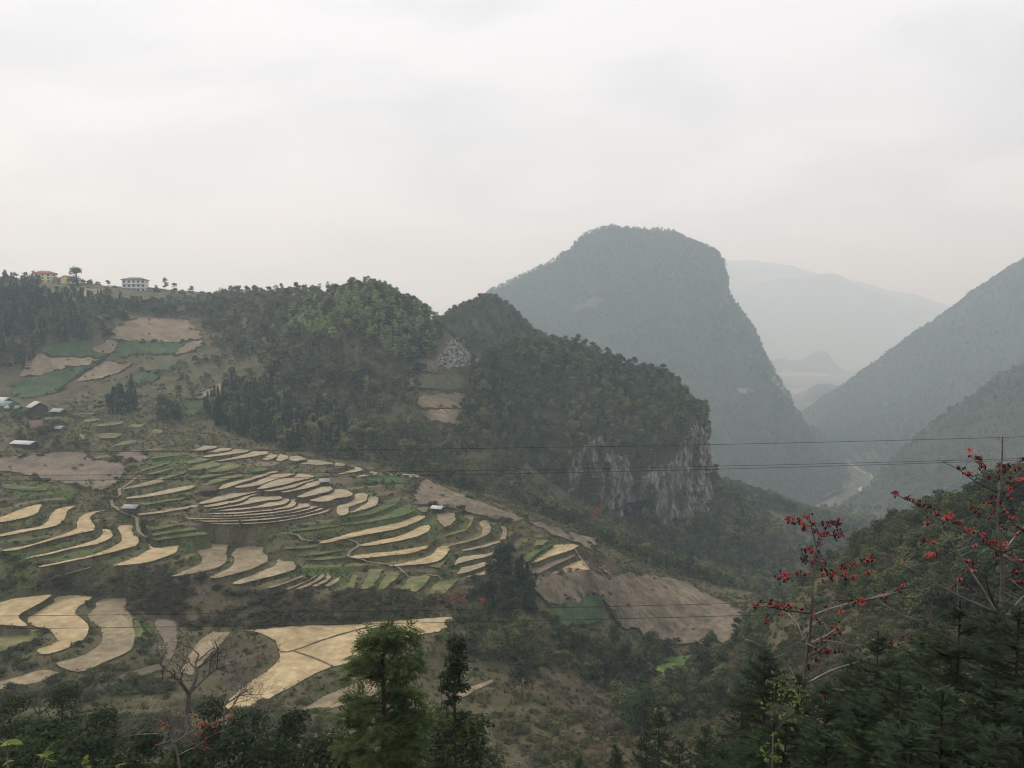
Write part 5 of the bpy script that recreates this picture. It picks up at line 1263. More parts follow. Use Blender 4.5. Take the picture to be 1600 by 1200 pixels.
def windows(root, w, d, h, floors, n, side='front', ww=1.1, wh=1.3, mat='window_glass', fmat='white_plaster'):
    fh = h / floors
    for f in range(floors):
        for k in range(n):
            mb = MB(); gm = MB()
            if side == 'front':
                x = -w / 2 + (k + .5) * w / n; c = (x, -d / 2 - .05, f * fh + fh * .55); mb.box(c, (ww + .25, .12, wh + .25)); gm.box((c[0], c[1] - .07, c[2]), (ww, .06, wh))
            else:
                y = -d / 2 + (k + .5) * d / n; s = 1 if side == 'right' else -1; c = (s * (w / 2 + .05), y, f * fh + fh * .55); mb.box(c, (.12, ww + .25, wh + .25)); gm.box((c[0] + s * .07, c[1], c[2]), (.06, ww, wh))
            fr = link('window', mb.mesh('window', [MATS[fmat]]), root); link('pane', gm.mesh('pane', [MATS[mat]]), fr)
def door(root, x, d, mat='dark_timber', w=1.2, h=2.1):
    mb = MB(); mb.box((x, -d / 2 - .05, h / 2), (w, .1, h)); link('door', mb.mesh('door', [MATS[mat]]), root)
def site(px, py, Y=None):
    if Y is not None: return P(px, py, Y)
    c = cast(px, py, GZ)[0]
    return c
def house(name, loc, rz, w, d, h, rh, wall, roof, label, cat, ribs=0, kind='gable', group=None, wins=(), dr=None, ov=.6):
    r = empty(name, loc, rz); tag(r, label, cat, group)
    if kind == 'hip':
        mb = MB(); mb.box((0, 0, h / 2 - 1.5), (w, d, h + 3)); link('wall', mb.mesh('wall', [MATS[wall]]), r)
        ro = link('roof', hip_roof(w, d, rh, ov).mesh('roof', [MATS[roof]]), r); ro.location = (0, 0, h + .22)
    else:
        link('wall', gable_walls(w, d, h, rh).mesh('wall', [MATS[wall]]), r)
        ro = link('roof', gable_roof(w, d, rh, ov, ribs).mesh('roof', [MATS[roof]]), r); ro.location = (0, 0, h)
    for wn in wins: windows(r, w, d, h, *wn)
    if dr is not None: door(r, dr, d)
    return r
yb = house('school_building', site(71, 442, 612), .55, 15.5, 9.5, 7.0, 2.3, 'yellow_plaster', 'red_tile', 'yellow three storey building with a red hipped roof on the ridge', 'building', kind='hip', wins=[(3, 4, 'front', 1.2, 1.2), (3, 3, 'right', 1.1, 1.2)], ov=1.0)
for z_ in (2.3, 4.65):
    mb = MB(); mb.box((0, 0, z_), (15.9, 9.9, .22)); link('floor_band', mb.mesh('floor_band', [MATS['white_plaster']]), yb)
house('shed', site(93, 441, 612), .3, 6.5, 5, 2.3, 1.5, 'mud_brick', 'rust_sheet', 'small low shed with a brownish roof beside the yellow building', 'shed', dr=0.)
house('shed', site(105, 440, 610), 1.35, 5.5, 7, 2.8, 1.8, 'yellow_plaster', 'rust_sheet', 'yellow gabled shed beside the round tree on the ridge', 'shed', dr=-1., wins=[(1, 2, 'front', .8, .9)])
wb = house('town_house', site(212, 457, 606), .18, 17.0, 9.5, 9.6, 1.9, 'white_plaster', 'brown_tile', 'white three storey house with rows of windows under a brown roof', 'house', kind='hip', wins=[(3, 5, 'front', 1.5, 1.5), (3, 2, 'right', 1.2, 1.4)], ov=1.0)
for z_ in (3.15, 6.35):
    mb = MB(); mb.box((0, -5.35, z_), (17.2, 1.2, .22)); link('balcony', mb.mesh('balcony', [MATS['white_plaster']]), wb)
pv_ = empty('pavilion', site(236, 456, 606)); tag(pv_, 'open brown roofed shelter on posts beside the white house', 'shelter')
ro = link('roof', hip_roof(5.5, 4, 1.0, .4).mesh('roof', [MATS['brown_tile']]), pv_); ro.location = (0, 0, 2.5)
for x, y in ((-2.4, -1.7), (2.4, -1.7), (2.4, 1.7), (-2.4, 1.7)):
    mb = MB(); mb.box((x, y, .6), (.3, .3, 3.8)); link('post', mb.mesh('post', [MATS['grey_timber']]), pv_)
# the hamlet at the left edge of the terraces
H_ = 'hamlet roofs'
house('farmhouse', site(4, 634), -.5, 11, 6, 2.6, 1.7, 'dark_timber', 'pale_sheet', 'dark farmhouse with a pale edged roof, highest in the hamlet', 'house', 12, dr=1.0)
house('farmhouse', site(6, 639), -.25, 11, 7, 2.2, 1.7, 'mud_brick', 'teal_sheet', 'house with a teal sheet roof at the edge of the hamlet', 'house', 14, dr=1.)
house('lean_to', site(22, 643), -.2, 7, 4, 1.9, .9, 'dark_timber', 'teal_sheet', 'low teal roofed lean-to with a white front edge', 'shed', 8)
house('farmhouse', site(59, 650), -.75, 7.0, 6.4, 4.6, 2.0, 'dark_timber', 'pale_sheet', 'tall dark timber house with one bright white roof edge', 'house', 10, wins=[(2, 3, 'front', .7, .8, 'window_glass', 'grey_timber')], dr=-1.5)
house('shed', site(92, 648), -.35, 6, 4, 1.8, 1.0, 'dark_timber', 'grey_sheet', 'small shed with a grey sheet roof beside the tall dark house', 'shed', 6)
house('farmhouse', site(62, 672), .7, 7, 6, 2.0, 2.2, 'mud_brick', 'rust_sheet', 'low house with a dark rusty brown roof in the trees', 'house', 8, dr=.8)
house('farmhouse', site(82, 667), -.6, 8, 5.5, 2.0, 2.0, 'grey_timber', 'thatch', 'house with a faded brown roof amid the hamlet trees', 'house', 0, dr=.8)
house('shed', site(93, 673), -.3, 4, 3, 1.3, .8, 'grey_timber', 'grey_sheet', 'little shed with a pale grey roof below the brown roofed house', 'shed', 5)
house('barn', site(39, 698), -.28, 9.6, 4.0, 1.6, .8, 'dark_timber', 'pale_sheet', 'long low barn with a bright white sheet roof by the ploughed field', 'barn', 14)
# field huts on the terraces
def hut(loc, rz, w, d, h, rh, roof, label, wall='grey_timber', ribs=0):
    r = empty('field_hut', loc, rz); tag(r, label, 'hut', 'field huts on the terraces')
    ro = link('roof', gable_roof(w, d, rh, .35, ribs).mesh('roof', [MATS[roof]]), r); ro.location = (0, 0, h)
    for x in (-w / 2 + .1, w / 2 - .1):
        for y in (-d / 2 + .1, d / 2 - .1):
            mb = MB(); mb.box((x, y, h / 2 - .4), (.16, .16, h + .8)); link('post', mb.mesh('post', [MATS['dark_timber']]), r)
    mb = MB(); mb.box((0, 0, h * .34), (w - .25, d - .25, .12)); link('floor', mb.mesh('floor', [MATS[wall]]), r)
    n = 7
    for k in range(n):
        mb = MB(); mb.box((-w / 2 + .25 + k * (w - .5) / (n - 1), d / 2 - .12, h * .62), ((w - .5) / n * .92, .05, h * .6)); link('plank', mb.mesh('plank', [MATS[wall]]), r)
        mb = MB(); mb.box((-w / 2 + .25 + k * (w - .5) / (n - 1), -d / 2 + .12, h * .48), ((w - .5) / n * .92, .05, h * .32)); link('plank', mb.mesh('plank', [MATS[wall]]), r)
    return r
hut(site(206, 801), -.12, 4.4, 3.0, 1.9, .7, 'grey_sheet', 'grey tin roofed hut beside the winding footpath', 'grey_timber', 9)
hut(site(328, 771), .15, 4.6, 3.4, 1.5, 1.1, 'thatch', 'brown thatched hut standing among the narrow terraces', 'dark_timber')
hut(site(507, 758), .2, 3.2, 2.6, 1.6, .8, 'grey_sheet', 'small hut where the narrow terraces meet the curved straw paddies', 'dark_timber', 6)
hut(site(684, 800), -.35, 3.8, 3.0, 1.6, .6, 'pale_sheet', 'white roofed hut alone near the bare brown slope', 'dark_timber', 7)

# ------------------------------------------------------------------ poles, felled logs, boulders
for pts, lab in (([(935, 885), (933, 938)], 'thin pole below the pile of felled logs'), ([(977, 960), (978, 1003)], 'thin pole at the foot of the bare slope'), ([(880, 895), (880, 922)], 'short pole on the stubble slope'),
                 ([(1117, 996), (1116, 1030)], 'bare dead stem, leftmost of the row by the gully'), ([(1135, 1001), (1134, 1030)], 'bare dead stem, middle of the row by the gully'), ([(1147, 997), (1147, 1028)], 'bare dead stem, rightmost of the row by the gully'), ([(793, 795), (794, 812)], 'small pole on the bare brown edge')):
    b = site(*pts[1]); t_ = P(pts[0][0], pts[0][1], b[1] - .5)
    mb = MB(); mb.tube([b - [0, 0, .6], (b + t_) / 2 + [.08, 0, 0], t_], [.09, .07, .045], 5)
    tag(link('wooden_pole', mb.mesh('wooden_pole', [MATS['bark_grey']], True)), lab, 'pole', 'poles on the bare slopes')
flat('cut_wood', (.36, .20, .13)); flat('pale_wood', (.50, .42, .33))
rl = np.random.default_rng(5)
LOGW = ['leftmost low log of the felled pile', 'short log low in the felled pile', 'reddish log in front of the felled pile', 'log lying across the felled pile', 'upper left log of the felled pile', 'pale log topping the felled pile',
        'long log in the middle of the felled pile', 'tilted log in the middle of the felled pile', 'right log of the felled pile', 'lowest right log of the felled pile', 'pale log at the pile right end', 'rightmost log of the felled pile', 'loose log above the felled pile', 'loose log below the felled pile']
for k in range(14):
    c = site(928 + 2.1 * k + rl.uniform(-2, 2), 893 + rl.uniform(-7, 6)); a = rl.uniform(-.5, .9); l = rl.uniform(1.5, 2.6)
    dv_ = np.array([math.cos(a) * l, math.sin(a) * l, 0]); e0, e1 = c - dv_ / 2, c + dv_ / 2
    e0[2] = float(bil(GZ, e0[0], e0[1])) + .35; e1[2] = float(bil(GZ, e1[0], e1[1])) + .35 + .02 * k
    mb = MB(); mb.tube([e0, (e0 + e1) / 2, e1], [.16, .15, .13], 6)
    tag(link('log', mb.mesh('log', [MATS['pale_wood' if k in (5, 10) else 'cut_wood']], True)), LOGW[k], 'log', 'felled logs')
flat('limestone', (.29, .285, .27), .9, .35, 1.2)
def boulders(name, poly, n, sz, label, lift=.1):
    pp = np.array(poly, float); mb = MB(); k = 0; x0, y0 = pp.min(0); x1, y1 = pp.max(0)
    while k < n:
        q = rl.uniform((x0, y0), (x1, y1))
        if not inpoly(q[0], q[1], pp): continue
        c = cast(q[0], q[1], GZ)[0]; k += 1
        if np.isnan(c[0]): continue
        s = rl.uniform(*sz); v = rl.normal(size=(14, 3)); v /= np.linalg.norm(v, axis=1)[:, None]; v *= s * rl.uniform(.7, 1.1, (14, 1)) * [1, 1, .9]
        import bmesh
        bm = bmesh.new(); [bm.verts.new(p) for p in v]; bmesh.ops.convex_hull(bm, input=bm.verts[:]); bm.verts.ensure_lookup_table()
        bm.verts.index_update()
        vv = [tuple(p.co) for p in bm.verts]; ff = [[p.index for p in f.verts] for f in bm.faces]
        mb.add(np.array(vv) + c + [0, 0, lift], (), np.array([f for f in ff if len(f) == 3])); bm.free()
    return tag(link(name, mb.mesh(name, [MATS['limestone']])), label, kind='stuff')
boulders('boulders', [(684, 560), (700, 532), (735, 527), (750, 532), (748, 548), (733, 570), (702, 577), (686, 570)], 400, (.25, 1.3), 'pale limestone boulders strewn over the saddle')
boulders('boulders', [(170, 990), (195, 985), (205, 1015), (170, 1020), (163, 1012)], 60, (.12, .3), 'pale stones in the stony terrace')
boulders('boulders', [(240, 1005), (262, 1008), (258, 1025), (243, 1022)], 26, (.12, .25), 'pale stones on the muddy terrace')
boulders('boulders', [(330, 985), (358, 988), (350, 1000), (318, 1035), (310, 1032)], 30, (.12, .26), 'pale stones on the small terrace')
boulders('boulders', [(1068, 928), (1095, 930), (1090, 950), (1072, 952)], 24, (.15, .4), 'pale stones on the bare slope')

# ------------------------------------------------------------------ road, slips and river bed in the gorge
from mathutils.bvhtree import BVHTree
def bvh(g, q): return BVHTree.FromPolygons([Vector(p) for p in g.reshape(-1, 3)], q.tolist())
_vf = ([Vector((-9000, -300, -281)), Vector((9000, -300, -281)), Vector((9000, 12000, -281)), Vector((-9000, 12000, -281))], [(0, 1, 2, 3)])
TREES_ = [bvh(R1G, R1Q), bvh(R2G, R2Q), bvh(PG, PQ), BVHTree.FromPolygons(*_vf)]
far_g = {}
for o in list(bpy.data.objects):
    if o.name.startswith('far_hill'):
        me = o.data; TREES_.append(BVHTree.FromPolygons([v.co.copy() for v in me.vertices], [tuple(p.vertices) for p in me.polygons]))
def shoot(px, py, lift):
    a, b = rays(px, py); d = Vector((float(a), 1.0, float(b))).normalized(); best = None
    for t_ in TREES_:
        h = t_.ray_cast(Vector((0, 0, 0)), d)
        if h[0] is not None and (best is None or h[3] < best[1]): best = (h[0] + (h[1] if h[1].z > -.2 else -h[1]) * lift, h[3])
    return None if best is None else np.array(best[0])
def patch(name, px_pts, mat, lift, step, label, parent=None, kind='structure', jag=1.2):
    pp = catmull(np.array(px_pts, float), len(px_pts) * 4, True); pp = pp + jag * np.stack([fbm(pp * .21, 3, 71), fbm(pp * .21 + 9, 3, 72)], -1)
    x0, y0 = pp.min(0); x1, y1 = pp.max(0); xs, ys = np.meshgrid(np.arange(x0, x1, step), np.arange(y0, y1, step)); m = inpoly(xs, ys, pp)
    al = np.concatenate([pp, np.stack([xs[m], ys[m]], -1)])
    vs, es, fs, *_ = mgeo.delaunay_2d_cdt([Vector((p[0], p[1])) for p in al], [], [list(range(len(pp)))], 1, 1e-4)
    w = [shoot(v.x, v.y, lift) for v in vs]; ok = [p is not None for p in w]
    w = [p if p is not None else np.zeros(3) for p in w]; W_ = np.array(w)
    ff = []
    for f in fs:
        if all(ok[i] for i in f) and np.ptp(W_[list(f), 1]) < 180: ff.append(tuple(f[::-1]))
    me = bpy.data.meshes.new(name); me.from_pydata(W_.tolist(), [], ff); me.materials.append(MATS[mat]); me.update()
    for p in me.polygons: p.use_smooth = True
    return tag(link(name, me, parent), label, kind=kind)
flat('road_dust', (.40, .36, .29)); flat('slip_earth', (.17, .15, .12)); flat('far_tan', (.26, .19, .14)); flat('far_grass', (.075, .085, .04))
for pts, w_ in (([(1291, 701), (1298, 705)], 1.3), ([(1301, 704), (1308, 710), (1313, 713)], 1.5), ([(1313, 713), (1319, 717), (1322, 722)], 1.8), ([(1325, 723), (1333, 729), (1340, 733)], 1.7), ([(1341, 734), (1347, 738), (1354, 741)], 1.4), ([(1359, 742), (1363, 747)], 2.2)):
    p_ = np.array(pts, float); up = [(x, y - w_ / 2) for x, y in p_]; dn = [(x, y + w_ / 2) for x, y in p_[::-1]]
    patch('gorge_road', up + dn, 'road_dust', 1.5, 3., 'pale dirt road climbing out of the gorge', jag=.4)
patch('landslip', [(1275, 797), (1282, 780), (1296, 770), (1309, 768), (1306, 782), (1296, 792)], 'slip_earth', 1.5, 3., 'pale earth slip beside the river')
patch('landslip', [(1314, 756), (1320, 748), (1326, 753), (1336, 757), (1332, 762), (1318, 764)], 'slip_earth', 1.5, 3., 'small pale slip above the river')
patch('landslip', [(1341, 766), (1347, 762), (1346, 769)], 'road_dust', 1.5, 3., 'small bright slip above the river')
patch('river_bed', [(1292, 795), (1297, 796), (1297, 803), (1300, 808), (1295, 808), (1291, 802)], 'road_dust', .4, 3., 'curved pale sandbank')
patch('river_bed', [(1212, 803), (1245, 800), (1268, 799), (1270, 803), (1240, 806), (1214, 807)], 'road_dust', .4, 3., 'pale gravel bed of the river')
patch('gorge_field', [(1225, 808), (1262, 803), (1288, 806), (1300, 815), (1270, 822), (1235, 820)], 'crop_green', .4, 3., 'green field on the gorge floor')
patch('far_field', [(1204, 592), (1240, 580), (1290, 585), (1306, 592), (1275, 600), (1240, 622), (1228, 622)], 'far_tan', 4., 4., 'hazy tan field on the far hill')
patch('peak_meadow', [(893, 488), (905, 478), (915, 476), (926, 468), (946, 470), (934, 477), (930, 484), (914, 483), (908, 489)], 'far_grass', 7., 4., 'pale green meadow on the karst peak')
patch('peak_meadow', [(1152, 612), (1165, 608), (1180, 612), (1165, 618)], 'slip_earth', 5., 4., 'small bare scar on the karst peak')
patch('far_slope_field', [(1336, 716), (1352, 706), (1372, 708), (1366, 722), (1345, 724)], 'far_grass', 2.5, 3., 'pale green clearing beyond the road')

# ------------------------------------------------------------------ trees on the ridge and other trees one can tell apart
def big_crown(seed, H, W, n, size, mat, nb=10, base=.12):
    v, q = crown_broad(seed, H, W, n, size, mat, base, nb); return mesh_from('crown', v, q, None, False, [MATS[mat]])
def tree_at(name, px_top, py_top, py_base, Y, W, n, size, mat, tint, label, trunk='bark_grey', seed=1, extra=2.0, base=.12, group=None, r=.2):
    b = P(px_top, py_base, Y); H = float(P(px_top, py_top, Y)[2] - b[2])
    o = empty(name, b); tag(o, label, 'tree', group)
    c = link('crown', big_crown(seed, H, W, n, size, mat, base=base), o); c['tint'] = tint
    t_ = link('trunk', trunk_mesh('trunk', H * .8, r, trunk, seed, 6, W * .5), o); t_.scale = (1, 1, 1)
    mb = MB(); mb.tube([(0, 0, -extra - 2), (0, 0, .2)], r * 1.05, 6); link('root_flare', mb.mesh('root_flare', [MATS[trunk]], True), o)
    return o
tree_at('broadleaf_tree', 120, 418, 446, 605, 7.2, 900, 1.0, 'broad_leaf', .35, 'large round dark tree standing alone on the ridge', seed=501, r=.4)
tree_at('broadleaf_tree', 258, 432, 460, 606, 2.6, 240, .9, 'broad_leaf', .45, 'tall slender tree right of the white house', seed=502, base=.3)
tree_at('broadleaf_tree', 273, 442, 461, 606, 3.2, 260, .9, 'broad_leaf', .4, 'shorter rounded tree beside the slender ridge tree', seed=503)
tree_at('broadleaf_tree', 299, 446, 462, 608, 2.6, 240, .8, 'broad_leaf', .2, 'small dark tree on the ridge line past the slender tree', seed=504)
for k, (x, yt, yb_, t_) in enumerate([(170, 448, 462, .15), (181, 446, 464, .1), (192, 450, 464, .2), (219, 448, 460, .3), (8, 420, 440, .3), (22, 424, 440, .3), (40, 425, 440, .4), (54, 423, 440, .5), (140, 438, 448, .6), (152, 440, 449, .5), (245, 449, 462, .3), (285, 452, 463, .3), (315, 455, 466, .2), (345, 449, 462, .5), (362, 447, 460, .5), (385, 446, 460, .3)]):
    tree_at('broadleaf_tree', x, yt, yb_, 607, G.uniform(2.6, 4.0), 220, .85, 'broad_leaf' if t_ < .5 else 'dry_leaf', t_, ['dark bush leftmost before the white house', 'dark tree before the white house left side', 'dark tree close to the white house corner', 'green tree in front of the white house', 'leftmost tree on the ridge', 'second tree from the ridge left end', 'tree left of the yellow building', 'brownish tree touching the yellow building', 'brownish bush right of the round tree', 'second brownish bush right of the round tree', 'bush right of the open shelter', 'bush between slender tree and small dark tree', 'dark bush on the ridge above the reddish field', 'brownish tree at the ridge dip', 'second brownish tree at the ridge dip', 'tree where the ridge meets the rocky knoll'][k], seed=510 + k, group='trees along the ridge')
tree_at('broadleaf_tree', 1525, 742, 850, 172, 5.2, 900, .62, 'broad_leaf', .05, 'dark domed tree behind the red flowering tree', seed=531, r=.3, extra=6)
tree_at('broadleaf_tree', 1462, 782, 850, 186, 4.6, 700, .6, 'broad_leaf', .12, 'lower dark tree left of the domed tree', seed=532, r=.3, extra=6)
tree_at('broadleaf_tree', 1580, 760, 850, 160, 4.6, 700, .6, 'broad_leaf', .2, 'dark tree at the right edge behind the red flowers', seed=533, r=.3, extra=6)
s_ = site(57 * 4, 838); tree_at('broadleaf_tree', 226, 813, 836, float(s_[1]), 2.2, 260, .5, 'broad_leaf', .05, 'single dark round tree at the end of the straw terraces', seed=541)
s_ = site(680, 852); tree_at('broadleaf_tree', 680, 816, 850, float(s_[1]), 2.6, 300, .5, 'light_leaf', .25, 'green tree on the bank between the straw paddies', seed=542)
s_ = site(376, 822); tree_at('broadleaf_tree', 375, 812, 821, float(s_[1]), .9, 110, .4, 'broad_leaf', .3, 'small tree below the narrow fan terraces', seed=543)
s_ = site(141, 775); tree_at('broadleaf_tree', 141, 748, 768, float(s_[1]), 2.2, 120, .45, 'light_leaf', .1, 'thin leaved tree on the edge of the muddy field', seed=544, base=.35)
s_ = site(1012, 1032); tree_at('broadleaf_tree', 1012, 986, 1030, float(s_[1]), 2.2, 260, .6, 'broad_leaf', .15, 'flat topped tree standing by the bright green field', seed=545, base=.45)
s_ = site(1090, 1068); tree_at('broadleaf_tree', 1092, 1010, 1066, float(s_[1]), 4.6, 800, .55, 'broad_leaf', .12, 'large dark round tree right of the bright green field', seed=546)
s_ = site(1000, 1150); tree_at('broadleaf_tree', 1003, 1080, 1142, float(s_[1]), 3.6, 800, .5, 'near_leaf', .45, 'leafy green round tree in the gully', seed=547)
s_ = site(812, 1085); tree_at('broadleaf_tree', 815, 1030, 1080, float(s_[1]), 3.4, 700, .5, 'broad_leaf', .15, 'dark round tree above the dry slope', seed=548)
tree_at('broadleaf_tree', 1018, 566, 590, 514, 3.4, 300, .8, 'broad_leaf', .05, 'dark tree on the karst hill shoulder, left of a pair', seed=549)
tree_at('broadleaf_tree', 1036, 568, 592, 514, 3.0, 300, .8, 'broad_leaf', .05, 'dark tree on the karst hill shoulder, right of a pair', seed=550)

# bare trees: forking limbs
def bare_mesh(seed, H, r, levels=4, spread=.55, mat='bark_pale', fork=.3):
    rg = np.random.default_rng(seed); mb = MB()
    def limb(p, d, l, rad, lev):
        n = 4; pts = [p]; dd = d.copy()
        for i in range(n):
            dd = dd + rg.normal(size=3) * .13; dd[2] += .05; dd /= np.linalg.norm(dd); pts.append(pts[-1] + dd * l / n)
        mb.tube(pts, np.linspace(rad, rad * .6, n + 1), 5 if rad > .03 else 3)
        if lev == 0: return
        for i in range(rg.integers(2, 4) + (lev > 2)):
            t = rg.uniform(.45, 1.0); q = np.array(pts[min(n, int(t * n + .5))])
            a = rg.normal(size=3); a -= a.dot(dd) * dd; a /= np.linalg.norm(a) + 1e-9
            nd = dd * (1 - spread) + a * spread * rg.uniform(.8, 1.5); nd[2] += .12; nd /= np.linalg.norm(nd)
            limb(q, nd, l * rg.uniform(.55, .8), rad * .52, lev - 1)
    limb(np.array([0, 0, -.6]), np.array([0., 0, 1]), H * fork + .6, r, levels)
    return mb.mesh('branches', [MATS[mat]], True)
def bare_tree(px, py_top, py_base, Y, label, seed, r=.1, levels=4, mat='bark_pale', spread=.55, group=None, sink=None):
    b = P(px, py_base, Y); H = float(P(px, py_top, Y)[2] - b[2])
    o = empty('bare_tree', b, seed * 1.3); tag(o, label, 'tree', group); link('branches', bare_mesh(seed, H, r, levels, spread, mat), o)
    if sink: mb = MB(); mb.tube([(0, 0, -sink), (0, 0, -sink / 2), (0, 0, -.4)], [r * 1.25, r * 1.1, r], 6); link('trunk', mb.mesh('trunk', [MATS[mat]], True), o)
    return o
for k, (x, yt, yb_, lab) in enumerate([(490, 664, 700, 'pale bare tree, left of the pair above the upper terraces'), (518, 662, 704, 'pale bare tree, right of the pair above the upper terraces'), (286, 600, 642, 'tall pale bare tree left of the pine grove'), (615, 612, 642, 'pale bare tree on the wooded hill beside the saddle field'),
                                      (790, 600, 640, 'pale bare tree on the karst hill left flank'), (846, 690, 735, 'pale bare tree low on the karst hill'), (365, 545, 575, 'pale bare tree above the tan field'), (702, 655, 690, 'thin bare tree below the saddle field'), (748, 620, 655, 'thin bare tree right of the saddle field')]):
    c = site(x, yb_); Yb = float(c[1]) if not np.isnan(c[0]) and x < 760 else 415.
    bare_tree(x, yt, yb_, Yb - 1.5, lab, 600 + k, .16, 4, 'bark_pale')
for k, (x, yt, yb_, Y, lab, r, mt, sp) in enumerate([(293, 935, 1105, 46, 'large bare branching tree in front of the muddy terraces', .17, 'bark_grey', .6), (258, 1030, 1190, 38, 'pale twisted bare tree left of the large bare tree', .11, 'bark_grey', .65), (345, 1000, 1150, 44, 'bare tree reaching towards the big straw paddy', .09, 'bark_grey', .6), (60, 1010, 1130, 60, 'small bare tree in the dark scrub at the left', .08, 'bark_grey', .6), (185, 1040, 1170, 50, 'thin bare tree between the scrub bushes', .08, 'bark_grey', .6),
                                               (712, 1060, 1240, 34, 'pale twiggy bare tree under the dark cypress', .09, 'bark_pale', .6), (770, 1080, 1230, 40, 'pale bare tree right of the dark cypress', .09, 'bark_pale', .7), (425, 1090, 1200, 48, 'slim pale bare tree at the bottom', .07, 'bark_pale', .5), (690, 965, 1080, 70, 'fine twigged bare tree above the cypress', .08, 'bark_grey', .6), (945, 1075, 1190, 95, 'reddish twigged bare tree on the dry slope', .1, 'bark_grey', .6), (750, 930, 975, 203, 'pale bare tree in the dark copse', .14, 'bark_pale', .6), (748, 855, 925, 214, 'slim pale bare tree over the striped terraces', .12, 'bark_grey', .6), (790, 900, 960, 213, 'bare tree at the copse right side', .12, 'bark_grey', .6), (1088, 1030, 1070, 205, 'pale bare tree before the round gully tree', .12, 'bark_pale', .6), (830, 1110, 1230, 60, 'pale twiggy bush tree at the bottom middle', .08, 'bark_grey', .7)]):
    bare_tree(x, yt, yb_, Y, lab, 640 + k, r, (6 if Y < 45 else 5) if Y < 100 else 4, mt, sp, sink=14 if Y < 80 else 3)
# red foliage trees
def red_tree(px, py_top, py_base, Y, W, n, lab, seed, flatk=.35, mat='red_leaf', tint=.5, size=.5):
    b = P(px, py_base, Y); H = float(P(px, py_top, Y)[2] - b[2]); rg = np.random.default_rng(seed)
    o = empty('red_tree', b); tag(o, lab, 'tree'); link('branches', bare_mesh(seed, H, .12, 4, .6, 'bark_grey', .38), o)
    bl = [((rg.uniform(-W, W) * .6, rg.uniform(-W, W) * .6, H * rg.uniform(1 - flatk, .98)), (W * .42, W * .42, H * flatk * .3)) for _ in range(7)]
    c, d = blob_points(n, bl, rg, .2); v, q = cards(c, size, rg, .5, 1.5, d)
    m = link('crown', mesh_from('crown', v, q, None, False, [MATS[mat]]), o); m['tint'] = tint
s_ = site(928, 842); red_tree(929, 791, 841, float(s_[1]), 3.4, 150, 'single red crowned tree below the limestone cliff', 701, .28)
s_ = site(715, 965); red_tree(715, 918, 962, float(s_[1]) - 2, 3.2, 120, 'pale reddish half bare tree at the copse left side', 702, .5, 'red_leaf', .9, .35)
s_ = site(757, 955); red_tree(755, 935, 960, float(s_[1]) - 2, 1.8, 60, 'small reddish tree in front of the copse', 703, .5, 'red_leaf', .6, .35)

# ------------------------------------------------------------------ near trees below the road
def near_tree_mesh(seed, n=2600, H=5.2, W=2.2, size=.15):
    v, q = crown_broad(seed, H, W, n, size, 'near_leaf', .06, 16); return mesh_from('crown', v, q, None, False, [MATS['near_leaf']])
NT = [near_tree_mesh(800 + i, W=[2.0, 2.5, 1.8][i]) for i in range(3)]
near_spots = [(15, 1095, 50, .25), (95, 1075, 58, .2), (60, 1130, 40, .3), (165, 1110, 46, .2), (130, 1150, 36, .15), (225, 1140, 42, .3), (330, 1105, 48, .1), (395, 1112, 52, .1), (455, 1118, 46, .12), (365, 1150, 38, .08), (500, 1150, 40, .2), (285, 1165, 34, .25), (430, 1165, 34, .1), (20, 1165, 30, .3), (545, 1165, 42, .3), (680, 1150, 45, .35), (745, 1175, 40, .3), (205, 1185, 30, .15), (100, 1185, 28, .2), (690, 1118, 34, .5), (735, 1128, 33, .45), (615, 1120, 36, .4)]
NL = ['at the left edge of the bottom scrub', 'below the straw terraces at the left', 'second row, near the left edge', 'under the pale terrace strip', 'low at the left, between two taller crowns', 'left of the red flowers at the bottom', 'right of the red flowers at the bottom', 'under the tip of the big straw paddy', 'right of the slim pale bare tree', 'low in front of the dark trees under the paddy', 'left of the feathery tree foot', 'around the red flowers at the bottom edge', 'at the bottom edge under the paddy', 'at the bottom left corner', 'touching the feathery tree on its left', 'right of the feathery tree foot', 'under the twiggy bare trees', 'at the bottom edge left of the red flowers', 'at the bottom edge near the bright shoots', 'around the foot of the cypress, left side', 'around the foot of the cypress, right side', 'directly behind the feathery tree']
for k, (x, y, Y, t_) in enumerate(near_spots):
    tp = P(x, y, Y); s = G.uniform(.85, 1.25); gz = float(bil(GZ, tp[0], tp[1]))
    o = empty('broadleaf_tree', (tp[0], tp[1], tp[2] - 5.0 * s), G.uniform(0, 6.28)); tag(o, 'dark leafy tree top ' + NL[k], 'tree', 'tree tops below the road')
    c = link('crown', NT[k % 3], o); c.scale = (s, s, s); c['tint'] = t_
    mb = MB(); d_ = gz - (tp[2] - 5.0 * s); mb.tube([(0, 0, min(d_ - .5, -1.)), (.1, 0, d_ * .4), (0, .1, 3.6 * s)], [.16, .13, .05], 6); link('trunk', mb.mesh('trunk', [MATS['bark_dark']], True), o)

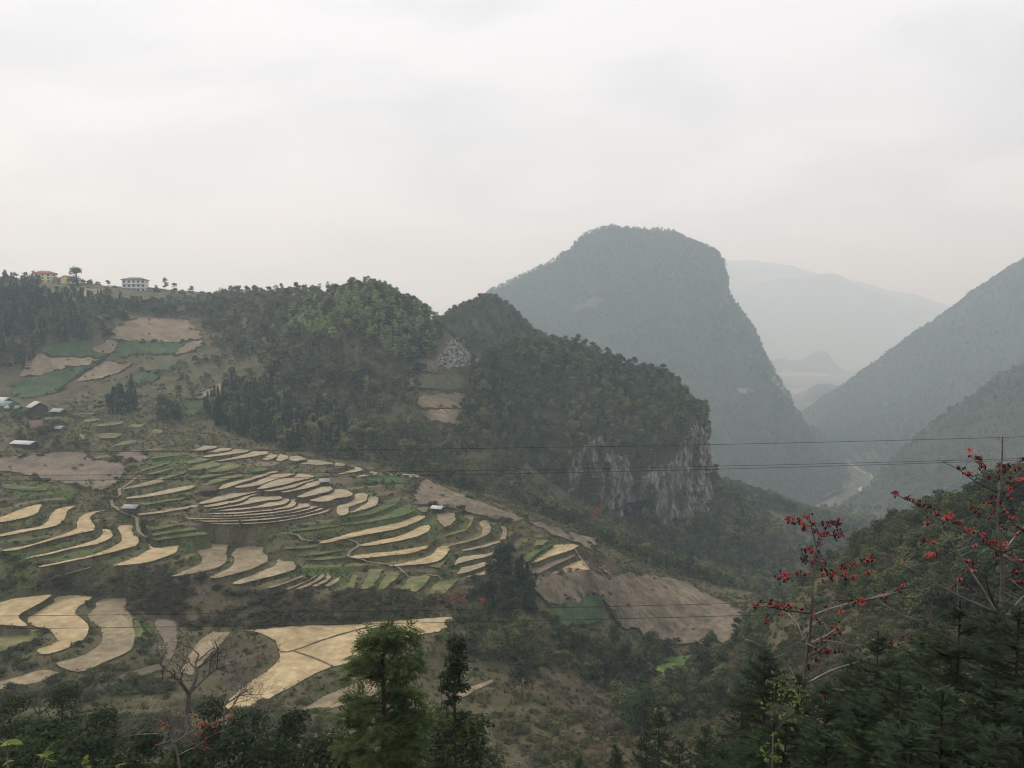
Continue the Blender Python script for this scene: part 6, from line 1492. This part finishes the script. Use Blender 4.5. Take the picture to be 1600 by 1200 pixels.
# firs: whorled branches with two-ranked needles
def fir_mesh(seed, H, Rr, dens=95, nl=.075, nw=.0115, h0=.5, spacing=.27, per=6):
    rg = np.random.default_rng(seed); seg0 = []; seg1 = []; mb = MB()
    mb.tube([(0, 0, -1.), (0, 0, H * .5), (0, 0, H)], [.02 * H ** .9, .012 * H ** .9, .008], 6)
    z = H - .12
    seg0.append((0, 0, H - .5)); seg1.append((0, 0, H + .06))
    while z > h0:
        t = (H - z) / H; L0 = Rr * min(1, (t * 1.55) ** .82) + .10
        for k in range(per):
            a = rg.uniform(0, 6.28); L = L0 * rg.uniform(.65, 1.12); el = R(48 - 75 * min(1, t * 2.2)) + rg.normal() * .1
            d = np.array([math.cos(a) * math.cos(el), math.sin(a) * math.cos(el), math.sin(el)]); n = 6
            ss = np.linspace(0, 1, n); pts = np.array([0, 0, z + rg.uniform(-.1, .1)]) + d * (ss * L)[:, None] + np.array([0, 0, 1]) * (-.18 * L * np.sin(ss * 3.14 * .75) + .1 * L * ss ** 2)[:, None]
            mb.tube(pts, np.linspace(.012 + .008 * L, .004, n), 3)
            sd = np.array([-math.sin(a), math.cos(a), 0])
            for i in range(1, n):
                seg0.append(pts[i - 1]); seg1.append(pts[i])
            m = max(2, int(L / .13))
            for j in range(m):
                s = (j + .6) / m
                if s < .12: continue
                b = pts[0] + (pts[-1] - pts[0]) * s; f = s * (n - 1); i0 = min(n - 2, int(f)); b = pts[i0] + (pts[i0 + 1] - pts[i0]) * (f - i0)
                for sg in (-1, 1):
                    tl = (.36 * L * (1 - s) + .10) * rg.uniform(.6, 1.2)
                    dd = d * .75 + sd * sg * .75 + np.array([0, 0, -.22 + rg.normal() * .12]); dd /= np.linalg.norm(dd)
                    seg0.append(b); seg1.append(b + dd * min(tl, .55))
        z -= spacing * rg.uniform(.8, 1.2) * (1 + .4 * t)
    s0 = np.array(seg0, float); s1 = np.array(seg1, float); ln = np.linalg.norm(s1 - s0, axis=1); cnt = np.maximum(3, (ln * dens).astype(int))
    k = np.repeat(np.arange(len(s0)), cnt); u = rg.random(len(k)); b = s0[k] + (s1[k] - s0[k]) * u[:, None]
    td = (s1 - s0) / (ln[:, None] + 1e-9); td = td[k]
    sd = np.cross(td, [0, 0, 1.]); sd /= np.linalg.norm(sd, axis=1)[:, None] + 1e-6
    sg = np.where(rg.random(len(k)) < .5, -1., 1.)[:, None]
    nd = td * .55 + sd * sg * .9 + np.array([0, 0, .12]) + rg.normal(size=(len(k), 3)) * .16; nd /= np.linalg.norm(nd, axis=1)[:, None]
    wv = np.cross(nd, [0, 0, 1.]); wv /= np.linalg.norm(wv, axis=1)[:, None] + 1e-6
    le = (nl * rg.uniform(.75, 1.25, len(k)))[:, None]
    v = np.stack([b - wv * nw, b + wv * nw, b + nd * le], 1).reshape(-1, 3)
    cm = mesh_from('needles', v, None, np.arange(len(v)).reshape(-1, 3), False, [MATS['fir_needle']])
    return cm, mb.mesh('trunk', [MATS['bark_dark']], True)
FIRS = [fir_mesh(900, 8.0, 2.3), fir_mesh(901, 7.0, 1.7), fir_mesh(902, 6.2, 2.0)]
FIR_H = [8.0, 7.0, 6.2]
fir_spots = [(1500, 948, 13.5, 0, .35), (1592, 958, 12.5, 1, .2), (1556, 962, 16, 2, .25), (1440, 1000, 15.5, 1, .5), (1372, 992, 17, 0, .3), (1330, 1035, 19, 1, .45), (1195, 1022, 18, 1, .2), (1160, 1075, 22, 2, .25), (1248, 1062, 19, 1, .35), (1290, 1075, 16, 1, .4), (1030, 1105, 40, 1, .3), (1010, 1145, 34, 2, .3), (1102, 1140, 25, 1, .35), (1062, 1160, 29, 2, .3), (1405, 1062, 11.5, 2, .5), (1556, 1072, 9.5, 0, .25), (1472, 1092, 9.2, 2, .45), (1350, 1112, 12, 1, .3), (1228, 1125, 13.5, 2, .3), (1180, 1150, 15, 1, .35), (1292, 1150, 11, 1, .3), (905, 1188, 34, 1, .35), (962, 1168, 37, 2, .35), (1130, 1172, 19, 2, .3), (1425, 1150, 8.6, 1, .3), (1600, 1150, 8, 2, .3)]
FL = ['tallest fir, crown rising before the red flowering trunk', 'fir at the right edge', 'dark fir between the tallest fir and the edge fir', 'slim tipped fir left of the tallest fir', 'broad fir right of the second flowering tree', 'fir just left of the broad fir', 'dark pointed fir left of the second flowering tree', 'fir left of the dark pointed fir', 'fir at the foot of the second flowering tree', 'fir right of the flowering tree foot', 'small pointed fir alone in the gully', 'small fir low in front of the gully fir', 'small fir right of the gully fir', 'small fir between two gully firs', 'bright tipped fir in front of the slim fir', 'large fir low at the right edge', 'drooping fir below the tallest fir', 'fir below the broad fir', 'fir beside the bright leaved sapling', 'fir at the bottom, left of the bright sapling', 'fir at the bottom under the flowering tree', 'small fir at the bottom below the dry slope', 'small fir beside the leafy gully tree', 'fir at the bottom right of the gully', 'fir at the bottom centre of the fir stand', 'fir in the bottom right corner']
for k, (x, y, Y, i, t_) in enumerate(fir_spots):
    tp = P(x, y, Y); H = FIR_H[i]; gz = float(bil(GZ, tp[0], tp[1]))
    cm, tm = FIRS[i]
    o = empty('fir_tree', (tp[0], tp[1], tp[2] - H), G.uniform(0, 6.28)); tag(o, FL[k], 'tree', 'firs below the road')
    c = link('needles', cm, o); c['tint'] = t_; link('trunk', tm, o)
    if Y < 19: c.scale = (1.4, 1.4, 1.0)
    d_ = gz - (tp[2] - H)
    if d_ < -.8: mb = MB(); mb.tube([(0, 0, d_ - .5), (0, 0, -.6)], [.2, .15], 6); link('lower_trunk', mb.mesh('lower_trunk', [MATS['bark_dark']], True), o)

# feathery tree in the middle: sprays of paired leaflets
def spray_tree(loc, gz, crowns, trunk_top, label, seed, mat='near_leaf', tint=.45, n=1500):
    rg = np.random.default_rng(seed); o = empty('feathery_tree', loc); tag(o, label, 'tree')
    mb = MB(); tt = np.array(trunk_top) - loc; g0 = np.array([0, 0, gz - loc[2] - .5])
    mb.tube([g0, g0 * .5 + [.1, 0, 0], (0, 0, 0), tt * .5 + [.04, 0, 0], tt], [.24, .19, .145, .10, .04], 7)
    cs = [(np.array(c) - loc, r) for c, r in crowns]
    for c, r in cs:
        b = np.array([0, 0, min(tt[2] * .95, c[2] - r[2] * .4)]); b = b + (tt - b) * 0
        mb.tube([b, (b + c) / 2 + [0, 0, .1], c + np.array([0, 0, r[2] * .4])], [.05, .035, .012], 4)
    link('trunk', mb.mesh('trunk', [MATS['bark_dark']], True), o)
    p, d = blob_points(n, cs, rg, .15)
    V = []; nl = 7
    dirh = d + rg.normal(size=d.shape) * .5; dirh[:, 2] *= .4; dirh[:, 2] -= .25; dirh /= np.linalg.norm(dirh, axis=1)[:, None]
    ln = rg.uniform(.28, .5, n)
    side = np.cross(dirh, [0, 0, 1.]); side /= np.linalg.norm(side, axis=1)[:, None] + 1e-6
    for j in range(nl):
        s = (j + .5) / nl; b = p + dirh * (ln * s)[:, None] + np.array([0, 0, -.16]) * (s * s * ln)[:, None]
        for sg in (-1, 1):
            l = (.10 + .045 * math.sin(s * 3.1)) ; w = .028
            dd = side * sg * .9 + dirh * .45 + np.array([0, 0, -.12]) + rg.normal(size=side.shape) * .12
            V.append(np.stack([b, b + dd * l * .5 + dirh * w, b + dd * l, b + dd * l * .5 - dirh * w], 1))
    V = np.concatenate(V).reshape(-1, 3)
    c = link('crown', mesh_from('crown', V, np.arange(len(V)).reshape(-1, 4), None, False, [MATS[mat]]), o); c['tint'] = tint
    return o
Yc = 25.0
def C_(x, y, dy=0.): return P(x, y, Yc + dy)
mpx = Yc / FPX
cr_ = [(C_(592, 1008), 30, 24), (C_(572, 1035, .5), 26, 13), (C_(556, 1060, -.3), 15, 9), (C_(618, 1078, .9), 26, 10), (C_(566, 1105, -.4), 24, 9), (C_(628, 1118, .5), 24, 10), (C_(637, 1000, .4), 14, 30), (C_(636, 1038, -.4), 22, 18), (C_(612, 1055, .3), 28, 12), (C_(600, 985, 0), 20, 10),
       (C_(556, 1092, .6), 18, 9), (C_(540, 1122, -.6), 16, 10), (C_(640, 1092, .8), 22, 10), (C_(652, 1128, .2), 17, 10), (C_(580, 1140, -.8), 24, 12), (C_(632, 1168, -.4), 28, 14), (C_(550, 1170, .3), 24, 13), (C_(600, 1198, -.8), 42, 14)]
spray_tree(C_(601, 1230), float(bil(GZ, *C_(601, 1230)[:2])), [(c, np.array([a * mpx, a * mpx * .9, b * mpx])) for c, a, b in cr_], C_(598, 1040), 'feathery leaved green tree standing before the big straw paddy', 950, tint=.8, n=2100)
# dark cypress like tree
cy = empty('cypress_tree', P(710, 1085, 31)); tag(cy, 'narrow dark cypress like tree right of the feathery tree', 'tree')
rg = np.random.default_rng(960); mY = 31 / FPX
bl = [((rg.uniform(-12, 12) * mY, rg.uniform(-10, 10) * mY, z * mY), np.array([18, 16, 17]) * mY) for z in np.linspace(5, 82, 9)] + [((rg.uniform(-14, 14) * mY, rg.uniform(-10, 10) * mY, z * mY), np.array([12, 11, 9]) * mY) for z in np.linspace(-95, -5, 8)]
c_, d_ = blob_points(3200, bl, rg, .2); v_, q_ = cards(c_, .085, rg, .8, 2.2, d_)
m_ = link('crown', mesh_from('crown', v_, q_, None, False, [MATS['fir_needle']]), cy); m_['tint'] = .35
mb = MB(); gz = float(bil(GZ, *P(710, 1085, 31)[:2])) - float(P(710, 1085, 31)[2]); mb.tube([(0, 0, gz - .5), (.05, 0, gz * .5), (0, 0, 0), (.03, 0, 70 * mY)], [.12, .09, .05, .02], 6); link('trunk', mb.mesh('trunk', [MATS['bark_dark']], True), cy)

# ------------------------------------------------------------------ red kapok trees in flower
flat('petal_red', (.27, .036, .032), .6, .25, 6.); flat('calyx_dark', (.030, .016, .014), .7)
MATS['petal_red'].node_tree.nodes['Principled BSDF'].inputs['Specular IOR Level'].default_value = .1
def flower_mesh(seed):
    rg = np.random.default_rng(seed); mb = MB()
    for k in range(5):
        a = k * 1.2566 + rg.normal() * .1; c, s = math.cos(a), math.sin(a); op = rg.uniform(.75, 1.15)
        def pt(r, z, w): return [(c * r - s * w, s * r + c * w, z), (c * r + s * w, s * r - c * w, z)]
        p0 = pt(.012, .01, .010); p1 = pt(.045 * op, .035, .026); p2 = pt(.078 * op, .03, .020); p3 = pt(.09 * op, .012, .006)
        mb.add(p0 + p1 + p2 + p3, [(0, 1, 3, 2), (2, 3, 5, 4), (4, 5, 7, 6)], m=0)
    mb.tube([(0, 0, -.035), (0, 0, .0), (0, 0, .018)], [.018, .026, .02], 5, m=1)
    for k in range(5):
        a = k * 1.2566 + .6; mb.tube([(0, 0, .01), (math.cos(a) * .02, math.sin(a) * .02, .055)], .003, 3, m=1)
    return mb.mesh('flower', [MATS['petal_red'], MATS['calyx_dark']])
flat('petal_orange', (.30, .065, .038), .6, .25, 6.); flat('petal_crimson', (.20, .026, .03), .6, .25, 6.)
FLW = [flower_mesh(970 + i) for i in range(6)]
for i_, m_ in ((1, 'petal_orange'), (3, 'petal_crimson'), (5, 'petal_crimson')): FLW[i_].materials[0] = MATS[m_]
def kapok(org, sc, Y0, trunk, trunk_r, branches, flowers, label, seed, fs=1.0, nbud=60):
    rg = np.random.default_rng(seed)
    cv = lambda pts: np.array([(org[0] + x / sc, org[1] + y / sc) for x, y in pts])
    tpx = cv(trunk); tY = Y0 + .1 * np.sin(np.arange(len(tpx)))
    base = P(tpx[-1][0], tpx[-1][1], tY[-1]); gz = float(bil(GZ, base[0], base[1]))
    o = empty('kapok_tree', (base[0], base[1], gz)); tag(o, label, 'tree', 'red flowering kapok trees'); org3 = np.array([base[0], base[1], gz])
    pts = catmull(np.array([P(p[0], p[1], y) for p, y in zip(tpx, tY)]), 24); rad = np.linspace(trunk_r[0], trunk_r[1], 24)
    mb = MB(); low = np.array([[base[0], base[1], gz - .6], [base[0] + .05, base[1], gz * .5 + base[2] * .5]])
    mb.tube(np.concatenate([pts, low[::-1]]) - org3, np.concatenate([rad, [trunk_r[1] * 1.15, trunk_r[1] * 1.35]]), 7); link('trunk', mb.mesh('trunk', [MATS['bark_grey']], True), o)
    samp = [pts]
    for bpts, r0, kind_ in branches:
        q = cv(bpts); l = np.concatenate([[0], np.cumsum(np.linalg.norm(np.diff(q, axis=0), axis=1))]) * Y0 / FPX
        sl = rg.uniform(-.55, .55); Y = Y0 + sl * l; w = catmull(np.array([P(p[0], p[1], y) for p, y in zip(q, Y)]), len(q) * 4)
        mb = MB(); mb.tube(w - org3, np.linspace(r0 * .72, r0 * .2, len(w)), 5)
        for t in range(rg.integers(3, 7)):                       # short side twigs
            i = rg.integers(len(w) // 4, len(w)); e = w[i] + rg.normal(size=3) * [.3, .25, .12] + [0, 0, .2]; mb.tube([w[i] - org3, (w[i] + e) / 2 - org3 + [0, 0, -.02], e - org3], [r0 * .3, r0 * .22, r0 * .12], 3)
        link('branch', mb.mesh('branch', [MATS[kind_]], True), o); samp.append(w)
    S = np.concatenate(samp); spx = np.stack(to_px(S), -1)
    for i, (x, y) in enumerate(flowers):
        f = np.array([org[0] + x / sc, org[1] + y / sc]); k = np.argmin(((spx - f) ** 2).sum(1)); p = P(f[0], f[1], S[k, 1] + rg.uniform(-.15, .15))
        h = link('flower', FLW[rg.integers(6)], o, p - org3); h.rotation_euler = (rg.normal() * .5, rg.normal() * .5, rg.uniform(0, 6.28)); s = fs * rg.uniform(.8, 1.4); h.scale = (s, s, s)
    flowers = list(flowers); W_ = np.concatenate(samp[1:]); sp = np.stack(to_px(W_), -1)
    for i in range(int(len(flowers) * .45)):
        f0 = np.array(flowers[rg.integers(len(flowers))]) + rg.normal(size=2) * 26; f = np.array([org[0] + f0[0] / sc, org[1] + f0[1] / sc]); k = np.argmin(((sp - f) ** 2).sum(1)); p = W_[k] + rg.normal(size=3) * [.06, .06, .03] + [0, 0, .06]
        h = link('flower', FLW[rg.integers(6)], o, p - org3); h.rotation_euler = (rg.normal() * .5, rg.normal() * .5, rg.uniform(0, 6.28)); s = fs * rg.uniform(.7, 1.2); h.scale = (s, s, s)
    mb = MB(); F = np.array(flowers, float)
    for i in range(nbud):
        f = F[rg.integers(len(F))] + rg.normal(size=2) * 16; f = np.array([org[0] + f[0] / sc, org[1] + f[1] / sc]); k = np.argmin(((spx - f) ** 2).sum(1)); p = P(f[0], f[1], S[k, 1]) - org3
        mb.tube([p - [0, 0, .03], p, p + [0, 0, .03]], [.012, .026, .010], 5); mb.tube([p, S[k] - org3], .006, 3)
    link('buds', mb.mesh('buds', [MATS['calyx_dark']], True), o)['kind'] = 'stuff'
    return o
D_, Pl = 'bark_dark', 'bark_pale'
kapok((1380, 660), 1 / .275, 20.0, [(678, 80), (676, 180), (668, 300), (660, 380), (648, 480), (652, 580), (668, 720), (676, 850), (674, 1000), (672, 1120)], (.014, .062), [
    ([(678, 125), (650, 85)], .012, Pl), ([(678, 125), (700, 105), (722, 92)], .012, Pl),
    ([(662, 735), (540, 665), (430, 600), (300, 540), (180, 460), (60, 405)], .042, 'bark_grey'), ([(655, 400), (580, 365), (500, 320), (420, 262), (335, 225)], .03, D_), ([(660, 390), (600, 335), (560, 290), (540, 230), (490, 190)], .026, 'bark_grey'),
    ([(672, 405), (740, 375), (800, 340), (860, 320)], .028, D_), ([(685, 385), (740, 320), (790, 270), (850, 200)], .026, 'bark_grey'), ([(685, 735), (770, 625), (830, 570), (880, 500)], .036, Pl), ([(685, 740), (800, 685), (860, 655)], .034, D_), ([(688, 755), (740, 790), (800, 815), (870, 850)], .036, Pl),
    ([(640, 470), (580, 410), (520, 345)], .022, 'bark_grey'), ([(680, 1140), (600, 1010), (560, 940), (500, 850), (430, 750), (380, 670), (310, 580), (255, 515)], .055, Pl), ([(640, 1080), (470, 1005), (380, 960), (300, 915), (220, 870), (150, 830), (80, 800), (5, 768)], .05, 'bark_grey'),
    ([(690, 1110), (740, 1050), (800, 985), (860, 940)], .05, Pl), ([(690, 1110), (800, 1060), (880, 1040)], .046, 'bark_grey'), ([(430, 795), (330, 780), (270, 765)], .018, 'bark_grey'), ([(420, 740), (320, 715), (240, 685)], .018, 'bark_grey'), ([(620, 1190), (320, 1180), (220, 1140), (120, 1095), (20, 1040)], .04, 'bark_grey'),
    ([(672, 1120), (620, 1010), (590, 920), (575, 860)], .05, D_), ([(360, 930), (330, 900), (300, 870)], .014, Pl), ([(425, 980), (422, 930), (425, 890)], .014, Pl), ([(385, 670), (430, 655), (460, 630)], .012, Pl), ([(410, 700), (450, 690), (480, 660)], .012, Pl), ([(440, 760), (500, 730), (540, 690)], .014, Pl), ([(330, 600), (360, 575)], .01, Pl), ([(120, 1090), (90, 1040), (78, 1010)], .014, Pl), ([(290, 1165), (265, 1130), (250, 1100)], .014, Pl), ([(310, 1165), (295, 1130), (275, 1100)], .012, Pl), ([(160, 830), (120, 800), (95, 770)], .014, Pl), ([(220, 870), (170, 830), (130, 815)], .014, Pl)],
    [(490, 160), (500, 195), (525, 200), (545, 210), (70, 405), (135, 435), (170, 445), (205, 470), (225, 478), (255, 482), (425, 258), (455, 265), (480, 295), (490, 300), (560, 255), (580, 250), (600, 315), (660, 245), (690, 248), (715, 245), (650, 285), (690, 280), (660, 320), (750, 270), (775, 260), (740, 345), (780, 330), (715, 425), (600, 455), (580, 462), (660, 450), (505, 485), (520, 510), (545, 518), (630, 510), (690, 505), (605, 540), (725, 545), (750, 545), (670, 570), (760, 595), (790, 610), (445, 570), (400, 580), (385, 530), (360, 548), (305, 525), (295, 515), (315, 497), (485, 612), (510, 625), (575, 640), (590, 685), (605, 690), (640, 690), (655, 778), (740, 765), (740, 850), (755, 855), (765, 910), (785, 915), (790, 808), (640, 740), (435, 895), (475, 790), (510, 805), (520, 840), (270, 755), (290, 755), (120, 790), (230, 678), (470, 1070), (500, 940), (250, 575), (10, 985), (795, 210), (700, 610)],
    'tall red flowering kapok tree at the right, bare trunk above the firs', 981, 1.0, 90)
kapok((1150, 780), 3.2444, 19.0, [(370, 72), (385, 150), (400, 215), (408, 250), (395, 330), (388, 430), (385, 560), (375, 680), (365, 740), (350, 860), (345, 950), (348, 1200)], (.012, .046), [
    ([(408, 245), (440, 190), (465, 135), (490, 120)], .018, D_), ([(385, 140), (340, 130), (260, 110)], .014, D_), ([(440, 190), (500, 180), (560, 160)], .014, D_), ([(388, 395), (320, 395), (270, 400), (195, 408)], .024, 'bark_grey'), ([(395, 395), (450, 390), (520, 365), (600, 335), (720, 310)], .028, 'bark_grey'), ([(500, 375), (570, 400), (640, 405), (670, 410)], .014, D_),
    ([(380, 580), (300, 570), (230, 560), (150, 545), (85, 550)], .032, D_), ([(395, 585), (480, 555), (600, 520), (700, 500), (780, 480), (876, 455)], .034, Pl), ([(265, 580), (310, 630), (335, 690), (360, 725)], .03, Pl), ([(385, 725), (450, 695), (500, 660), (545, 615), (590, 575)], .032, Pl), ([(395, 722), (470, 718), (560, 735), (620, 745), (670, 790)], .026, Pl), ([(355, 730), (405, 755), (405, 770), (360, 800), (325, 870)], .034, Pl),
    ([(360, 935), (440, 890), (520, 855), (620, 825), (700, 790), (800, 745), (870, 715)], .045, Pl), ([(50, 710), (130, 745), (200, 790), (275, 850), (345, 930)], .03, Pl), ([(345, 1085), (390, 1020), (440, 980), (500, 955)], .045, Pl), ([(375, 570), (345, 500), (305, 450)], .022, Pl), ([(360, 720), (300, 715), (240, 745), (200, 780)], .02, 'bark_grey'), ([(530, 540), (545, 590), (545, 620)], .016, Pl), ([(700, 495), (760, 540), (830, 580), (876, 600)], .022, Pl), ([(400, 800), (440, 840), (470, 860)], .016, Pl), ([(470, 790), (500, 830)], .014, Pl), ([(395, 330), (350, 300), (335, 285)], .016, D_), ([(620, 745), (630, 720)], .012, Pl), ([(230, 565), (150, 600), (155, 625)], .014, D_)],
    [(350, 90), (360, 95), (265, 118), (290, 122), (320, 125), (345, 135), (350, 150), (375, 115), (395, 130), (400, 165), (415, 170), (430, 185), (440, 128), (470, 120), (490, 128), (515, 128), (465, 175), (495, 170), (510, 180), (530, 185), (370, 255), (385, 270), (420, 270), (340, 312), (390, 320), (385, 340), (350, 260), (450, 312), (230, 400), (250, 390), (265, 385), (215, 405), (245, 415), (310, 378), (350, 385), (435, 360), (450, 355), (440, 385), (490, 390), (500, 375), (480, 400), (440, 415), (530, 355), (575, 340), (600, 330), (650, 330), (665, 320), (690, 312), (555, 405), (595, 408), (670, 375), (125, 515), (95, 548), (135, 548), (170, 530), (185, 538), (210, 550), (230, 585), (260, 550), (275, 550), (305, 552), (330, 558), (385, 580), (455, 545), (530, 575), (585, 518), (625, 515), (640, 525), (755, 490), (850, 440), (425, 628), (155, 625), (455, 700), (410, 730), (445, 730), (490, 680), (405, 760), (430, 765), (460, 768), (505, 775), (520, 775), (405, 810), (370, 855), (445, 1000), (525, 680), (865, 715), (790, 730)],
    'red flowering kapok tree left of the tall one, three flat tiers of blossom', 982, .95, 110)
# the small one deep in the scrub at the lower left
kapok((0, 900), 4.0, 30.0, [(1045, 870), (1060, 940), (1090, 1040), (1110, 1120), (1120, 1200)], (.02, .06), [([(1060, 940), (1010, 910), (985, 860)], .02, Pl), ([(1090, 1040), (1180, 980), (1260, 930), (1330, 920), (1450, 880)], .028, Pl), ([(1150, 1000), (1190, 920), (1205, 850)], .02, Pl), ([(1110, 1120), (1230, 1060), (1300, 1010), (1350, 980)], .026, Pl), ([(985, 985), (870, 990), (770, 1005)], .024, Pl), ([(1090, 1040), (1040, 1000), (985, 985)], .026, Pl)],
    [(995, 930), (1010, 935), (1030, 930), (1045, 945), (1060, 975), (1050, 1010), (1200, 850), (1215, 880), (1195, 870), (1260, 930), (1280, 925), (1300, 940), (1320, 930), (1345, 915), (1270, 960), (1250, 980), (1240, 1000), (1290, 1060), (1270, 1075), (1210, 1080), (1300, 1080), (1400, 870), (1430, 885), (1460, 890), (1230, 920), (975, 1060), (1330, 950)],
    'low red flowering tree half hidden in the scrub at the bottom', 983, .85, 20)

# ------------------------------------------------------------------ saplings and shoots close to the road
LEAF = {}
def leaf_mesh(name, L, W, mat='bright_leaf'):
    mb = MB(); xs = np.linspace(0, L, 6); w = W * np.sin(np.clip(xs / L, 0.04, .985) * math.pi) ** .8
    v = []
    for x, ww in zip(xs, w): v += [(x, -ww / 2, .12 * ww - .25 * x * x / L), (x, 0, -.25 * x * x / L), (x, ww / 2, .12 * ww - .25 * x * x / L)]
    q = []
    for i in range(5): q += [(3 * i, 3 * i + 3, 3 * i + 4, 3 * i + 1), (3 * i + 1, 3 * i + 4, 3 * i + 5, 3 * i + 2)]
    mb.add(v, q); return mb.mesh(name, [MATS[mat]], True)
LV = leaf_mesh('leaf', .105, .045)
def shoot_plant(px, py, Y, tips, label, seed):
    rg = np.random.default_rng(seed); top = P(px, py, Y); gz = float(bil(GZ, top[0], top[1])); org3 = np.array([top[0], top[1], gz])
    o = empty('leafy_shoot', org3); tag(o, label, 'plant', 'bright shoots close to the road')
    mb = MB(); mb.tube([(0, 0, -.2), (.03, .02, (top[2] - gz) * .5), (0, 0, top[2] - gz)], [.014, .010, .005], 5); link('stem', mb.mesh('stem', [MATS['bark_grey']], True), o)
    for (x, y, ang, s) in tips:
        p = P(x, y, Y + rg.uniform(-.1, .1)); l = link('leaf', LV, o, p - org3); l.rotation_euler = (rg.normal() * .5, -R(ang), rg.normal() * .4); l.scale = (s, s, s); l['tint'] = rg.uniform(.2, .9)
        mb = MB(); e = p - org3; mb.tube([(0, 0, top[2] - gz - .05), e * .6 + np.array([0, 0, top[2] - gz]) * .4, e], [.004, .003, .002], 3); link('twig', mb.mesh('twig', [MATS['bark_grey']], True), o)
shoot_plant(10, 1172, 4.6, [(0, 1166, 25, 1.0), (12, 1160, 12, 1.0), (2, 1198, 40, .8), (-6, 1170, 150, .9)], 'bright green shoot at the left edge', 1)
shoot_plant(66, 1185, 4.6, [(55, 1180, 10, .9), (62, 1183, 30, .9), (70, 1176, 52, 1.0), (66, 1186, -10, .7), (74, 1190, 15, .6)], 'bright green shoot with upright leaves near the left corner', 2)
shoot_plant(132, 1196, 4.8, [(127, 1194, 30, .6), (134, 1190, 70, .7), (130, 1198, -10, .5)], 'small bright shoot, third from the left edge', 3)
shoot_plant(185, 1198, 4.8, [(180, 1198, 10, .6), (187, 1196, 40, .5)], 'small bright leaf tip, fourth from the left edge', 4)
def leafy_sapling(pts, Y, label, seed):
    rg = np.random.default_rng(seed); c0 = P(pts[0][0], pts[0][1], Y); gz = float(bil(GZ, c0[0], c0[1])); org3 = np.array([c0[0], c0[1], gz])
    o = empty('sapling', org3); tag(o, label, 'plant'); mb = MB(); w = np.array([P(x, y, Y + rg.uniform(-.2, .2)) for x, y in pts]) - org3
    st = np.array([0, 0, w[:, 2].min() - .3]); mb.tube([(0, 0, -.3), st * .5, st], [.03, .022, .014], 5)
    V = []
    for p in w:
        mb.tube([st, (st + p) / 2 + rg.normal(size=3) * .05, p], [.008, .006, .003], 3)
        c = p + rg.normal(size=(9, 3)) * .09; v, q = cards(c, .055, rg, .3, 1.6); V.append(v)
    link('stem', mb.mesh('stem', [MATS['bark_grey']], True), o); V = np.concatenate(V)
    k = link('foliage', mesh_from('foliage', V, np.arange(len(V)).reshape(-1, 4), None, False, [MATS['bright_leaf']]), o); k['tint'] = .4
leafy_sapling([(1210, 1070), (1222, 1075), (1230, 1062), (1228, 1082), (1238, 1090), (1245, 1095), (1252, 1088), (1256, 1083), (1240, 1110), (1230, 1115), (1243, 1120), (1205, 1108), (1196, 1104)], 13.0, 'yellow green leafed sapling among the dark firs', 11)
leafy_sapling([(1202, 1170), (1208, 1180), (1212, 1163), (1205, 1192), (1198, 1180), (1306, 1164)], 11.5, 'low yellow green sapling at the bottom among the firs', 12)

# ------------------------------------------------------------------ power lines across the valley
flat('wire_black', (.035, .035, .036), .6)
WL = ['highest power line crossing the whole view', 'upper line of the middle pair', 'lower line of the middle pair', 'upper line of the lowest pair, above the big paddy', 'lowest power line, crossing the big paddy']
for k, (pts, Y, r) in enumerate([([(-700, 707), (0, 706), (300, 704.5), (700, 702), (1000, 697), (1390, 688), (1600, 682), (2300, 655)], 46, .0125), ([(-700, 745), (0, 743), (400, 740), (700, 735.5), (1000, 731), (1490, 719.5), (1600, 716), (2300, 690)], 44, .0115), ([(-700, 756), (0, 752), (400, 747), (700, 741), (1000, 736.5), (1400, 725), (1600, 719), (2300, 688)], 42, .0115),
                                 ([(-700, 966), (0, 962), (400, 958.5), (800, 950.5), (1180, 942), (1600, 929), (2300, 900)], 30, .0095), ([(-700, 988), (0, 982), (400, 978), (800, 971), (1160, 961), (1600, 948), (2300, 916)], 29, .0095)]):
    w = np.array([P(x, y, Y) for x, y in pts]); cx = np.polyfit(w[:, 0], w[:, 2], 3); X = np.linspace(w[0, 0], w[-1, 0], 60)
    mb = MB(); mb.tube(np.column_stack([X, np.full(60, float(Y)), np.polyval(cx, X)]), r, 5)
    tag(link('power_line', mb.mesh('power_line', [MATS['wire_black']], True)), WL[k], 'cable', 'power lines over the valley')

# ------------------------------------------------------------------ haze: one closed box of even air round the whole scene
mb = MB(); mb.box((0, 4600, 309), (15000, 11600, 1182))
hz = mb.mesh('haze')
hm = bpy.data.materials.new('haze'); hm.use_nodes = True; t = hm.node_tree; t.nodes.clear()
pv = N(t, 'ShaderNodeVolumePrincipled'); pv.inputs['Density'].default_value = HAZE_DENSITY
pv.inputs['Density Attribute'].default_value = ''
pv.inputs['Color'].default_value = (*HAZE_COLOR, 1); pv.inputs['Absorption Color'].default_value = (1, 1, 1, 1); pv.inputs['Anisotropy'].default_value = 0.2
om = N(t, 'ShaderNodeOutputMaterial'); t.links.new(pv.outputs[0], om.inputs['Volume'])
hz.materials.append(hm)
tag(link('haze', hz), 'pale haze filling the valley', kind='stuff')
